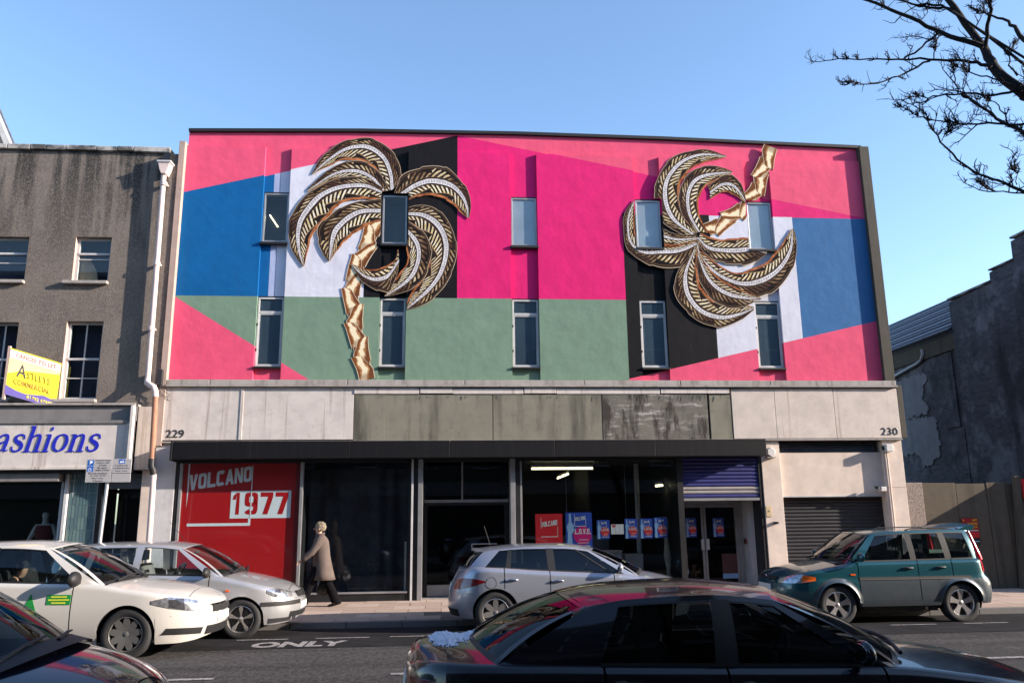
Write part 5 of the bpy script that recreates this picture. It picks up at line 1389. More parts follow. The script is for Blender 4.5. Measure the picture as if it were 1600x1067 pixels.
LIMBS=[
([(5.05,-10.90,5.30),(4.97,-10.78,5.52),(4.97,-10.67,5.75),(5.01,-10.55,5.97),(4.95,-10.43,6.29),(4.89,-10.32,6.63),(4.89,-10.20,6.87)],0.062,0.026),
([(4.97,-10.60,5.94),(4.80,-10.50,6.08),(4.68,-10.40,6.23),(4.47,-10.30,6.44),(4.30,-10.20,6.61),(4.15,-10.10,6.76),(4.00,-10.00,6.91)],0.030,0.013),
([(4.90,-10.75,5.65),(4.84,-10.66,5.74),(4.72,-10.57,5.81),(4.51,-10.47,5.87),(4.26,-10.38,5.92),(4.02,-10.29,5.97),(3.77,-10.20,6.02)],0.020,0.006),
([(4.37,-10.30,5.98),(4.53,-10.30,6.08),(4.66,-10.30,6.19),(4.76,-10.30,6.28)],0.010,0.012),
([(4.56,-10.40,5.90),(4.35,-10.44,5.78),(4.18,-10.48,5.68),(3.95,-10.52,5.58),(3.76,-10.56,5.54),(3.63,-10.60,5.52)],0.012,0.005),
([(4.76,-10.30,6.28),(4.70,-10.32,6.13),(4.64,-10.35,5.96)],0.009,0.007),
([(4.91,-10.70,5.88),(4.91,-10.75,6.02),(4.92,-10.80,6.13),(4.90,-10.85,6.26),(4.87,-10.90,6.34)],0.022,0.016),
([(4.83,-10.30,6.58),(4.63,-10.23,6.62),(4.52,-10.17,6.71),(4.32,-10.10,6.80)],0.014,0.010),
([(4.87,-10.35,6.51),(4.72,-10.27,6.57),(4.61,-10.20,6.65)],0.016,0.011),
([(4.92,-11.20,5.59),(4.89,-11.12,5.77),(4.89,-11.05,5.90),(4.80,-10.97,6.01),(4.71,-10.90,6.11)],0.026,0.006),
([(4.98,-11.00,5.30),(4.91,-10.90,5.30),(4.76,-10.80,5.32),(4.61,-10.70,5.39),(4.46,-10.60,5.42),(4.39,-10.50,5.46),(4.34,-10.40,5.52)],0.018,0.005),
([(4.90,-10.90,5.39),(4.86,-10.80,5.49),(4.77,-10.70,5.59),(4.69,-10.60,5.72)],0.012,0.006),
([(4.78,-11.20,4.73),(4.77,-11.10,4.85),(4.73,-11.00,4.96),(4.65,-10.90,5.14),(4.62,-10.80,5.27),(4.61,-10.70,5.38)],0.022,0.010),
([(4.80,-11.20,4.85),(4.70,-11.08,4.90),(4.52,-10.97,4.95),(4.43,-10.85,5.02),(4.37,-10.73,5.10),(4.23,-10.62,5.20),(4.15,-10.50,5.36)],0.016,0.004),
([(4.54,-11.40,4.13),(4.46,-11.30,4.25),(4.41,-11.20,4.34),(4.33,-11.10,4.45),(4.27,-11.00,4.60),(4.21,-10.90,4.81),(4.20,-10.80,5.01),(4.22,-10.70,5.21)],0.016,0.006),
([(4.62,-11.30,4.16),(4.53,-11.20,4.23),(4.46,-11.10,4.29),(4.45,-11.00,4.39)],0.008,0.004),
([(4.78,-11.00,4.94),(4.80,-10.93,5.09),(4.79,-10.87,5.22),(4.78,-10.80,5.29)],0.009,0.004),
([(5.01,-10.90,5.47),(5.00,-10.83,5.61),(5.06,-10.77,5.77),(5.20,-10.70,5.92)],0.010,0.005),
([(4.58,-10.70,5.40),(4.61,-10.65,5.57),(4.64,-10.60,5.74)],0.009,0.004),
([(4.34,-10.70,4.91),(4.41,-10.70,4.97),(4.45,-10.70,5.07)],0.005,0.003),
([(4.61,-11.20,4.30),(4.67,-11.15,4.42),(4.69,-11.10,4.50)],0.005,0.003),
]
TRUNK = limb('trunk', [(6.9, -13.9, .0), (6.75, -13.65, 1.2), (6.4, -13.1, 2.6), (5.95, -12.4, 3.7), (5.5, -11.6, 4.6), (5.05, -10.9, 5.30)], .19, .066, 12)
ROOTS = {5: None, 7: (5.35, -11.35, 4.9), 8: (5.3, -11.25, 4.95), 10: (5.75, -12.1, 4.1), 11: (5.55, -11.7, 4.5), 12: (5.9, -12.35, 3.75), 13: (5.5, -12.0, 3.9)}
for i, (pts, r0, r1) in enumerate(LIMBS):
    if ROOTS.get(i): pts = [ROOTS[i]] + pts
    # fine bends between the given points
    P = [Vector(p) for p in pts]; Q = []
    for a, b in zip(P, P[1:]):
        for f in (0, .33, .66): Q.append(a.lerp(b, f) + Vector([tr.uniform(-.012, .012) for _ in range(3)]) * (0 if f == 0 else 1))
    Q.append(P[-1])
    limb('branch', Q, r0 * .88, r1 * .85)
    thick = r0 > .03
    for j in range(2, len(Q)):
        d = (Q[j] - Q[j - 1]).normalized()
        if tr.random() < (.15 if thick else .30):
            side = Vector((tr.uniform(-1, 1), tr.uniform(-1, 1), tr.uniform(-.4, 1.1)))
            twig(Q[j], d * .6 + side, tr.uniform(.10, .30), .0058, tr.choice((1, 1, 2)))
        if not thick and tr.random() < .22: knot(Q[j], d, r1)
    if r1 < .0065:
        for j in (-1, -2, -3): knot(Q[j], (Q[-1] - Q[-2]).normalized() * 1.5, r1)
kind(ob('twigs', TW, 'bark', tree), 'stuff')

# ------------------------------------------------------------------ cars
def pchip(pts):
    xs = np.array([p[0] for p in pts], float); ys = np.array([p[1] for p in pts], float)
    i = np.argsort(xs); xs, ys = xs[i], ys[i]
    h = np.diff(xs); d = np.diff(ys) / h; m = np.zeros(len(xs))
    for k in range(1, len(xs) - 1):
        if d[k - 1] * d[k] > 0:
            w1, w2 = 2 * h[k] + h[k - 1], h[k] + 2 * h[k - 1]; m[k] = (w1 + w2) / (w1 / d[k - 1] + w2 / d[k])
    m[0], m[-1] = d[0], d[-1]
    def f(x):
        x = min(max(x, xs[0]), xs[-1]); k = min(max(np.searchsorted(xs, x) - 1, 0), len(h) - 1)
        t = (x - xs[k]) / h[k]
        return float((2 * t ** 3 - 3 * t ** 2 + 1) * ys[k] + (t ** 3 - 2 * t ** 2 + t) * h[k] * m[k] + (-2 * t ** 3 + 3 * t ** 2) * ys[k + 1] + (t ** 3 - t ** 2) * h[k] * m[k + 1])
    return f

class Car:
    """x forward, y left, z up; the origin is on the ground midway between the axles."""
    def __init__(s, root, S):
        s.r, s.S = root, S
        s.xf, s.xr, s.W = S['xf'], S['xr'], S['W']
        s.lf, s.lr, s.nf, s.nr = S.get('lf', .8), S.get('lr', .6), S.get('nf', 2.6), S.get('nr', 3.0)
        s.zs, s.zt = pchip(S['zs']), pchip(S['zt'])
        s.k = pchip(S['k']); s.sill = pchip(S['sill'])
        s.lean_f, s.lean_r = pchip(S['lean_f']), pchip(S['lean_r'])
        s.yr, s.zr = pchip(S['yr']), pchip(S['zr'])
        s.r0 = S.get('fillet', .07); s.ax = S['axles']; s.R = S['arch']; s.wz = S['wheel_z']
        s.tuck = S.get('tuck', .0)
    def w(s, x):
        if x > s.xf - s.lf: u = (x - s.xf + s.lf) / s.lf; return s.W * max(0, 1 - u ** s.nf) ** (1 / s.nf)
        if x < s.xr + s.lr: u = (s.xr + s.lr - x) / s.lr; return s.W * max(0, 1 - min(u, 1) ** s.nr) ** (1 / s.nr)
        return s.W
    def inv(s, y, z, front):
        """x where the outline is |y| wide at height z."""
        q = min(abs(y) / (s.k(z) * s.W), 1)
        return s.xf - s.lf + s.lf * (1 - q ** s.nf) ** (1 / s.nf) if front else s.xr + s.lr - s.lr * (1 - q ** s.nr) ** (1 / s.nr)
    def D(s, p):
        x, y, z = p
        if x > 0: f = max(0, (x - (s.xf - .9)) / .9) ** 2; return (x - s.lean_f(z) * f, y, z)
        f = max(0, ((s.xr + .8) - x) / .8) ** 2; return (x + s.lean_r(z) * f, y, z)
    def zbot(s, x):
        b = s.sill(x)
        for c in s.ax:
            if abs(x - c) < s.R: b = max(b, s.wz + math.sqrt(s.R ** 2 - (x - c) ** 2))
        return b
    def section(s, x, nj=11, nf=5, nm=7):
        w = s.w(x); zb, z1 = s.zbot(x), s.zs(x)
        r = min(s.r0, .45 * w + .001, .4 * (z1 - zb)); zc = s.S.get('clad')
        P = []
        for j in range(nj):
            if zc: z = zb + (zc - zb) * j / 5 if j <= 5 else zc + (z1 - r - zc) * (j - 5) / (nj - 6)
            else: z = zb + (z1 - r - zb) * j / (nj - 1)
            P.append((w * s.k(z), z))
        y0 = P[-1][0]; yd = max(y0 - r * 1.1, 0)
        for j in range(1, nf + 1):
            t = PI / 2 * j / nf; P.append((yd + (y0 - yd) * math.cos(t), z1 - r + r * math.sin(t)))
        zt = s.zt(x)
        for j in range(1, nm + 1):
            y = yd * (1 - j / nm); P.append((y, z1 + (zt - z1) * (1 - (y / yd) ** 2 if yd > 1e-6 else 1)))
        return P
    def belt(s, x):
        """The point where side glass meets the body."""
        z1 = s.zs(x); w = s.w(x); y0 = w * s.k(z1 - s.r0); return (x, y0 - s.r0 * .75, z1 - .008)
    def stations(s):
        X = set()
        for a in np.linspace(0, PI / 2, 16):
            X.add(round(s.xf - s.lf + s.lf * math.cos(a) ** (2 / s.nf), 4)); X.add(round(s.xr + s.lr - s.lr * math.cos(a) ** (2 / s.nr), 4))
        X.add(s.xf - .002); X.add(s.xr + .002); X.add(s.xf - .008); X.add(s.xr + .008); X.add(s.xf - .02); X.add(s.xr + .02)
        for c in s.ax:
            for a in np.linspace(0, PI, 25): X.add(round(c + s.R * math.cos(a) * .9999, 4))
        for x in np.arange(s.xr + .1, s.xf - .1, .09): X.add(round(float(x), 4))
        s.gaps = []
        for d in s.S.get('seams', []): s.gaps.append((d - .007, d + .007)); X |= {d - .007, d + .007}
        s.cow, s.rb = s.S['cowl'], s.S['rearbase']
        X |= {s.cow, s.rb}
        if 'hoodend' in s.S: X |= {s.S['hoodend'], s.S['hoodend'] + .007}
        X = sorted(X); out = [X[0]]
        for x in X[1:]:
            if x - out[-1] > .0015: out.append(x)
        return out
    def build(s, paint, clad=None):
        S = s.S; X = s.stations(); NJ, NF, NM = 11, 5, 7
        secs = [s.section(x, NJ, NF, NM) for x in X]
        body, hood, boot = MB(), MB(), MB(); doors = [MB() for _ in S.get('doors', [])]
        ddoor = S.get('doors', [])
        dsides = {}
        for side in (-1, 1):
            for i in range(len(X) - 1):
                xm = (X[i] + X[i + 1]) / 2; A, B = secs[i], secs[i + 1]
                ingap = any(a - 1e-6 <= X[i] and X[i + 1] <= b + 1e-6 for a, b in s.gaps)
                for j in range(len(A) - 1):
                    deck = j >= NJ + NF - 1
                    if deck and s.rb <= xm <= s.cow: continue
                    if ingap and not deck and j >= 1: continue
                    if deck and S.get('hoodend') and S['hoodend'] < xm < S['hoodend'] + .007: continue
                    tgt = body; mi = 1 if (clad and j < 5 and xm < .66) else 0
                    if deck and xm > s.cow: tgt = hood if (not S.get('hoodend') or xm < S['hoodend']) else body
                    elif deck and xm < s.rb: tgt = boot
                    elif not deck and j >= 1:
                        for q, (a, b) in enumerate(ddoor):
                            if a < xm < b: tgt = dsides.setdefault((q, side), MB())
                    q = [(X[i], side * A[j][0], A[j][1]), (X[i + 1], side * B[j][0], B[j][1]), (X[i + 1], side * B[j + 1][0], B[j + 1][1]), (X[i], side * A[j + 1][0], A[j + 1][1])]
                    q = [s.D(p) for p in q]
                    u = []
                    for p in q:
                        if not any((Vector(p) - Vector(v)).length < 1e-6 for v in u): u.append(p)
                    if len(u) >= 3: tgt.add(u if side < 0 else u[::-1], [tuple(range(len(u)))], mi)
        mats = [paint, clad] if clad else [paint]
        s.paint = paint
        s.body = ob('body', body, mats, s.r, smooth=48)
        ob('bonnet', hood, mats, s.r, smooth=60)
        if boot.v: ob('boot_lid', boot, mats, s.r, smooth=60)
        s.doors = {}
        for (q, side), mb in dsides.items(): s.doors[(q, side)] = ob('door', mb, mats, s.r, smooth=60)
        # dark inside: liner, arches, floor
        lin = MB()
        for side in (-1, 1):
            rows = []
            for z in (.22, .5, .8):
                rows.append([s.D((x, side * max(s.w(x) * s.k(z) - .05, .02), min(z, s.zs(x) - .09))) for x in np.linspace(s.xr + .35, s.xf - .35, 40) if not any(abs(x - c) < s.R + .03 for c in s.ax)])
            n0 = len(rows[0])
            for a in range(2):
                for i in range(n0 - 1):
                    if rows[a][i + 1][0] - rows[a][i][0] > .2: continue
                    lin.add([rows[a][i], rows[a][i + 1], rows[a + 1][i + 1], rows[a + 1][i]], [(0, 1, 2, 3)])
            for c in s.ax:
                arc = [(c + (s.R + .004) * math.cos(t), s.wz + (s.R + .004) * math.sin(t)) for t in np.linspace(-.25, PI + .25, 22)]
                lin.grid([[s.D((x, side * (min(s.w(x) * s.k(z), s.W) - .012), z)) for x, z in arc], [(x, side * .38, z) for x, z in arc]])
                lin.add([(x, side * .38, z) for x, z in arc], [tuple(range(len(arc)))])
        lin.box(s.xr + .25, s.xf - .25, -.40, .40, .2, .42)
        for a, b in ((s.ax[1] + s.R + .02, s.ax[0] - s.R - .02),): lin.box(a, b, -s.W + .1, s.W - .1, .2, .3)
        ob('underbody', lin, 'black_plastic', s.r)
    def greenhouse(s, frame_mat, glass_mat, seal='black_plastic'):
        S = s.S; paint = s.paint
        B = lambda x: Vector(s.belt(x))
        T = lambda x: Vector((x, s.yr(x), s.zr(x)))
        div = S['dividers']                                     # (x at belt, x at roof) from front to rear
        kinds = S['spaces']
        bul = S.get('bulge', .03)
        pil, trim = {}, MB()
        shell = MB(); blk = MB()
        def P(d0, d1, f, v, side, off=0):
            xb = d0[0] + (d1[0] - d0[0]) * f; xt = d0[1] + (d1[1] - d0[1]) * f
            b, t = B(xb), T(xt); p = b.lerp(t, v)
            p.y += bul * 4 * v * (1 - v) * .6 + off; p.y *= side
            return Vector(s.D(p))
        for side in (-1, 1):
            for i, kd in enumerate(kinds):
                d0, d1 = div[i], div[i + 1]; nc = 2 if kd[0] == 'p' else 8
                fs = [k / nc for k in range(nc + 1)]
                if kd == 'p': shell.grid([[P(d0, d1, f, v, side) for v in np.linspace(0, 1, 7)] for f in fs], flip=side > 0)
                elif kd == 'b': blk.grid([[P(d0, d1, f, v, side) for v in np.linspace(0, .94, 7)] for f in fs]); shell.grid([[P(d0, d1, f, v, side) for v in (.94, 1)] for f in fs])
                else:
                    m = .025
                    blk.grid([[P(d0, d1, f, v, side, .003) for v in (0, .055)] for f in fs])
                    shell.grid([[P(d0, d1, f, v, side) for v in (.925, 1)] for f in fs])
                    blk.grid([[P(d0, d1, f, v, side, .001) for v in (.895, .926)] for f in fs])
                    w = MB().grid([[P(d0, d1, f, v, side, -.012) for v in np.linspace(.03, .91, 6)] for f in fs])
                    w = ob('side_window', w, glass_mat, s.r, smooth=180)
        # windscreen, rear window
        def screen(x0, bow0, x1, bow1, name, wscr, rear):
            sg = -1 if rear else 1
            yb = B(x0).y; yt = s.yr(x1)
            z1, zt = s.zs(x0), s.zt(x0); cr = S['crown']
            def Q(u, v):
                ya, yc = yb * u, yt * u
                a = Vector((x0 + sg * bow0 * (1 - u * u), ya, B(x0).z + (zt - z1 + .008) * (1 - u * u)))
                b = Vector((x1 + sg * bow1 * (1 - u * u), yc, s.zr(x1) + cr * (1 - u * u)))
                p = a.lerp(b, v); nrm = Vector((b.z - a.z, 0, -(b.x - a.x))) * sg; nrm = nrm.normalized() if nrm.length else nrm
                if nrm.z < 0: nrm = -nrm
                return Vector(s.D(p + nrm * .045 * 4 * v * (1 - v) * .8))
            us = np.linspace(-1, 1, 19); vs = np.linspace(0, 1, 11)
            e = .06
            for u0, u1 in ((-1, -1 + e), (1 - e, 1)): shell.grid([[Q(u, v) for v in vs] for u in (u0, u1)])
            for v0, v1, tg in ((0, .05, blk), (.95, 1, shell)): tg.grid([[Q(u, v) for v in (v0, v1)] for u in np.linspace(-1 + e, 1 - e, 17)])
            g = MB().grid([[Q(u, v) - Vector((0, 0, .004)) for v in np.linspace(.04, .96, 9)] for u in np.linspace(-1 + e * .9, 1 - e * .9, 17)])
            return ob(name, g, wscr, s.r, smooth=180), Q
        s.ws, s.Qf = screen(div[0][0], S['bow_f'][0], div[0][1], S['bow_f'][1], 'windscreen', S.get('ws_glass', glass_mat), False)
        s.rs, s.Qr = screen(div[-1][0], S['bow_r'][0], div[-1][1], S['bow_r'][1], 'rear_window', glass_mat, True)
        # roof
        xa, xb = div[0][1], div[-1][1]; cr = S['crown']
        rows = []
        for f in np.linspace(0, 1, 21):
            row = []
            for u in np.linspace(-1, 1, 17):
                x = (xa + S['bow_f'][1] * (1 - u * u)) * (1 - f) + (xb - S['bow_r'][1] * (1 - u * u)) * f
                xs_ = xa + (xb - xa) * f
                row.append(s.D((x, s.yr(xs_) * u, s.zr(xs_) + cr * (1 - u * u) ** .85)))
            rows.append(row)
        ob('roof', MB().grid(rows), paint, s.r, smooth=70)
        ob('pillars', shell, frame_mat, s.r, smooth=45); ob('window_seals', blk, seal, s.r, smooth=45)
    # patches laid on the skin
    def at(s, pos, z, side, off):
        kd, v = pos
        if kd == 'x': z1 = s.zs(v); r = min(s.r0, .45 * s.w(v) + .001); z = min(z, z1 - .004); zz = max(0, (z - z1 + r) / r); p = (v, s.w(v) * s.k(min(z, z1 - r)) - r * 1.1 * (1 - math.sqrt(max(0, 1 - zz * zz)))); n = None
        else: p = (s.inv(v, z, kd == 'f'), abs(v)); n = None
        x, y = p
        e = .01
        if kd == 'x':
            dy = (s.w(v + e) - s.w(v - e)) / (2 * e); n = (-dy, 1)
        else:
            x2 = s.inv(abs(v) + e, z, kd == 'f'); n = (1 if kd == 'f' else -1, -(x2 - x) / e * (1 if kd == 'f' else -1))
        l = math.hypot(*n); x += off * n[0] / l; y += off * n[1] / l
        sgn = side if kd == 'x' else (side if side else (1 if v >= 0 else -1))
        return Vector(s.D((x, sgn * y, z)))
    def patch(s, name, cols, mat, side=-1, off=.006, nz=4, parent=None, sub=5, label=None):
        """COLS: (position, z low, z high); the sheet bends round the car between them."""
        full = []
        for a, b in zip(cols, cols[1:]):
            for i in range(sub):
                t = i / sub
                if a[0][0] == b[0][0]: full.append(((a[0][0], a[0][1] + (b[0][1] - a[0][1]) * t), a[1] + (b[1] - a[1]) * t, a[2] + (b[2] - a[2]) * t))
                elif i == 0: full.append(a)
        full.append(cols[-1])
        mb = MB()
        rows = [[s.at(p, z0 + (z1 - z0) * k / nz, side, off) for k in range(nz + 1)] for p, z0, z1 in full]
        back = [[s.at(p, z0 + (z1 - z0) * k / nz, side, -.01) for k in range(nz + 1)] for p, z0, z1 in full]
        mb.grid(rows); mb.grid([[r[0] for r in rows], [r[0] for r in back]]); mb.grid([[r[-1] for r in rows], [r[-1] for r in back]])
        mb.grid([rows[0], back[0]]); mb.grid([rows[-1], back[-1]])
        return ob(name, mb, mat, parent or s.r, smooth=45, label=label)
    def front(s, name, y0, y1, z0, z1, mat, off=.006, parent=None, **kw):
        n = 9
        return s.patch(name, [(('f', y0 + (y1 - y0) * i / n), z0, z1) for i in range(n + 1)], mat, 0, off, sub=1, parent=parent, **kw)
    def rear(s, name, y0, y1, z0, z1, mat, off=.006, parent=None, **kw):
        n = 9
        return s.patch(name, [(('r', y0 + (y1 - y0) * i / n), z0, z1) for i in range(n + 1)], mat, 0, off, sub=1, parent=parent, **kw)
    def handle(s, q, x, z, mat):
        for side in (-1, 1):
            par = s.doors.get((q, side), s.r)
            c = s.at(('x', x), z, side, .0)
            mb = MB().tube([c + Vector((-.09, side * .004, 0)), c + Vector((-.07, side * .03, .004)), c + Vector((.06, side * .03, .004)), c + Vector((.085, side * .004, 0))], [.012, .013, .013, .012], 8)
            ob('handle', mb, mat, par, smooth=60)
            ob('handle_cup', MB().ball(c + Vector((-.01, -side * .006, -.004)), (.06, .012, .026), 10, 6), 'black_plastic', par, smooth=180)
    def mirror(s, x, z, mat, big=1):
        for side in (-1, 1):
            b = Vector(s.belt(x)); y = side * (b.y + .11)
            mb = MB().ball((x, y, z), (.055 * big, .105 * big, .07 * big), 14, 9)
            for i, v in enumerate(mb.v):
                if v[0] < x - .02: mb.v[i] = (x - .02, v[1], v[2])
            m = ob('door_mirror', mb, mat, s.r, smooth=50)
            ob('mirror_arm', MB().tube([(x + .02, side * (b.y - .01), z - .05), (x + .01, side * (b.y + .06), z - .045)], .024, 8), 'black_plastic', m, smooth=60)
            ob('mirror_glass', MB().ball((x - .022, y, z), (.004, .088 * big, .055 * big), 14, 6), 'chrome', m, smooth=60)
    def wheels(s, rim_style, r, mat='alloy', width=.19):
        tyre = MB(); hw = width / 2
        tyre.lathe([(r * .66, -hw * .8), (r * .72, -hw * .95), (r * .9, -hw), (r * .975, -hw * .82), (r, -hw * .5), (r, hw * .5), (r * .975, hw * .82), (r * .9, hw), (r * .72, hw * .95), (r * .66, hw * .8)], axis='y', n=40)
        tm = tyre.mesh('tyre', 'rubber', 50)
        rim = MB(); rr = r * .675
        rim.lathe([(rr, -hw * .86), (rr * .97, -hw * .9), (rr * .93, -hw * .75), (rr * .90, -hw * .2), (rr * .9, hw * .6)], axis='y', n=40)
        style, n = rim_style
        for i in range(n):
            a = 2 * PI * i / n + PI / 2; ca, sa = math.cos(a), math.sin(a); ta, tb = -sa, ca
            if style == 'star': pr = [(.16, .05), (.50, .075), (.80, .16), (.95, .07)]
            elif style == 'five': pr = [(.12, .16), (.45, .15), (.75, .21), (.96, .30)]
            elif style == 'trim': pr = [(.10, .13), (.55, .2), (.75, .19), (.93, .12)]
            else: pr = [(.12, .10), (.5, .08), (.95, .09)]
            fr, bk = [], []
            for q, w in pr:
                yy = -hw * (.62 + .22 * q)
                for sgn in (-1, 1): fr.append((rr * (q * ca + sgn * w * ta), yy, rr * (q * sa + sgn * w * tb)))
            k = len(pr); b0 = len(rim.v)
            rim.v += fr; rim.v += [(p[0], p[1] + .03, p[2]) for p in fr]
            for j in range(k - 1):
                a0 = 2 * j
                for f in [(a0, a0 + 1, a0 + 3, a0 + 2), (a0, a0 + 2, 2 * k + a0 + 2, 2 * k + a0), (a0 + 1, 2 * k + a0 + 1, 2 * k + a0 + 3, a0 + 3)]:
                    rim.f.append(tuple(q + b0 for q in f)); rim.m.append(0)
        rim.lathe([(0, -hw * .72), (rr * .12, -hw * .72), (rr * .2, -hw * .62), (rr * .22, -hw * .4)], axis='y', n=20)
        rm = rim.mesh('rim', mat, 40)
        dk = MB().lathe([(0, -hw * .05), (rr * .95, -hw * .05)], axis='y', n=24); dk.lathe([(rr * .25, -hw * .2), (rr * .72, -hw * .2), (rr * .72, -hw * .1)], axis='y', n=24)
        dm_ = dk.mesh('brake_disc', 'dark_metal', 40)
        for c in s.ax:
            for side in (-1, 1):
                o = piece('wheel', tm, s.r, (c, side * (s.W - hw - .02), s.wz), (0, 0, 0 if side < 0 else PI))
                piece('rim', rm, o); piece('brake_disc', dm_, o)
    def interior(s, seat_mat, rhd=True, wheel=True, rear_seats=True):
        S = s.S; x0 = S['seat_x']; zb = s.zs(x0)
        ob('cabin_floor', MB().box(s.rb + .1, s.cow - .05, -s.W + .14, s.W - .14, .32, .40), 'black_plastic', s.r)
        dash = MB()
        xd = S['dash_x']; yb = Vector(s.belt(xd)).y - .06
        dash.grid([[(xd + .35 - .0, y, s.zs(xd) - .02), (xd + .1, y, s.zs(xd) + .0), (xd - .02, y, s.zs(xd) - .05), (xd - .06, y, s.zs(xd) - .18), (xd + .05, y, .5)] for y in np.linspace(-yb, yb, 9)])
        ob('dashboard', dash, 'black_plastic', s.r, smooth=60)
        def seat(x, y, w, hr=True):
            mb = MB(); z0 = .45; top = zb + .12
            prof = [(x + .42, z0 + .02), (x + .40, z0 + .13), (x + .05, z0 + .10), (x - .05, z0 + .16), (x - .16, top - .1), (x - .20, top), (x - .27, top), (x - .22, z0 + .2), (x - .10, z0 - .06), (x + .36, z0 - .06)]
            mb.prism(prof, 'y', y - w / 2, y + w / 2)
            o = ob('seat', mb, seat_mat, s.r, bevel=.03)
            if hr: ob('headrest', MB().box(x - .31, x - .22, y - .12, y + .12, top + .05, top + .21).box(x - .275, x - .26, y - .06, y - .045, top - .02, top + .06).box(x - .275, x - .26, y + .045, y + .06, top - .02, top + .06), seat_mat, o, bevel=.02)
        for sd in (-1, 1): seat(x0, sd * .36, .48)
        if rear_seats: seat(x0 - .82, 0, 1.15, False)
        if wheel:
            yw = -.36 if rhd else .36
            c = Vector((x0 + .52, yw, zb - .02)); n = Vector((-.86, 0, .5)).normalized()
            u = Vector((0, 1, 0)); v = n.cross(u)
            pts = [c + (u * math.cos(t) + v * math.sin(t)) * .185 for t in np.linspace(0, 2 * PI, 29)]
            m = MB().tube(pts, .016, 7, cap=False)
            for t in (.2, PI - .2, -PI / 2): m.tube([c, c + (u * math.cos(t) + v * math.sin(t)) * .18], .014, 6)
            m.ball(c, .055, 10, 7)
            ob('steering_wheel', m, 'black_plastic', s.r, smooth=50)
    def wipers(s):
        for u in (-.75, -.05):
            a = s.Qf(u, .01) + Vector((.03, 0, .02)); b = s.Qf(u + .62, .06) + Vector((.01, 0, .025))
            m = MB().tube([a, a.lerp(b, .5) + Vector((.01, 0, .018)), b], [.014, .011, .007], 6)
            m.tube([s.Qf(u + .2, .035) + Vector((.008, 0, .016)), b + Vector((0, .02, 0))], .007, 5)
            ob('wiper', m, 'black_plastic', s.r, smooth=50)

M['lamp_clear'] = plain('clear_lamp_glass', (.45, .46, .48), .12, .5, vs=22, metal=.75, coat=1, bump=0)
M['lamp_dark'] = plain('smoked_lamp_reflector', (.10, .10, .11), .15, .4, vs=20, metal=.6, coat=1, bump=0)
M['lamp_orange'] = plain('orange_indicator', srgb(226, 96, 20), .2, .1, coat=1, bump=0)
M['lamp_red'] = plain('red_lamp', srgb(112, 8, 14), .2, .2, vs=20, coat=1, bump=0)
M['lamp_pink'] = plain('sunlit_red_lamp', srgb(220, 40, 56), .2, .1, coat=1, bump=0)
M['plate_white'] = plain('number_plate', (.62, .62, .60), .5, .05, bump=0)
M['seat_dark'] = plain('dark_seat_cloth', (.03, .03, .034), .9, .2)
M['seat_grey'] = plain('grey_seat_cloth', (.12, .12, .125), .9, .2)

M['trim_grey'] = plain('grey_wheel_trim', (.16, .155, .15), .45, .1, metal=.4)
# --- white saloon taxi in the road
PW = car_paint('white_car_paint', (.51, .49, .46), 0, .35, dirt=.2)
t = thing('parked_car', 'x', 'car', world=False); t.name = 'taxi_car'
tag(t, 'white taxi saloon with green door signs driving past on the left', 'car'); t.location = (-5.34, -5.06, .0)
c = Car(t, dict(xf=2.28, xr=-2.32, W=.87, lf=.95, nf=2.5, lr=.8, nr=2.6, axles=(1.29, -1.29), arch=.355, wheel_z=.315, fillet=.075,
    zs=[(2.28, .655), (2.15, .705), (1.95, .755), (1.6, .815), (1.25, .865), (.85, .925), (0, .955), (-1.2, .99), (-1.9, .98), (-2.32, .92)],
    zt=[(2.28, .69), (2.15, .76), (1.95, .825), (1.6, .885), (1.25, .935), (.95, .965), (0, .97), (-1.6, 1.02), (-2.32, 1.0)],
    k=[(.15, .90), (.25, .945), (.42, .99), (.58, 1.0), (.74, .985), (.9, .955), (1.05, .93)],
    sill=[(2.28, .26), (2.1, .20), (1.9, .18), (0, .19), (-2.0, .2), (-2.32, .3)],
    lean_f=[(.2, .05), (.4, 0), (.55, .0), (.68, .05), (.8, .14), (1.0, .2)], lean_r=[(.2, .05), (.5, 0), (.7, .02), (1.0, .1)],
    yr=[(.2, .56), (-.4, .58), (-1.6, .54)], zr=[(.3, 1.33), (.15, 1.375), (-.4, 1.42), (-1.0, 1.405), (-1.7, 1.31)], crown=.055,
    cowl=.98, rearbase=-2.0, seams=[.60, -.50, -1.30], doors=[(-.50, .60), (-1.30, -.50)], hoodend=2.02,
    dividers=[(.92, .13), (.66, .06), (-.40, -.46), (-.50, -.56), (-1.22, -1.16), (-1.36, -1.30), (-1.72, -1.52), (-1.98, -1.62)], spaces=['p', 'w', 'b', 'w', 'p', 'w', 'p'],
    bow_f=(.24, .10), bow_r=(.10, .05), seat_x=-.35, dash_x=.62))
c.build(PW); c.greenhouse(PW, 'car_glass'); c.wheels(('trim', 9), .315, 'trim_grey'); c.interior('seat_dark'); c.mirror(.62, 1.0, 'black_plastic', 1.4); c.wipers()
c.handle(0, -.36, .80, PW); c.handle(1, -1.16, .82, PW)
for sd in (-1, 1):
    h = c.patch('headlight', [(('x', 1.58), .675, .715), (('x', 1.80), .615, .755), (('x', 2.0), .575, .725), (('x', 2.12), .56, .69)] , 'lamp_clear', sd, .007)
    h2 = c.patch('headlight_reflector', [(('x', 1.80), .63, .72), (('x', 1.97), .59, .73)], 'lamp_dark', sd, .012, parent=h)
    c.patch('fog_grille', [(('f', .52 * 1), .27, .35), (('f', .80), .29, .37)], 'black_plastic', sd, .006)
g = c.front('grille', -.38, .38, .525, .61, 'black_plastic', .008)
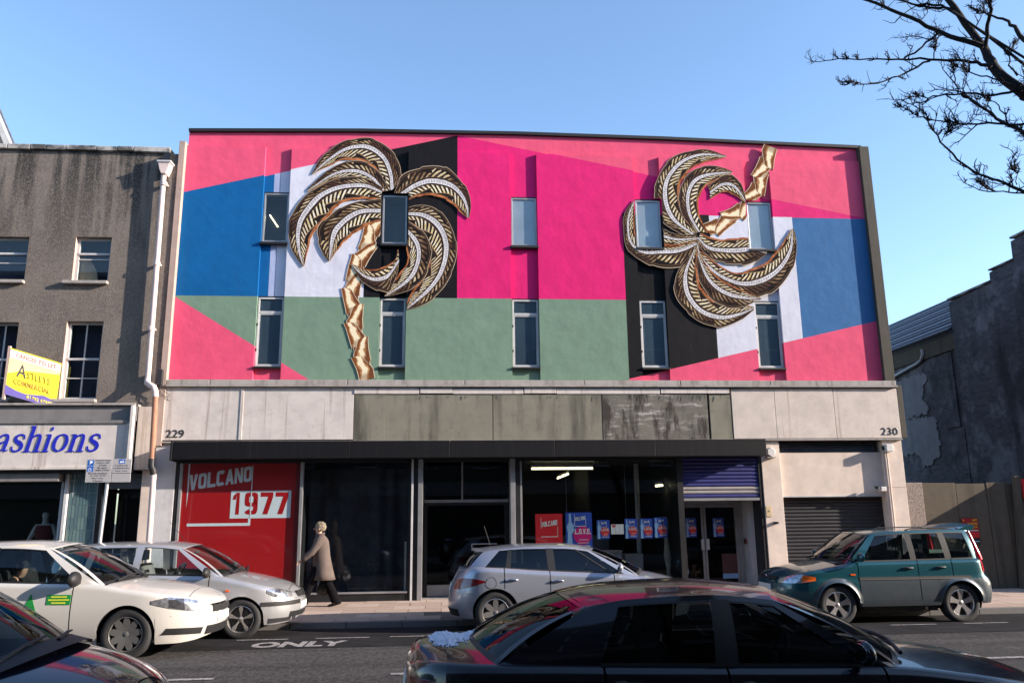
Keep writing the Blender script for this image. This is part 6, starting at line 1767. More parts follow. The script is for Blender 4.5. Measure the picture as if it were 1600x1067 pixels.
c.front('grille_surround', -.42, .42, .612, .63, 'chrome', .012); 
for k in range(4): c.front('grille_bar', -.37, .37, .535 + k * .02, .541 + k * .02, 'dark_metal', .016, parent=g)
lg = c.front('lower_grille', -.46, .46, .25, .36, 'black_plastic', .006)
for k in range(3): c.front('grille_bar', -.45, .45, .27 + k * .03, .28 + k * .03, 'dark_metal', .014, parent=lg)
c.front('number_plate', -.26, .26, .40, .50, 'plate_white', .016)
c.front('bumper_seam', -.80, .80, .515, .522, 'dark_metal', .002)
for i in range(2): c.patch('sill_line', [(('x', -1.0), .235, .245), (('x', .9), .235, .245)], 'dark_metal', (-1, 1)[i], .002)
GRN, YLW = plain('sign_green', srgb(28, 128, 56), .5, .06, bump=0), plain('sign_yellow', srgb(206, 206, 60), .5, .06, bump=0)
def door_sign(sd):
    p = c.doors[(0, sd)]
    c.patch('door_sign', [(('x', .30), .695, .815), (('x', .59), .69, .81)], GRN, sd, .005, parent=p)
    for k, (a, b) in enumerate([(.36, .53), (.32, .57), (.35, .54)]): c.patch('sign_text_band', [(('x', a), .708 + k * .036, .724 + k * .036), (('x', b), .706 + k * .036, .722 + k * .036)], YLW, sd, .008, parent=p)
    c.patch('door_sign', [(('x', -.02), .52, .53), (('x', .10), .52, .83), (('x', .22), .52, .53)], GRN, sd, .005, parent=p)
    c.patch('sign_text_band', [(('x', .03), .585, .625), (('x', .17), .585, .625)], YLW, sd, .008, parent=p)
door_sign(-1)
TAXI = c

# --- silver hatchback, parked, facing right
PS = car_paint('silver_car_paint', (.44, .44, .455), .5, .36, dirt=.3)
t = thing('parked_car', 'silver parked hatchback with star-spoked alloy wheels beside the red window', 'car', (-4.33, -3.12, -.05), world=False)
c = Car(t, dict(xf=2.03, xr=-1.95, W=.82, lf=.85, nf=2.4, lr=.6, nr=3, axles=(1.22, -1.22), arch=.335, wheel_z=.295, fillet=.09,
    zs=[(2.03, .60), (1.9, .68), (1.7, .745), (1.4, .81), (1.1, .875), (.85, .925), (0, .955), (-1.2, .99), (-1.95, .96)],
    zt=[(2.03, .66), (1.9, .735), (1.7, .805), (1.4, .875), (1.1, .935), (.85, .975), (0, .98), (-1.95, 1.0)],
    k=[(.15, .90), (.25, .945), (.42, .99), (.56, 1.0), (.74, .985), (.9, .955), (1.05, .93)],
    sill=[(2.03, .28), (1.9, .22), (1.7, .20), (0, .21), (-1.7, .22), (-1.95, .3)],
    lean_f=[(.2, .05), (.4, 0), (.5, .0), (.64, .05), (.8, .12), (1.0, .2)], lean_r=[(.2, .05), (.5, 0), (.7, .02), (1.0, .12)],
    yr=[(.2, .53), (-.4, .55), (-1.7, .52)], zr=[(.4, 1.30), (.2, 1.345), (-.3, 1.40), (-1.0, 1.395), (-1.7, 1.33)], crown=.05,
    cowl=.92, rearbase=-1.86, seams=[.72, -.42, -1.05], doors=[(-.42, .72), (-1.05, -.42)], hoodend=1.90,
    dividers=[(.88, .20), (.68, .12), (-.36, -.34), (-.47, -.45), (-1.10, -1.02), (-1.20, -1.12), (-1.62, -1.48), (-1.84, -1.68)], spaces=['p', 'w', 'p', 'w', 'p', 'w', 'p'],
    bow_f=(.22, .09), bow_r=(.08, .04), seat_x=-.40, dash_x=.62))
c.build(PS); c.greenhouse(PS, glass('thin_car_glass', (.80, .86, .85), 1.5, 0, 1.2)); c.wheels(('star', 5), .295); c.interior('seat_grey'); c.mirror(.68, .985, 'black_plastic', 1.15); c.wipers()
c.handle(0, -.28, .79, PS)
for sd in (-1, 1):
    h = c.patch('headlight', [(('x', 1.60), .665, .715), (('x', 1.72), .60, .73), (('x', 1.86), .585, .725), (('x', 1.94), .59, .70)], 'lamp_clear', sd, .007)
    c.patch('headlight_reflector', [(('x', 1.72), .62, .70), (('x', 1.80), .61, .71)], 'lamp_dark', sd, .011, parent=h)
    c.patch('bumper_strip', [(('x', 1.70), .475, .535), (('x', 1.9), .475, .535), (('x', 1.98), .475, .53)], 'black_plastic', sd, .016)
    c.patch('side_repeater', [(('x', .98), .70, .73), (('x', 1.04), .70, .73)], 'lamp_orange', sd, .01)
    c.patch('rub_strip', [(('x', -.40), .515, .55), (('x', .70), .515, .55)], PS, sd, .012)
    c.patch('lower_lip', [(('x', 1.62), .215, .29), (('x', 1.98), .235, .29)], 'dark_metal', sd, .004)
g = c.front('grille', -.30, .30, .575, .665, 'black_plastic', .008)
c.front('grille_bar', -.02, .02, .575, .665, 'chrome', .014, parent=g)
c.front('number_plate', -.26, .26, .40, .49, 'plate_white', .016); lg = c.front('lower_grille', -.5, .5, .29, .37, 'black_plastic', .005)
for k in range(2): c.front('grille_bar', -.48, .48, .31 + k * .03, .318 + k * .03, 'dark_metal', .012, parent=lg)
c.front('bumper_strip', -.78, -.28, .475, .535, 'black_plastic', .016); c.front('bumper_strip', .28, .78, .475, .535, 'black_plastic', .016)
c.front('bumper_seam', -.72, .72, .56, .566, 'dark_metal', .002)
ob('aerial', MB().tube([(.1, 0, 1.43), (-.18, 0, 1.75)], .004, 5), 'black_plastic', t)
ob('inside_mirror', MB().box(.28, .30, -.10, .10, 1.24, 1.29), 'black_plastic', t, bevel=.008)

# --- silver hatchback seen from its rear quarter
PA = car_paint('cool_silver_car_paint', (.34, .36, .42), .5, .34, dirt=.25)
t = thing('parked_car', 'silver parked hatchback with rising side windows and red tail light before the lit window', 'car', (2.02, -3.10, -.05), world=False)
c = Car(t, dict(xf=2.02, xr=-2.0, W=.85, lf=.95, nf=2.4, lr=.75, nr=2.6, axles=(1.26, -1.26), arch=.36, wheel_z=.315, fillet=.10,
    zs=[(2.02, .56), (1.85, .65), (1.5, .75), (1.1, .82), (.7, .87), (0, .905), (-.6, .94), (-1.2, .985), (-1.6, 1.0), (-2.0, .94)],
    zt=[(2.02, .62), (1.85, .72), (1.5, .82), (1.1, .885), (.8, .93), (0, .95), (-1.3, 1.0), (-2.0, .98)],
    k=[(.15, .90), (.25, .94), (.42, .985), (.58, 1.0), (.72, .99), (.86, .965), (1.05, .93)],
    sill=[(2.12, .28), (1.8, .2), (0, .21), (-1.7, .22), (-2.0, .30)],
    lean_f=[(.2, .05), (.4, 0), (.7, .06), (1.0, .2)], lean_r=[(.2, .06), (.4, 0), (.6, .02), (.8, .09), (1.0, .20)],
    yr=[(.3, .50), (-.4, .54), (-1.5, .48)], zr=[(.4, 1.19), (.2, 1.235), (-.2, 1.285), (-.7, 1.285), (-1.2, 1.25), (-1.6, 1.20)], crown=.045,
    cowl=1.02, rearbase=-1.80, seams=[.62, -.40, -1.12], doors=[(-.40, .62), (-1.12, -.40)], hoodend=1.92,
    dividers=[(1.0, .28), (.80, .20), (.62, .02), (.58, -.02), (-.30, -.32), (-.42, -.44), (-1.02, -.98), (-1.10, -1.04), (-1.44, -1.16), (-1.78, -1.46)], spaces=['p', 'w', 'b', 'w', 'b', 'w', 'b', 'w', 'p'],
    bow_f=(.22, .09), bow_r=(.10, .08), seat_x=-.35, dash_x=.72, bulge=.035))
c.build(PA); c.greenhouse(PA, 'car_glass_dark'); c.wheels(('trim', 7), .315); c.interior('seat_dark'); c.mirror(.70, .965, PA, 1.05)
c.handle(0, -.28, .775, 'chrome'); c.handle(1, -1.0, .80, 'chrome')
for sd in (-1, 1):
    tl = c.patch('tail_light', [(('x', -1.42), .775, .79), (('x', -1.62), .715, .825), (('x', -1.82), .665, .83), (('x', -1.93), .66, .80)], 'lamp_red', sd, .010)
    c.patch('tail_light_lens', [(('x', -1.66), .73, .79), (('x', -1.80), .71, .79)], 'lamp_red', sd, .013, parent=tl)
    c.patch('bumper_seam', [(('x', -1.60), .585, .590), (('x', -1.95), .615, .62)], 'dark_metal', sd, .002)
ang = np.linspace(0, 2 * PI, 25)
ob('fuel_cap', MB().tube([c.at(('x', -1.33 + .085 * math.cos(a)), .76 + .085 * math.sin(a), -1, .001) for a in ang], .003, 5, cap=False), 'dark_metal', t)
sp = MB().grid([[c.Qr(u, 1.0) + Vector((.08, 0, .002)), c.Qr(u, 1.0) + Vector((-.04, 0, .004)), c.Qr(u, .96) + Vector((-.10, 0, .012)), c.Qr(u, .93) + Vector((-.09, 0, -.004)), c.Qr(u, .92) + Vector((.0, 0, .0))] for u in np.linspace(-1, 1, 13)])
ob('roof_spoiler', sp, PA, t, smooth=50)
ob('aerial', MB().tube([(-1.30, 0, 1.31), (-1.40, 0, 1.62)], .004, 5), 'black_plastic', t)
c.rear('rear_plate', -.26, .26, .62, .72, 'plate_white', .01); c.rear('rear_diffuser', -.6, .6, .25, .36, 'black_plastic', .006)
c.patch('sill_line', [(('x', -.9), .25, .262), (('x', .9), .25, .262)], 'dark_metal', -1, .002)

# --- teal off-roader, parked, facing left
PT = car_paint('teal_car_paint', (.005, .070, .092), .35, .30, dirt=.2)
PG = car_paint('grey_teal_lower_paint', (.032, .048, .062), .3, .42, dirt=.35)
t = thing('parked_car', 'teal tall estate car with grey lower body and roof spoiler, parked facing left', 'car', (7.34, -3.08, -.055), PI, world=False)
c = Car(t, dict(xf=1.95, xr=-1.74, W=.80, lf=.72, nf=2.7, lr=.45, nr=3.6, axles=(1.045, -1.045), arch=.355, wheel_z=.315, fillet=.07, clad=.70,
    zs=[(1.96, .70), (1.85, .76), (1.6, .83), (1.2, .895), (.85, .95), (.5, .985), (0, .99), (-1.95, 1.02)],
    zt=[(1.96, .76), (1.85, .83), (1.6, .895), (1.2, .95), (.85, .995), (0, 1.0), (-1.95, 1.03)],
    k=[(.15, .93), (.28, .965), (.45, 1.0), (.69, 1.0), (.705, .985), (.85, .975), (1.05, .955)],
    sill=[(1.96, .36), (1.8, .30), (0, .295), (-1.7, .31), (-1.95, .40)],
    lean_f=[(.3, .05), (.5, 0), (.62, .0), (.8, .10), (1.0, .18)], lean_r=[(.3, .04), (.5, 0), (.68, .0), (.72, .09), (1.0, .15)],
    yr=[(.4, .56), (-.4, .60), (-1.9, .58)], zr=[(.5, 1.37), (.3, 1.415), (-.2, 1.46), (-1.0, 1.47), (-1.8, 1.455)], crown=.03,
    cowl=.86, rearbase=-1.60, seams=[.66, -.36, -.95], doors=[(-.36, .66), (-.95, -.36)], hoodend=1.80,
    dividers=[(.82, .30), (.58, .20), (-.28, -.26), (-.38, -.36), (-.88, -.84), (-.99, -.95), (-1.42, -1.32), (-1.585, -1.46)], spaces=['p', 'w', 'b', 'w', 'b', 'w', 'p'],
    bow_f=(.16, .06), bow_r=(.04, .02), seat_x=-.35, dash_x=.62, ws_glass=M['car_glass']))
c.build(PT, PG); c.greenhouse(PT, 'car_glass'); c.wheels(('five', 5), .315); c.interior('seat_dark'); c.mirror(.62, 1.06, PT, 1.05); c.wipers()
c.handle(0, -.18, .875, 'dark_metal'); c.handle(1, -.74, .88, 'dark_metal')
for sd in (-1, 1):
    h = c.patch('headlight', [(('x', 1.48), .70, .765), (('x', 1.62), .665, .80), (('x', 1.80), .66, .79), (('x', 1.89), .665, .77)], 'lamp_clear', sd, .008)
    c.patch('indicator', [(('x', 1.40), .705, .755), (('x', 1.62), .672, .795)], 'lamp_orange', sd, .013, parent=h)
    c.patch('side_repeater', [(('x', .72), .775, .80), (('x', .80), .775, .80)], 'lamp_orange', sd, .01)
    c.patch('rub_strip', [(('x', -1.25), .70, .745), (('x', .66), .70, .745)], 'black_plastic', sd, .010)
    tl = c.patch('tail_light', [(('x', -1.56), .80, 1.0), (('x', -1.66), .80, 1.0), (('x', -1.71), .80, .99)], 'lamp_pink', sd, .012)
    qa, qb = c.Qr(sd * 1.0, 0), c.Qr(sd * 1.0, .97)
    ob('tail_light_upper', MB().tube([qa.lerp(qb, f) + Vector((-.01, 0, 0)) for f in np.linspace(-.06, 1, 8)], [.05, .055, .05, .045, .04, .036, .03, .025], 8), 'lamp_pink', tl, smooth=60)
    for ci, cx_ in enumerate(c.ax):
        arc = [c.at(('x', cx_ + .385 * math.cos(a)), .315 + .385 * math.sin(a), sd, .006) for a in np.linspace(.08, PI - .08, 26)]
        arc2 = [c.at(('x', cx_ + .355 * math.cos(a)), .315 + .355 * math.sin(a), sd, .03) for a in np.linspace(.08, PI - .08, 26)]
        arc3 = [c.at(('x', cx_ + .43 * math.cos(a)), .315 + .43 * math.sin(a), sd, .002) for a in np.linspace(.08, PI - .08, 26)]
        arc4 = [c.at(('x', cx_ + .352 * math.cos(a)), .315 + .352 * math.sin(a), sd, -.03) for a in np.linspace(.08, PI - .08, 26)]
        ob('wheel_arch', MB().grid([arc3, arc, arc2, arc4]), PG, t, smooth=70)
    ob('roof_rail', MB().tube([(-.35, sd * .52, 1.475), (-.45, sd * .52, 1.50), (-1.2, sd * .52, 1.51), (-1.35, sd * .52, 1.485)], .010, 7), 'dark_metal', t, smooth=60)
    c.patch('side_skirt', [(('x', -.66), .29, .345), (('x', .66), .29, .345)], PG, sd, .02)
g = c.front('grille', -.36, .36, .70, .755, 'black_plastic', .01)
c.front('lower_grille', -.5, .5, .38, .50, 'black_plastic', .006); c.front('number_plate', -.26, .26, .53, .63, 'plate_white', .012)
ob('badge', MB().lathe([(.0, .0), (.04, .0), (.04, .012), (.0, .012)], tuple(c.at(('f', .0), .728, 1, .012)), 'x', 14), 'chrome', g)
sp = MB().grid([[c.Qr(u, 1) + Vector((.20, 0, .0)), c.Qr(u, 1) + Vector((.05, 0, .05)), c.Qr(u, 1) + Vector((-.12, 0, .085)), c.Qr(u, 1) + Vector((-.15, 0, .06)), c.Qr(u, 1) + Vector((-.10, 0, .0)), c.Qr(u, 1) + Vector((.0, 0, -.02))] for u in np.linspace(-1, 1, 13)])
for e in (-1, 1):
    q = c.Qr(e, 1); sp.add([q + Vector((.20, 0, 0)), q + Vector((.05, 0, .05)), q + Vector((-.12, 0, .085)), q + Vector((-.15, 0, .06)), q + Vector((-.10, 0, 0)), q + Vector((0, 0, -.02))], [(0, 1, 2, 3, 4, 5)])
ob('roof_spoiler', sp, PT, t, smooth=50)
ob('aerial', MB().tube([(.15, .45, 1.46), (-.02, .47, 1.62)], .004, 5), 'black_plastic', t)
bx('window_label', -1.30, -1.05, .0, .004, 1.07, 1.13, plain('pale_green_label', (.36, .46, .38), .6), t)
bpy.context.view_layer.update()
lab = t.children[-1]; lab.location = (0, c.belt(-1.2)[1] - .012, 0)

# --- dark saloon in the foreground
PN = car_paint('black_navy_car_paint', (.003, .003, .006), .0, .22, .6, dirt=0)
M['black_glass'] = glass('tinted_black_glass', (.16, .19, .20), 1.5, 0, .8)
t = thing('parked_car', 'near-black saloon close to the camera with old snow on its boot', 'car', (1.90, -11.42, -.05), world=False)
c = Car(t, dict(xf=2.10, xr=-2.20, W=.80, lf=.95, nf=2.5, lr=.80, nr=2.5, axles=(1.26, -1.26), arch=.33, wheel_z=.29, fillet=.085,
    zs=[(2.10, .58), (1.95, .66), (1.6, .755), (1.2, .82), (.75, .87), (0, .89), (-.9, .915), (-1.4, .93), (-1.9, .935), (-2.12, .91), (-2.20, .86)],
    zt=[(2.10, .64), (1.95, .74), (1.6, .83), (1.2, .885), (.75, .925), (0, .93), (-1.6, 1.0), (-2.0, 1.005), (-2.14, .985), (-2.20, .90)],
    k=[(.15, .90), (.25, .945), (.42, .985), (.58, .995), (.70, 1.0), (.82, .965), (1.0, .93)],
    sill=[(2.10, .26), (1.9, .2), (0, .2), (-1.9, .22), (-2.20, .30)],
    lean_f=[(.2, .05), (.4, 0), (.7, .06), (1.0, .2)], lean_r=[(.2, .07), (.45, 0), (.7, .03), (.9, .05), (1.05, .06)],
    yr=[(.2, .56), (-.4, .59), (-1.2, .54)], zr=[(.3, 1.19), (.05, 1.245), (-.35, 1.28), (-.8, 1.262), (-1.2, 1.19)], crown=.05,
    cowl=.78, rearbase=-1.62, seams=[.66, -.28, -1.0], doors=[(-.28, .66), (-1.0, -.28)], hoodend=2.0,
    dividers=[(.76, .08), (.56, .02), (-.20, -.20), (-.34, -.32), (-1.02, -.86), (-1.62, -1.06)], spaces=['p', 'w', 'b', 'w', 'p'],
    bow_f=(.22, .10), bow_r=(.16, .08), seat_x=-.40, dash_x=.55, bulge=.05))
c.build(PN); c.greenhouse(PN, 'black_glass'); c.wheels(('five', 5), .29); c.interior('seat_dark'); c.mirror(.50, .965, PN, 1.0); c.wipers()
c.handle(0, -.16, .80, PN); c.handle(1, -.90, .82, PN)
for sd in (-1, 1):
    c.patch('tail_light', [(('x', -1.86), .70, .80), (('x', -2.02), .665, .835), (('x', -2.14), .66, .83), (('x', -2.175), .665, .82)], 'lamp_red', sd, .008)
    c.patch('rub_strip', [(('x', -.95), .50, .54), (('x', .64), .50, .54)], PN, sd, .012)
    q = [c.at(('x', x), .846, sd, .004) for x in np.linspace(-1.4, .9, 20)]
c.rear('rear_plate', -.26, .26, .70, .80, 'plate_white', .01)
ob('inside_mirror', MB().ball((.10, -.0, 1.10), (.03, .11, .035), 14, 8), 'chrome', t, smooth=180)
BM = c
c2 = c
# snow on the boot
M['snow'] = plain('old_snow', (.66, .68, .76), .75, .05, vs=12, bump=.5, bs=60, bd=.01)
mb = MB(); sr = random.Random(5)
def deck_z(x, y):
    z1 = BM.zs(x); zt = BM.zt(x); yd = BM.belt(x)[1]
    return z1 + (zt - z1) * max(0, 1 - (y / yd) ** 2)
NX, NY = 120, 110
H = {}
for i in range(NX):
    for j in range(NY):
        x = -2.12 + .56 * i / (NX - 1); y = -.46 + .80 * j / (NY - 1)
        n = mnoise.noise(Vector((x * 7, y * 6, 3.1))) * .5 + mnoise.noise(Vector((x * 19, y * 17, 1.0))) * .35 + mnoise.noise(Vector((x * 45, y * 45, 7))) * .45
        e = 1 - ((x + 1.92) / .14) ** 2 - ((y + .10 + (x + 1.9) * .4) / .21) ** 2
        e2 = .75 - ((x + 1.70) / .12) ** 2 - ((y + .02) / .20) ** 2
        e = max(e, e2)
        n += mnoise.noise(Vector((x * 90, y * 90, 2))) * .35
        H[i, j] = (x, y, .024 * (e + n * 1.25 - .22))
for i in range(NX - 1):
    for j in range(NY - 1):
        q = [H[i, j], H[i + 1, j], H[i + 1, j + 1], H[i, j + 1]]
        if max(p[2] for p in q) <= 0: continue
        mb.add([BM.D((p[0], p[1], deck_z(p[0], p[1]) + .004 + max(-.006, p[2]))) for p in q], [(0, 1, 2, 3)])
sn = ob('snow_patch', mb, 'snow', None, smooth=180); sn.location = t.location
tag(sn, 'ragged patch of old snow lying on the boot lid of the dark saloon', 'snow')

# --- dark hatchback nose at the lower left
PB2 = car_paint('dark_blue_black_paint', (.006, .007, .016), .0, .2, dirt=0)
t = thing('parked_car', 'dark small hatchback at the lower left with only its bonnet and wipers in view', 'car', (-3.56, -11.42, -.05), world=False)
c = Car(t, dict(xf=1.85, xr=-1.8, W=.80, lf=.85, nf=2.4, lr=.6, nr=3, axles=(1.16, -1.16), arch=.33, wheel_z=.29, fillet=.10,
    zs=[(1.85, .58), (1.7, .70), (1.45, .80), (1.2, .87), (.95, .925), (0, .95), (-1.8, .97)],
    zt=[(1.85, .66), (1.7, .80), (1.45, .91), (1.2, .975), (.98, 1.01), (0, 1.0), (-1.8, 1.0)],
    k=[(.15, .90), (.25, .945), (.42, .985), (.58, .995), (.70, 1.0), (.82, .965), (1.0, .93)],
    sill=[(1.85, .28), (1.6, .2), (-1.8, .25)], lean_f=[(.2, .05), (.4, 0), (.7, .06), (1.0, .2)], lean_r=[(.2, .05), (1.0, .1)],
    yr=[(.4, .53), (-.4, .56), (-1.6, .52)], zr=[(.5, 1.34), (.3, 1.39), (-.2, 1.43), (-1.6, 1.38)], crown=.04,
    cowl=.96, rearbase=-1.70, seams=[.66, -.4], doors=[(-.4, .66)], hoodend=1.72,
    dividers=[(.92, .22), (.70, .14), (-.38, -.36), (-.48, -.46), (-1.3, -1.2), (-1.7, -1.5)], spaces=['p', 'w', 'b', 'w', 'p'],
    bow_f=(.20, .08), bow_r=(.06, .04), seat_x=-.40, dash_x=.6))
c.build(PB2); c.greenhouse(PB2, 'black_glass'); c.wheels(('five', 5), .29); c.interior('seat_dark'); c.mirror(.62, 1.02, PB2, 1.0); c.wipers()
cw = MB().grid([[c.Qf(u, -.02) + Vector((.10, 0, .012)), c.Qf(u, 0) + Vector((.03, 0, .022)), c.Qf(u, .03) + Vector((0, 0, .02))] for u in np.linspace(-.95, .95, 21)])
ob('cowl_panel', cw, 'black_plastic', t, smooth=60)
for sd in (-1, 1): c.patch('headlight', [(('x', 1.42), .66, .72), (('x', 1.72), .60, .73)], 'lamp_clear', sd, .008)
c.front('grille', -.4, .4, .50, .60, 'black_plastic', .008)

# ------------------------------------------------------------------ people
M['skin'] = plain('warm_skin', (.52, .30, .21), .5, .1, vs=20, bump=0)
M['hair'] = plain('blonde_grey_hair', (.25, .205, .15), .9, .55, vs=30, bump=.6, bs=70, bd=.01)
M['coat'] = plain('taupe_wool_coat', (.115, .09, .08), .95, .12, vs=8, bump=.3, bs=150, bd=.003)
M['trousers'] = plain('black_trousers', (.006, .0055, .007), .95, .2)
M['shoe'] = plain('black_shoe_leather', (.014, .012, .012), .4, .2)
PX, PY, PZ = -2.40, -.85, .092
person = thing('person', 'person in a taupe coat and black trousers walking left past the dark shop window', 'person', (PX, PY, PZ))
def Pp(x, y, z): return (PX + x, PY + y, PZ + z)
J = {
    'pel': (Pp(.02, 0, .80), (.125, .14)), 'waist': (Pp(.02, 0, .95), .12), 'chest': (Pp(.0, 0, 1.13), (.14, .125)), 'upper': (Pp(-.01, 0, 1.24), (.12, .10)), 'neck': (Pp(-.035, 0, 1.32), .052), 'chin': (Pp(-.055, 0, 1.385), .058), 'head': (Pp(-.05, 0, 1.46), .085), 'crown': (Pp(-.04, 0, 1.50), .07),
    'hl': (Pp(.0, -.075, .76), .10), 'kl': (Pp(-.17, -.085, .44), .068), 'al': (Pp(-.29, -.08, .10), .042), 'fl': (Pp(-.40, -.08, .045), .036),
    'hr': (Pp(.02, .075, .76), .10), 'kr': (Pp(.13, .08, .43), .068), 'ar': (Pp(.33, .08, .125), .042), 'fr': (Pp(.25, .08, .04), .036),
    'sl': (Pp(.0, -.15, 1.23), .068), 'el': (Pp(-.13, -.21, 1.02), .05), 'wl': (Pp(-.31, -.20, .88), .033),
    'sr': (Pp(.0, .15, 1.23), .068), 'er': (Pp(.08, .22, .98), .05), 'wr': (Pp(.06, .20, .76), .033)}
ED = [('pel', 'waist'), ('waist', 'chest'), ('chest', 'upper'), ('upper', 'neck'), ('neck', 'chin'), ('chin', 'head'), ('head', 'crown'), ('pel', 'hl'), ('hl', 'kl'), ('kl', 'al'), ('al', 'fl'), ('pel', 'hr'), ('hr', 'kr'), ('kr', 'ar'), ('ar', 'fr'),
      ('upper', 'sl'), ('sl', 'el'), ('el', 'wl'), ('upper', 'sr'), ('sr', 'er'), ('er', 'wr')]
figure('body', J, ED, 'pel', 'skin', person)
def hand(w, d, down, parent, name='hand'):
    """Palm with four bent fingers and a thumb, grown as one surface from the wrist W along D."""
    w, d, down = Vector(w), Vector(d).normalized(), Vector(down).normalized(); side = d.cross(down).normalized()
    J = {'w': (tuple(w), .024), 'p': (tuple(w + d * .045), (.034, .017)), 'k': (tuple(w + d * .075), (.036, .014))}
    E_ = [('w', 'p'), ('p', 'k')]
    for i, (o, ln) in enumerate([(-.027, .062), (-.009, .072), (.009, .068), (.027, .052)]):
        a = w + d * .082 + side * o; b = a + (d * .8 + down * .5).normalized() * ln * .5; e = b + (d * .35 + down * .9).normalized() * ln * .5
        J['a%d' % i], J['b%d' % i], J['e%d' % i] = (tuple(a), .0095), (tuple(b), .0085), (tuple(e), .007)
        E_ += [('k', 'a%d' % i), ('a%d' % i, 'b%d' % i), ('b%d' % i, 'e%d' % i)]
    a = w + d * .03 - side * .034; b = a + (d * .7 - side * .5 + down * .4).normalized() * .035; e = b + (d * .8 + down * .5).normalized() * .03
    J['t0'], J['t1'], J['t2'] = (tuple(a), .012), (tuple(b), .010), (tuple(e), .008)
    E_ += [('p', 't0'), ('t0', 't1'), ('t1', 't2')]
    return figure(name, J, E_, 'w', 'skin', parent)
hand(J['wl'][0], (-.8, .02, -.45), (.2, 0, -1), person)
hand(J['wr'][0], (-.05, -.02, -1), (-1, 0, 0), person)
# trousers, coat, sleeves
def tub(name, pts, mat, n=18, parent=person, wob=0):
    """Cloth round a limb: rings of (centre, half width x, half width y)."""
    rows = []
    for k, (c_, a, b) in enumerate(pts):
        rows.append([(c_[0] + a * math.cos(t) * (1 + wob * math.sin(5 * t + k)), c_[1] + b * math.sin(t) * (1 + wob * math.cos(4 * t - k)), c_[2]) for t in np.linspace(0, 2 * PI, n + 1)])
    return ob(name, MB().grid(rows), mat, parent, smooth=180)
for s_, kx, pts in ((-1, 0, [(Pp(.01, -.075, .80), .115, .095), (Pp(-.09, -.08, .60), .108, .09), (Pp(-.175, -.085, .44), .098, .082), (Pp(-.235, -.083, .27), .092, .076), (Pp(-.295, -.08, .06), .10, .074)]),
                    (1, 0, [(Pp(.02, .075, .80), .115, .095), (Pp(.075, .08, .60), .108, .09), (Pp(.135, .08, .43), .098, .082), (Pp(.22, .08, .28), .092, .076), (Pp(.315, .08, .07), .095, .074)])):
    tub('trouser_leg', pts, 'trousers', wob=.03)
coat = tub('coat', [(Pp(.06, 0, .50), .225, .215), (Pp(.05, 0, .60), .205, .205), (Pp(.035, 0, .78), .175, .195), (Pp(.02, 0, .95), .155, .18), (Pp(.005, 0, 1.12), .155, .18), (Pp(-.005, 0, 1.22), .14, .19), (Pp(-.01, 0, 1.28), .105, .15), (Pp(-.025, 0, 1.325), .075, .085), (Pp(-.03, 0, 1.35), .068, .07)], 'coat', 40, wob=.035)
coat.modifiers.new('thick', 'SOLIDIFY').thickness = .012
for s_, a, b, w in ((-1, 'sl', 'el', 'wl'), (1, 'sr', 'er', 'wr')):
    A, B, W_ = Vector(J[a][0]), Vector(J[b][0]), Vector(J[w][0])
    mb = MB().tube([A + Vector((0, -s_ * .06, .01)), A + Vector((0, -s_ * .01, .0)), A.lerp(B, .35), A.lerp(B, .8), B, B.lerp(W_, .3), B.lerp(W_, .75), W_ + (W_ - B) * .03], [.085, .088, .078, .066, .064, .060, .054, .052], 16)
    ob('coat_sleeve', mb, 'coat', person, smooth=180)
ob('coat_collar', MB().tube([Pp(-.03 + .075 * math.cos(t), .078 * math.sin(t), 1.335 + .02 * math.cos(t)) for t in np.linspace(0, 2 * PI, 15)], .022, 8, cap=False), 'coat', person, smooth=180)
ob('coat_opening', MB().tube([Pp(-.165, -.02, .52), Pp(-.158, -.02, .8), Pp(-.150, -.02, 1.1), Pp(-.10, -.02, 1.3)], .007, 5), 'trousers', person)
for m_ in ('trousers', 'dark_top' if 'dark_top' in M else 'trousers', 'coat'): M[m_].node_tree.nodes['Principled BSDF'].inputs['Specular IOR Level'].default_value = .08
for px, py, up in ((-.33, -.08, .06), (.305, .08, .0)):
    mb = MB()
    rows = []
    for f, wd, h in ((0, .030, .055), (.12, .040, .075), (.45, .043, .062), (.8, .042, .045), (1, .018, .024)):
        x = px + .09 - .25 * f; z0 = .004 + (up * f * .6 if up else .05 * (1 - f) ** 2)
        rows.append([Pp(x, py + wd * math.cos(t), z0 + max(0, math.sin(t)) * h) for t in np.linspace(-.2, PI + .2, 9)] + [Pp(x, py, z0)])
    mb.grid(rows); ob('shoe', mb, 'shoe', person, smooth=60)
# head details and hair
hc = Vector(Pp(-.045, 0, 1.455))
mb = MB(); hr = random.Random(3)
mb.ball(hc + Vector((.018, 0, .022)), (.098, .090, .092), 18, 12)
for k in range(320):                                            # loose curls
    a, b = hr.uniform(0, 2 * PI), math.acos(hr.uniform(-.75, 1))
    d = Vector((math.sin(b) * math.cos(a), math.sin(b) * math.sin(a), math.cos(b)))
    if d.x < -.35 and d.z < .45: continue
    p = hc + Vector((.02, 0, .022)) + Vector((d.x * .098, d.y * .090, d.z * .094))
    r = hr.uniform(.008, .017)
    mb.ball(p, (r * hr.uniform(.7, 1.4), r * hr.uniform(.7, 1.2), r * hr.uniform(.6, 1.1)), 7, 5)
ob('hair', mb, 'hair', person, smooth=180)
ob('nose', MB().prism([(hc.x - .085, hc.z + .012), (hc.x - .118, hc.z - .022), (hc.x - .088, hc.z - .03)], 'y', hc.y - .012, hc.y + .012), 'skin', person, bevel=.006)
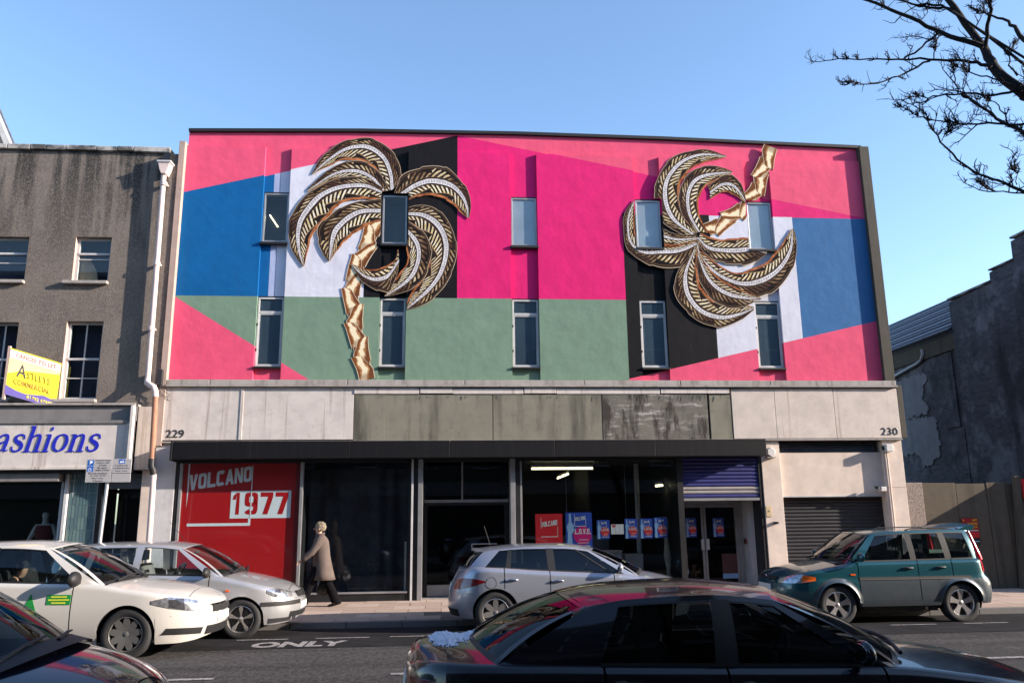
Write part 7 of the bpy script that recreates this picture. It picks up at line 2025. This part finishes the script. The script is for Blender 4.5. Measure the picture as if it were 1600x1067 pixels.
for s_ in (-1, 1):
    ob('eye', MB().ball((hc.x - .082, hc.y + s_ * .03, hc.z + .012), .010, 8, 6), 'shoe', person, smooth=180)
    ob('ear', MB().ball((hc.x + .01, hc.y + s_ * .088, hc.z - .01), (.018, .008, .03), 10, 7), 'skin', person, smooth=180)
ob('mouth', MB().box(hc.x - .096, hc.x - .085, hc.y - .022, hc.y + .022, hc.z - .055, hc.z - .048), plain('lips', (.35, .10, .09), .5), person, bevel=.003)
# bag in the far hand
bag = thing('handbag', 'crumpled glossy black bag hanging from the walking person far hand', 'bag', Pp(.06, .2, .25))
M['bag'] = plain('glossy_black_plastic', (.012, .012, .013), .22, .3, bump=.6, bs=14, bd=.02)
rows = []
for z, a, b in ((.20, .06, .04), (.22, .13, .075), (.32, .15, .085), (.42, .14, .075), (.52, .10, .05), (.565, .06, .03)):
    rows.append([Pp(.06 + a * math.cos(t) * (1 + .14 * math.sin(6 * t + z * 30)), .20 + b * math.sin(t) * (1 + .2 * math.cos(5 * t)), z) for t in np.linspace(0, 2 * PI, 31)])
ob('bag_body', MB().grid(rows), 'bag', bag, smooth=70)
for s_ in (-1, 1): ob('strap', MB().tube([Pp(.06 + s_ * .05, .20, .555), Pp(.06 + s_ * .03, .20, .63), Pp(.055, .2 , .672)], .007, 6), 'bag', bag)

# driver of the white taxi (built in the taxi's place, right-hand drive)
tx = TAXI.r.location
DX, DY = tx.x - .26, tx.y - .36
drv = thing('person', 'driver in a dark top sitting at the wheel of the white taxi', 'person', (DX, DY, .5))
def Dd(x, y, z): return (DX + x, DY + y, z - .11)
J2 = {'pel': (Dd(.06, 0, .60), .13), 'waist': (Dd(.0, 0, .75), .125), 'chest': (Dd(-.05, 0, .95), (.14, .12)), 'upper': (Dd(-.07, 0, 1.06), .10), 'neck': (Dd(-.05, 0, 1.12), .05), 'chin': (Dd(-.01, 0, 1.165), .056), 'head': (Dd(-.02, 0, 1.235), .082), 'crown': (Dd(-.03, 0, 1.27), .066),
      'hl': (Dd(.12, .09, .58), .09), 'kl': (Dd(.46, .11, .62), .065), 'al': (Dd(.72, .11, .45), .045), 'hr': (Dd(.12, -.09, .58), .09), 'kr': (Dd(.46, -.11, .62), .065), 'ar': (Dd(.72, -.11, .45), .045),
      'sl': (Dd(-.07, .17, 1.03), .065), 'el': (Dd(.10, .23, .86), .048), 'wl': (Dd(.36, .14, .96), .034), 'sr': (Dd(-.07, -.17, 1.03), .065), 'er': (Dd(.10, -.23, .86), .048), 'wr': (Dd(.36, -.14, .96), .034)}
ED2 = [e for e in ED if 'fl' not in e and 'fr' not in e]
figure('body', J2, ED2, 'pel', 'skin', drv)
M['dark_top'] = plain('dark_top_cloth', (.02, .02, .024), .9, .2)
tub('jumper', [(Dd(.03, 0, .62), .16, .18), (Dd(-.02, 0, .80), .155, .18), (Dd(-.055, 0, .97), .155, .19), (Dd(-.065, 0, 1.07), .115, .15), (Dd(-.055, 0, 1.115), .07, .08)], 'dark_top', parent=drv)
for s_, a, b, w in ((1, 'sl', 'el', 'wl'), (-1, 'sr', 'er', 'wr')):
    A, B, W_ = Vector(J2[a][0]), Vector(J2[b][0]), Vector(J2[w][0])
    ob('sleeve', MB().tube([A + Vector((0, -s_ * .05, .0)), A, A.lerp(B, .5), B, B.lerp(W_, .9)], [.08, .082, .068, .06, .045], 12), 'dark_top', drv, smooth=180)
    hand(J2[w][0], (.9, -s_ * .15, .3), (.2, 0, -1), drv)
    tub('trouser_leg', [(Dd(.02, s_ * .09, .58), .02, .02), (Dd(.03, s_ * .09, .60), .1, .1)], 'dark_top', parent=drv)
    K, F_ = Vector(J2['kl' if s_ > 0 else 'kr'][0]), Vector(J2['al' if s_ > 0 else 'ar'][0])
    ob('trouser_leg', MB().tube([Vector(Dd(.06, s_ * .09, .59)), K, F_], [.11, .085, .06], 12), 'dark_top', drv, smooth=180)
mb = MB().ball(Dd(-.04, 0, 1.262), (.096, .09, .085), 18, 12); ob('hair', mb, 'dark_top', drv, smooth=180)
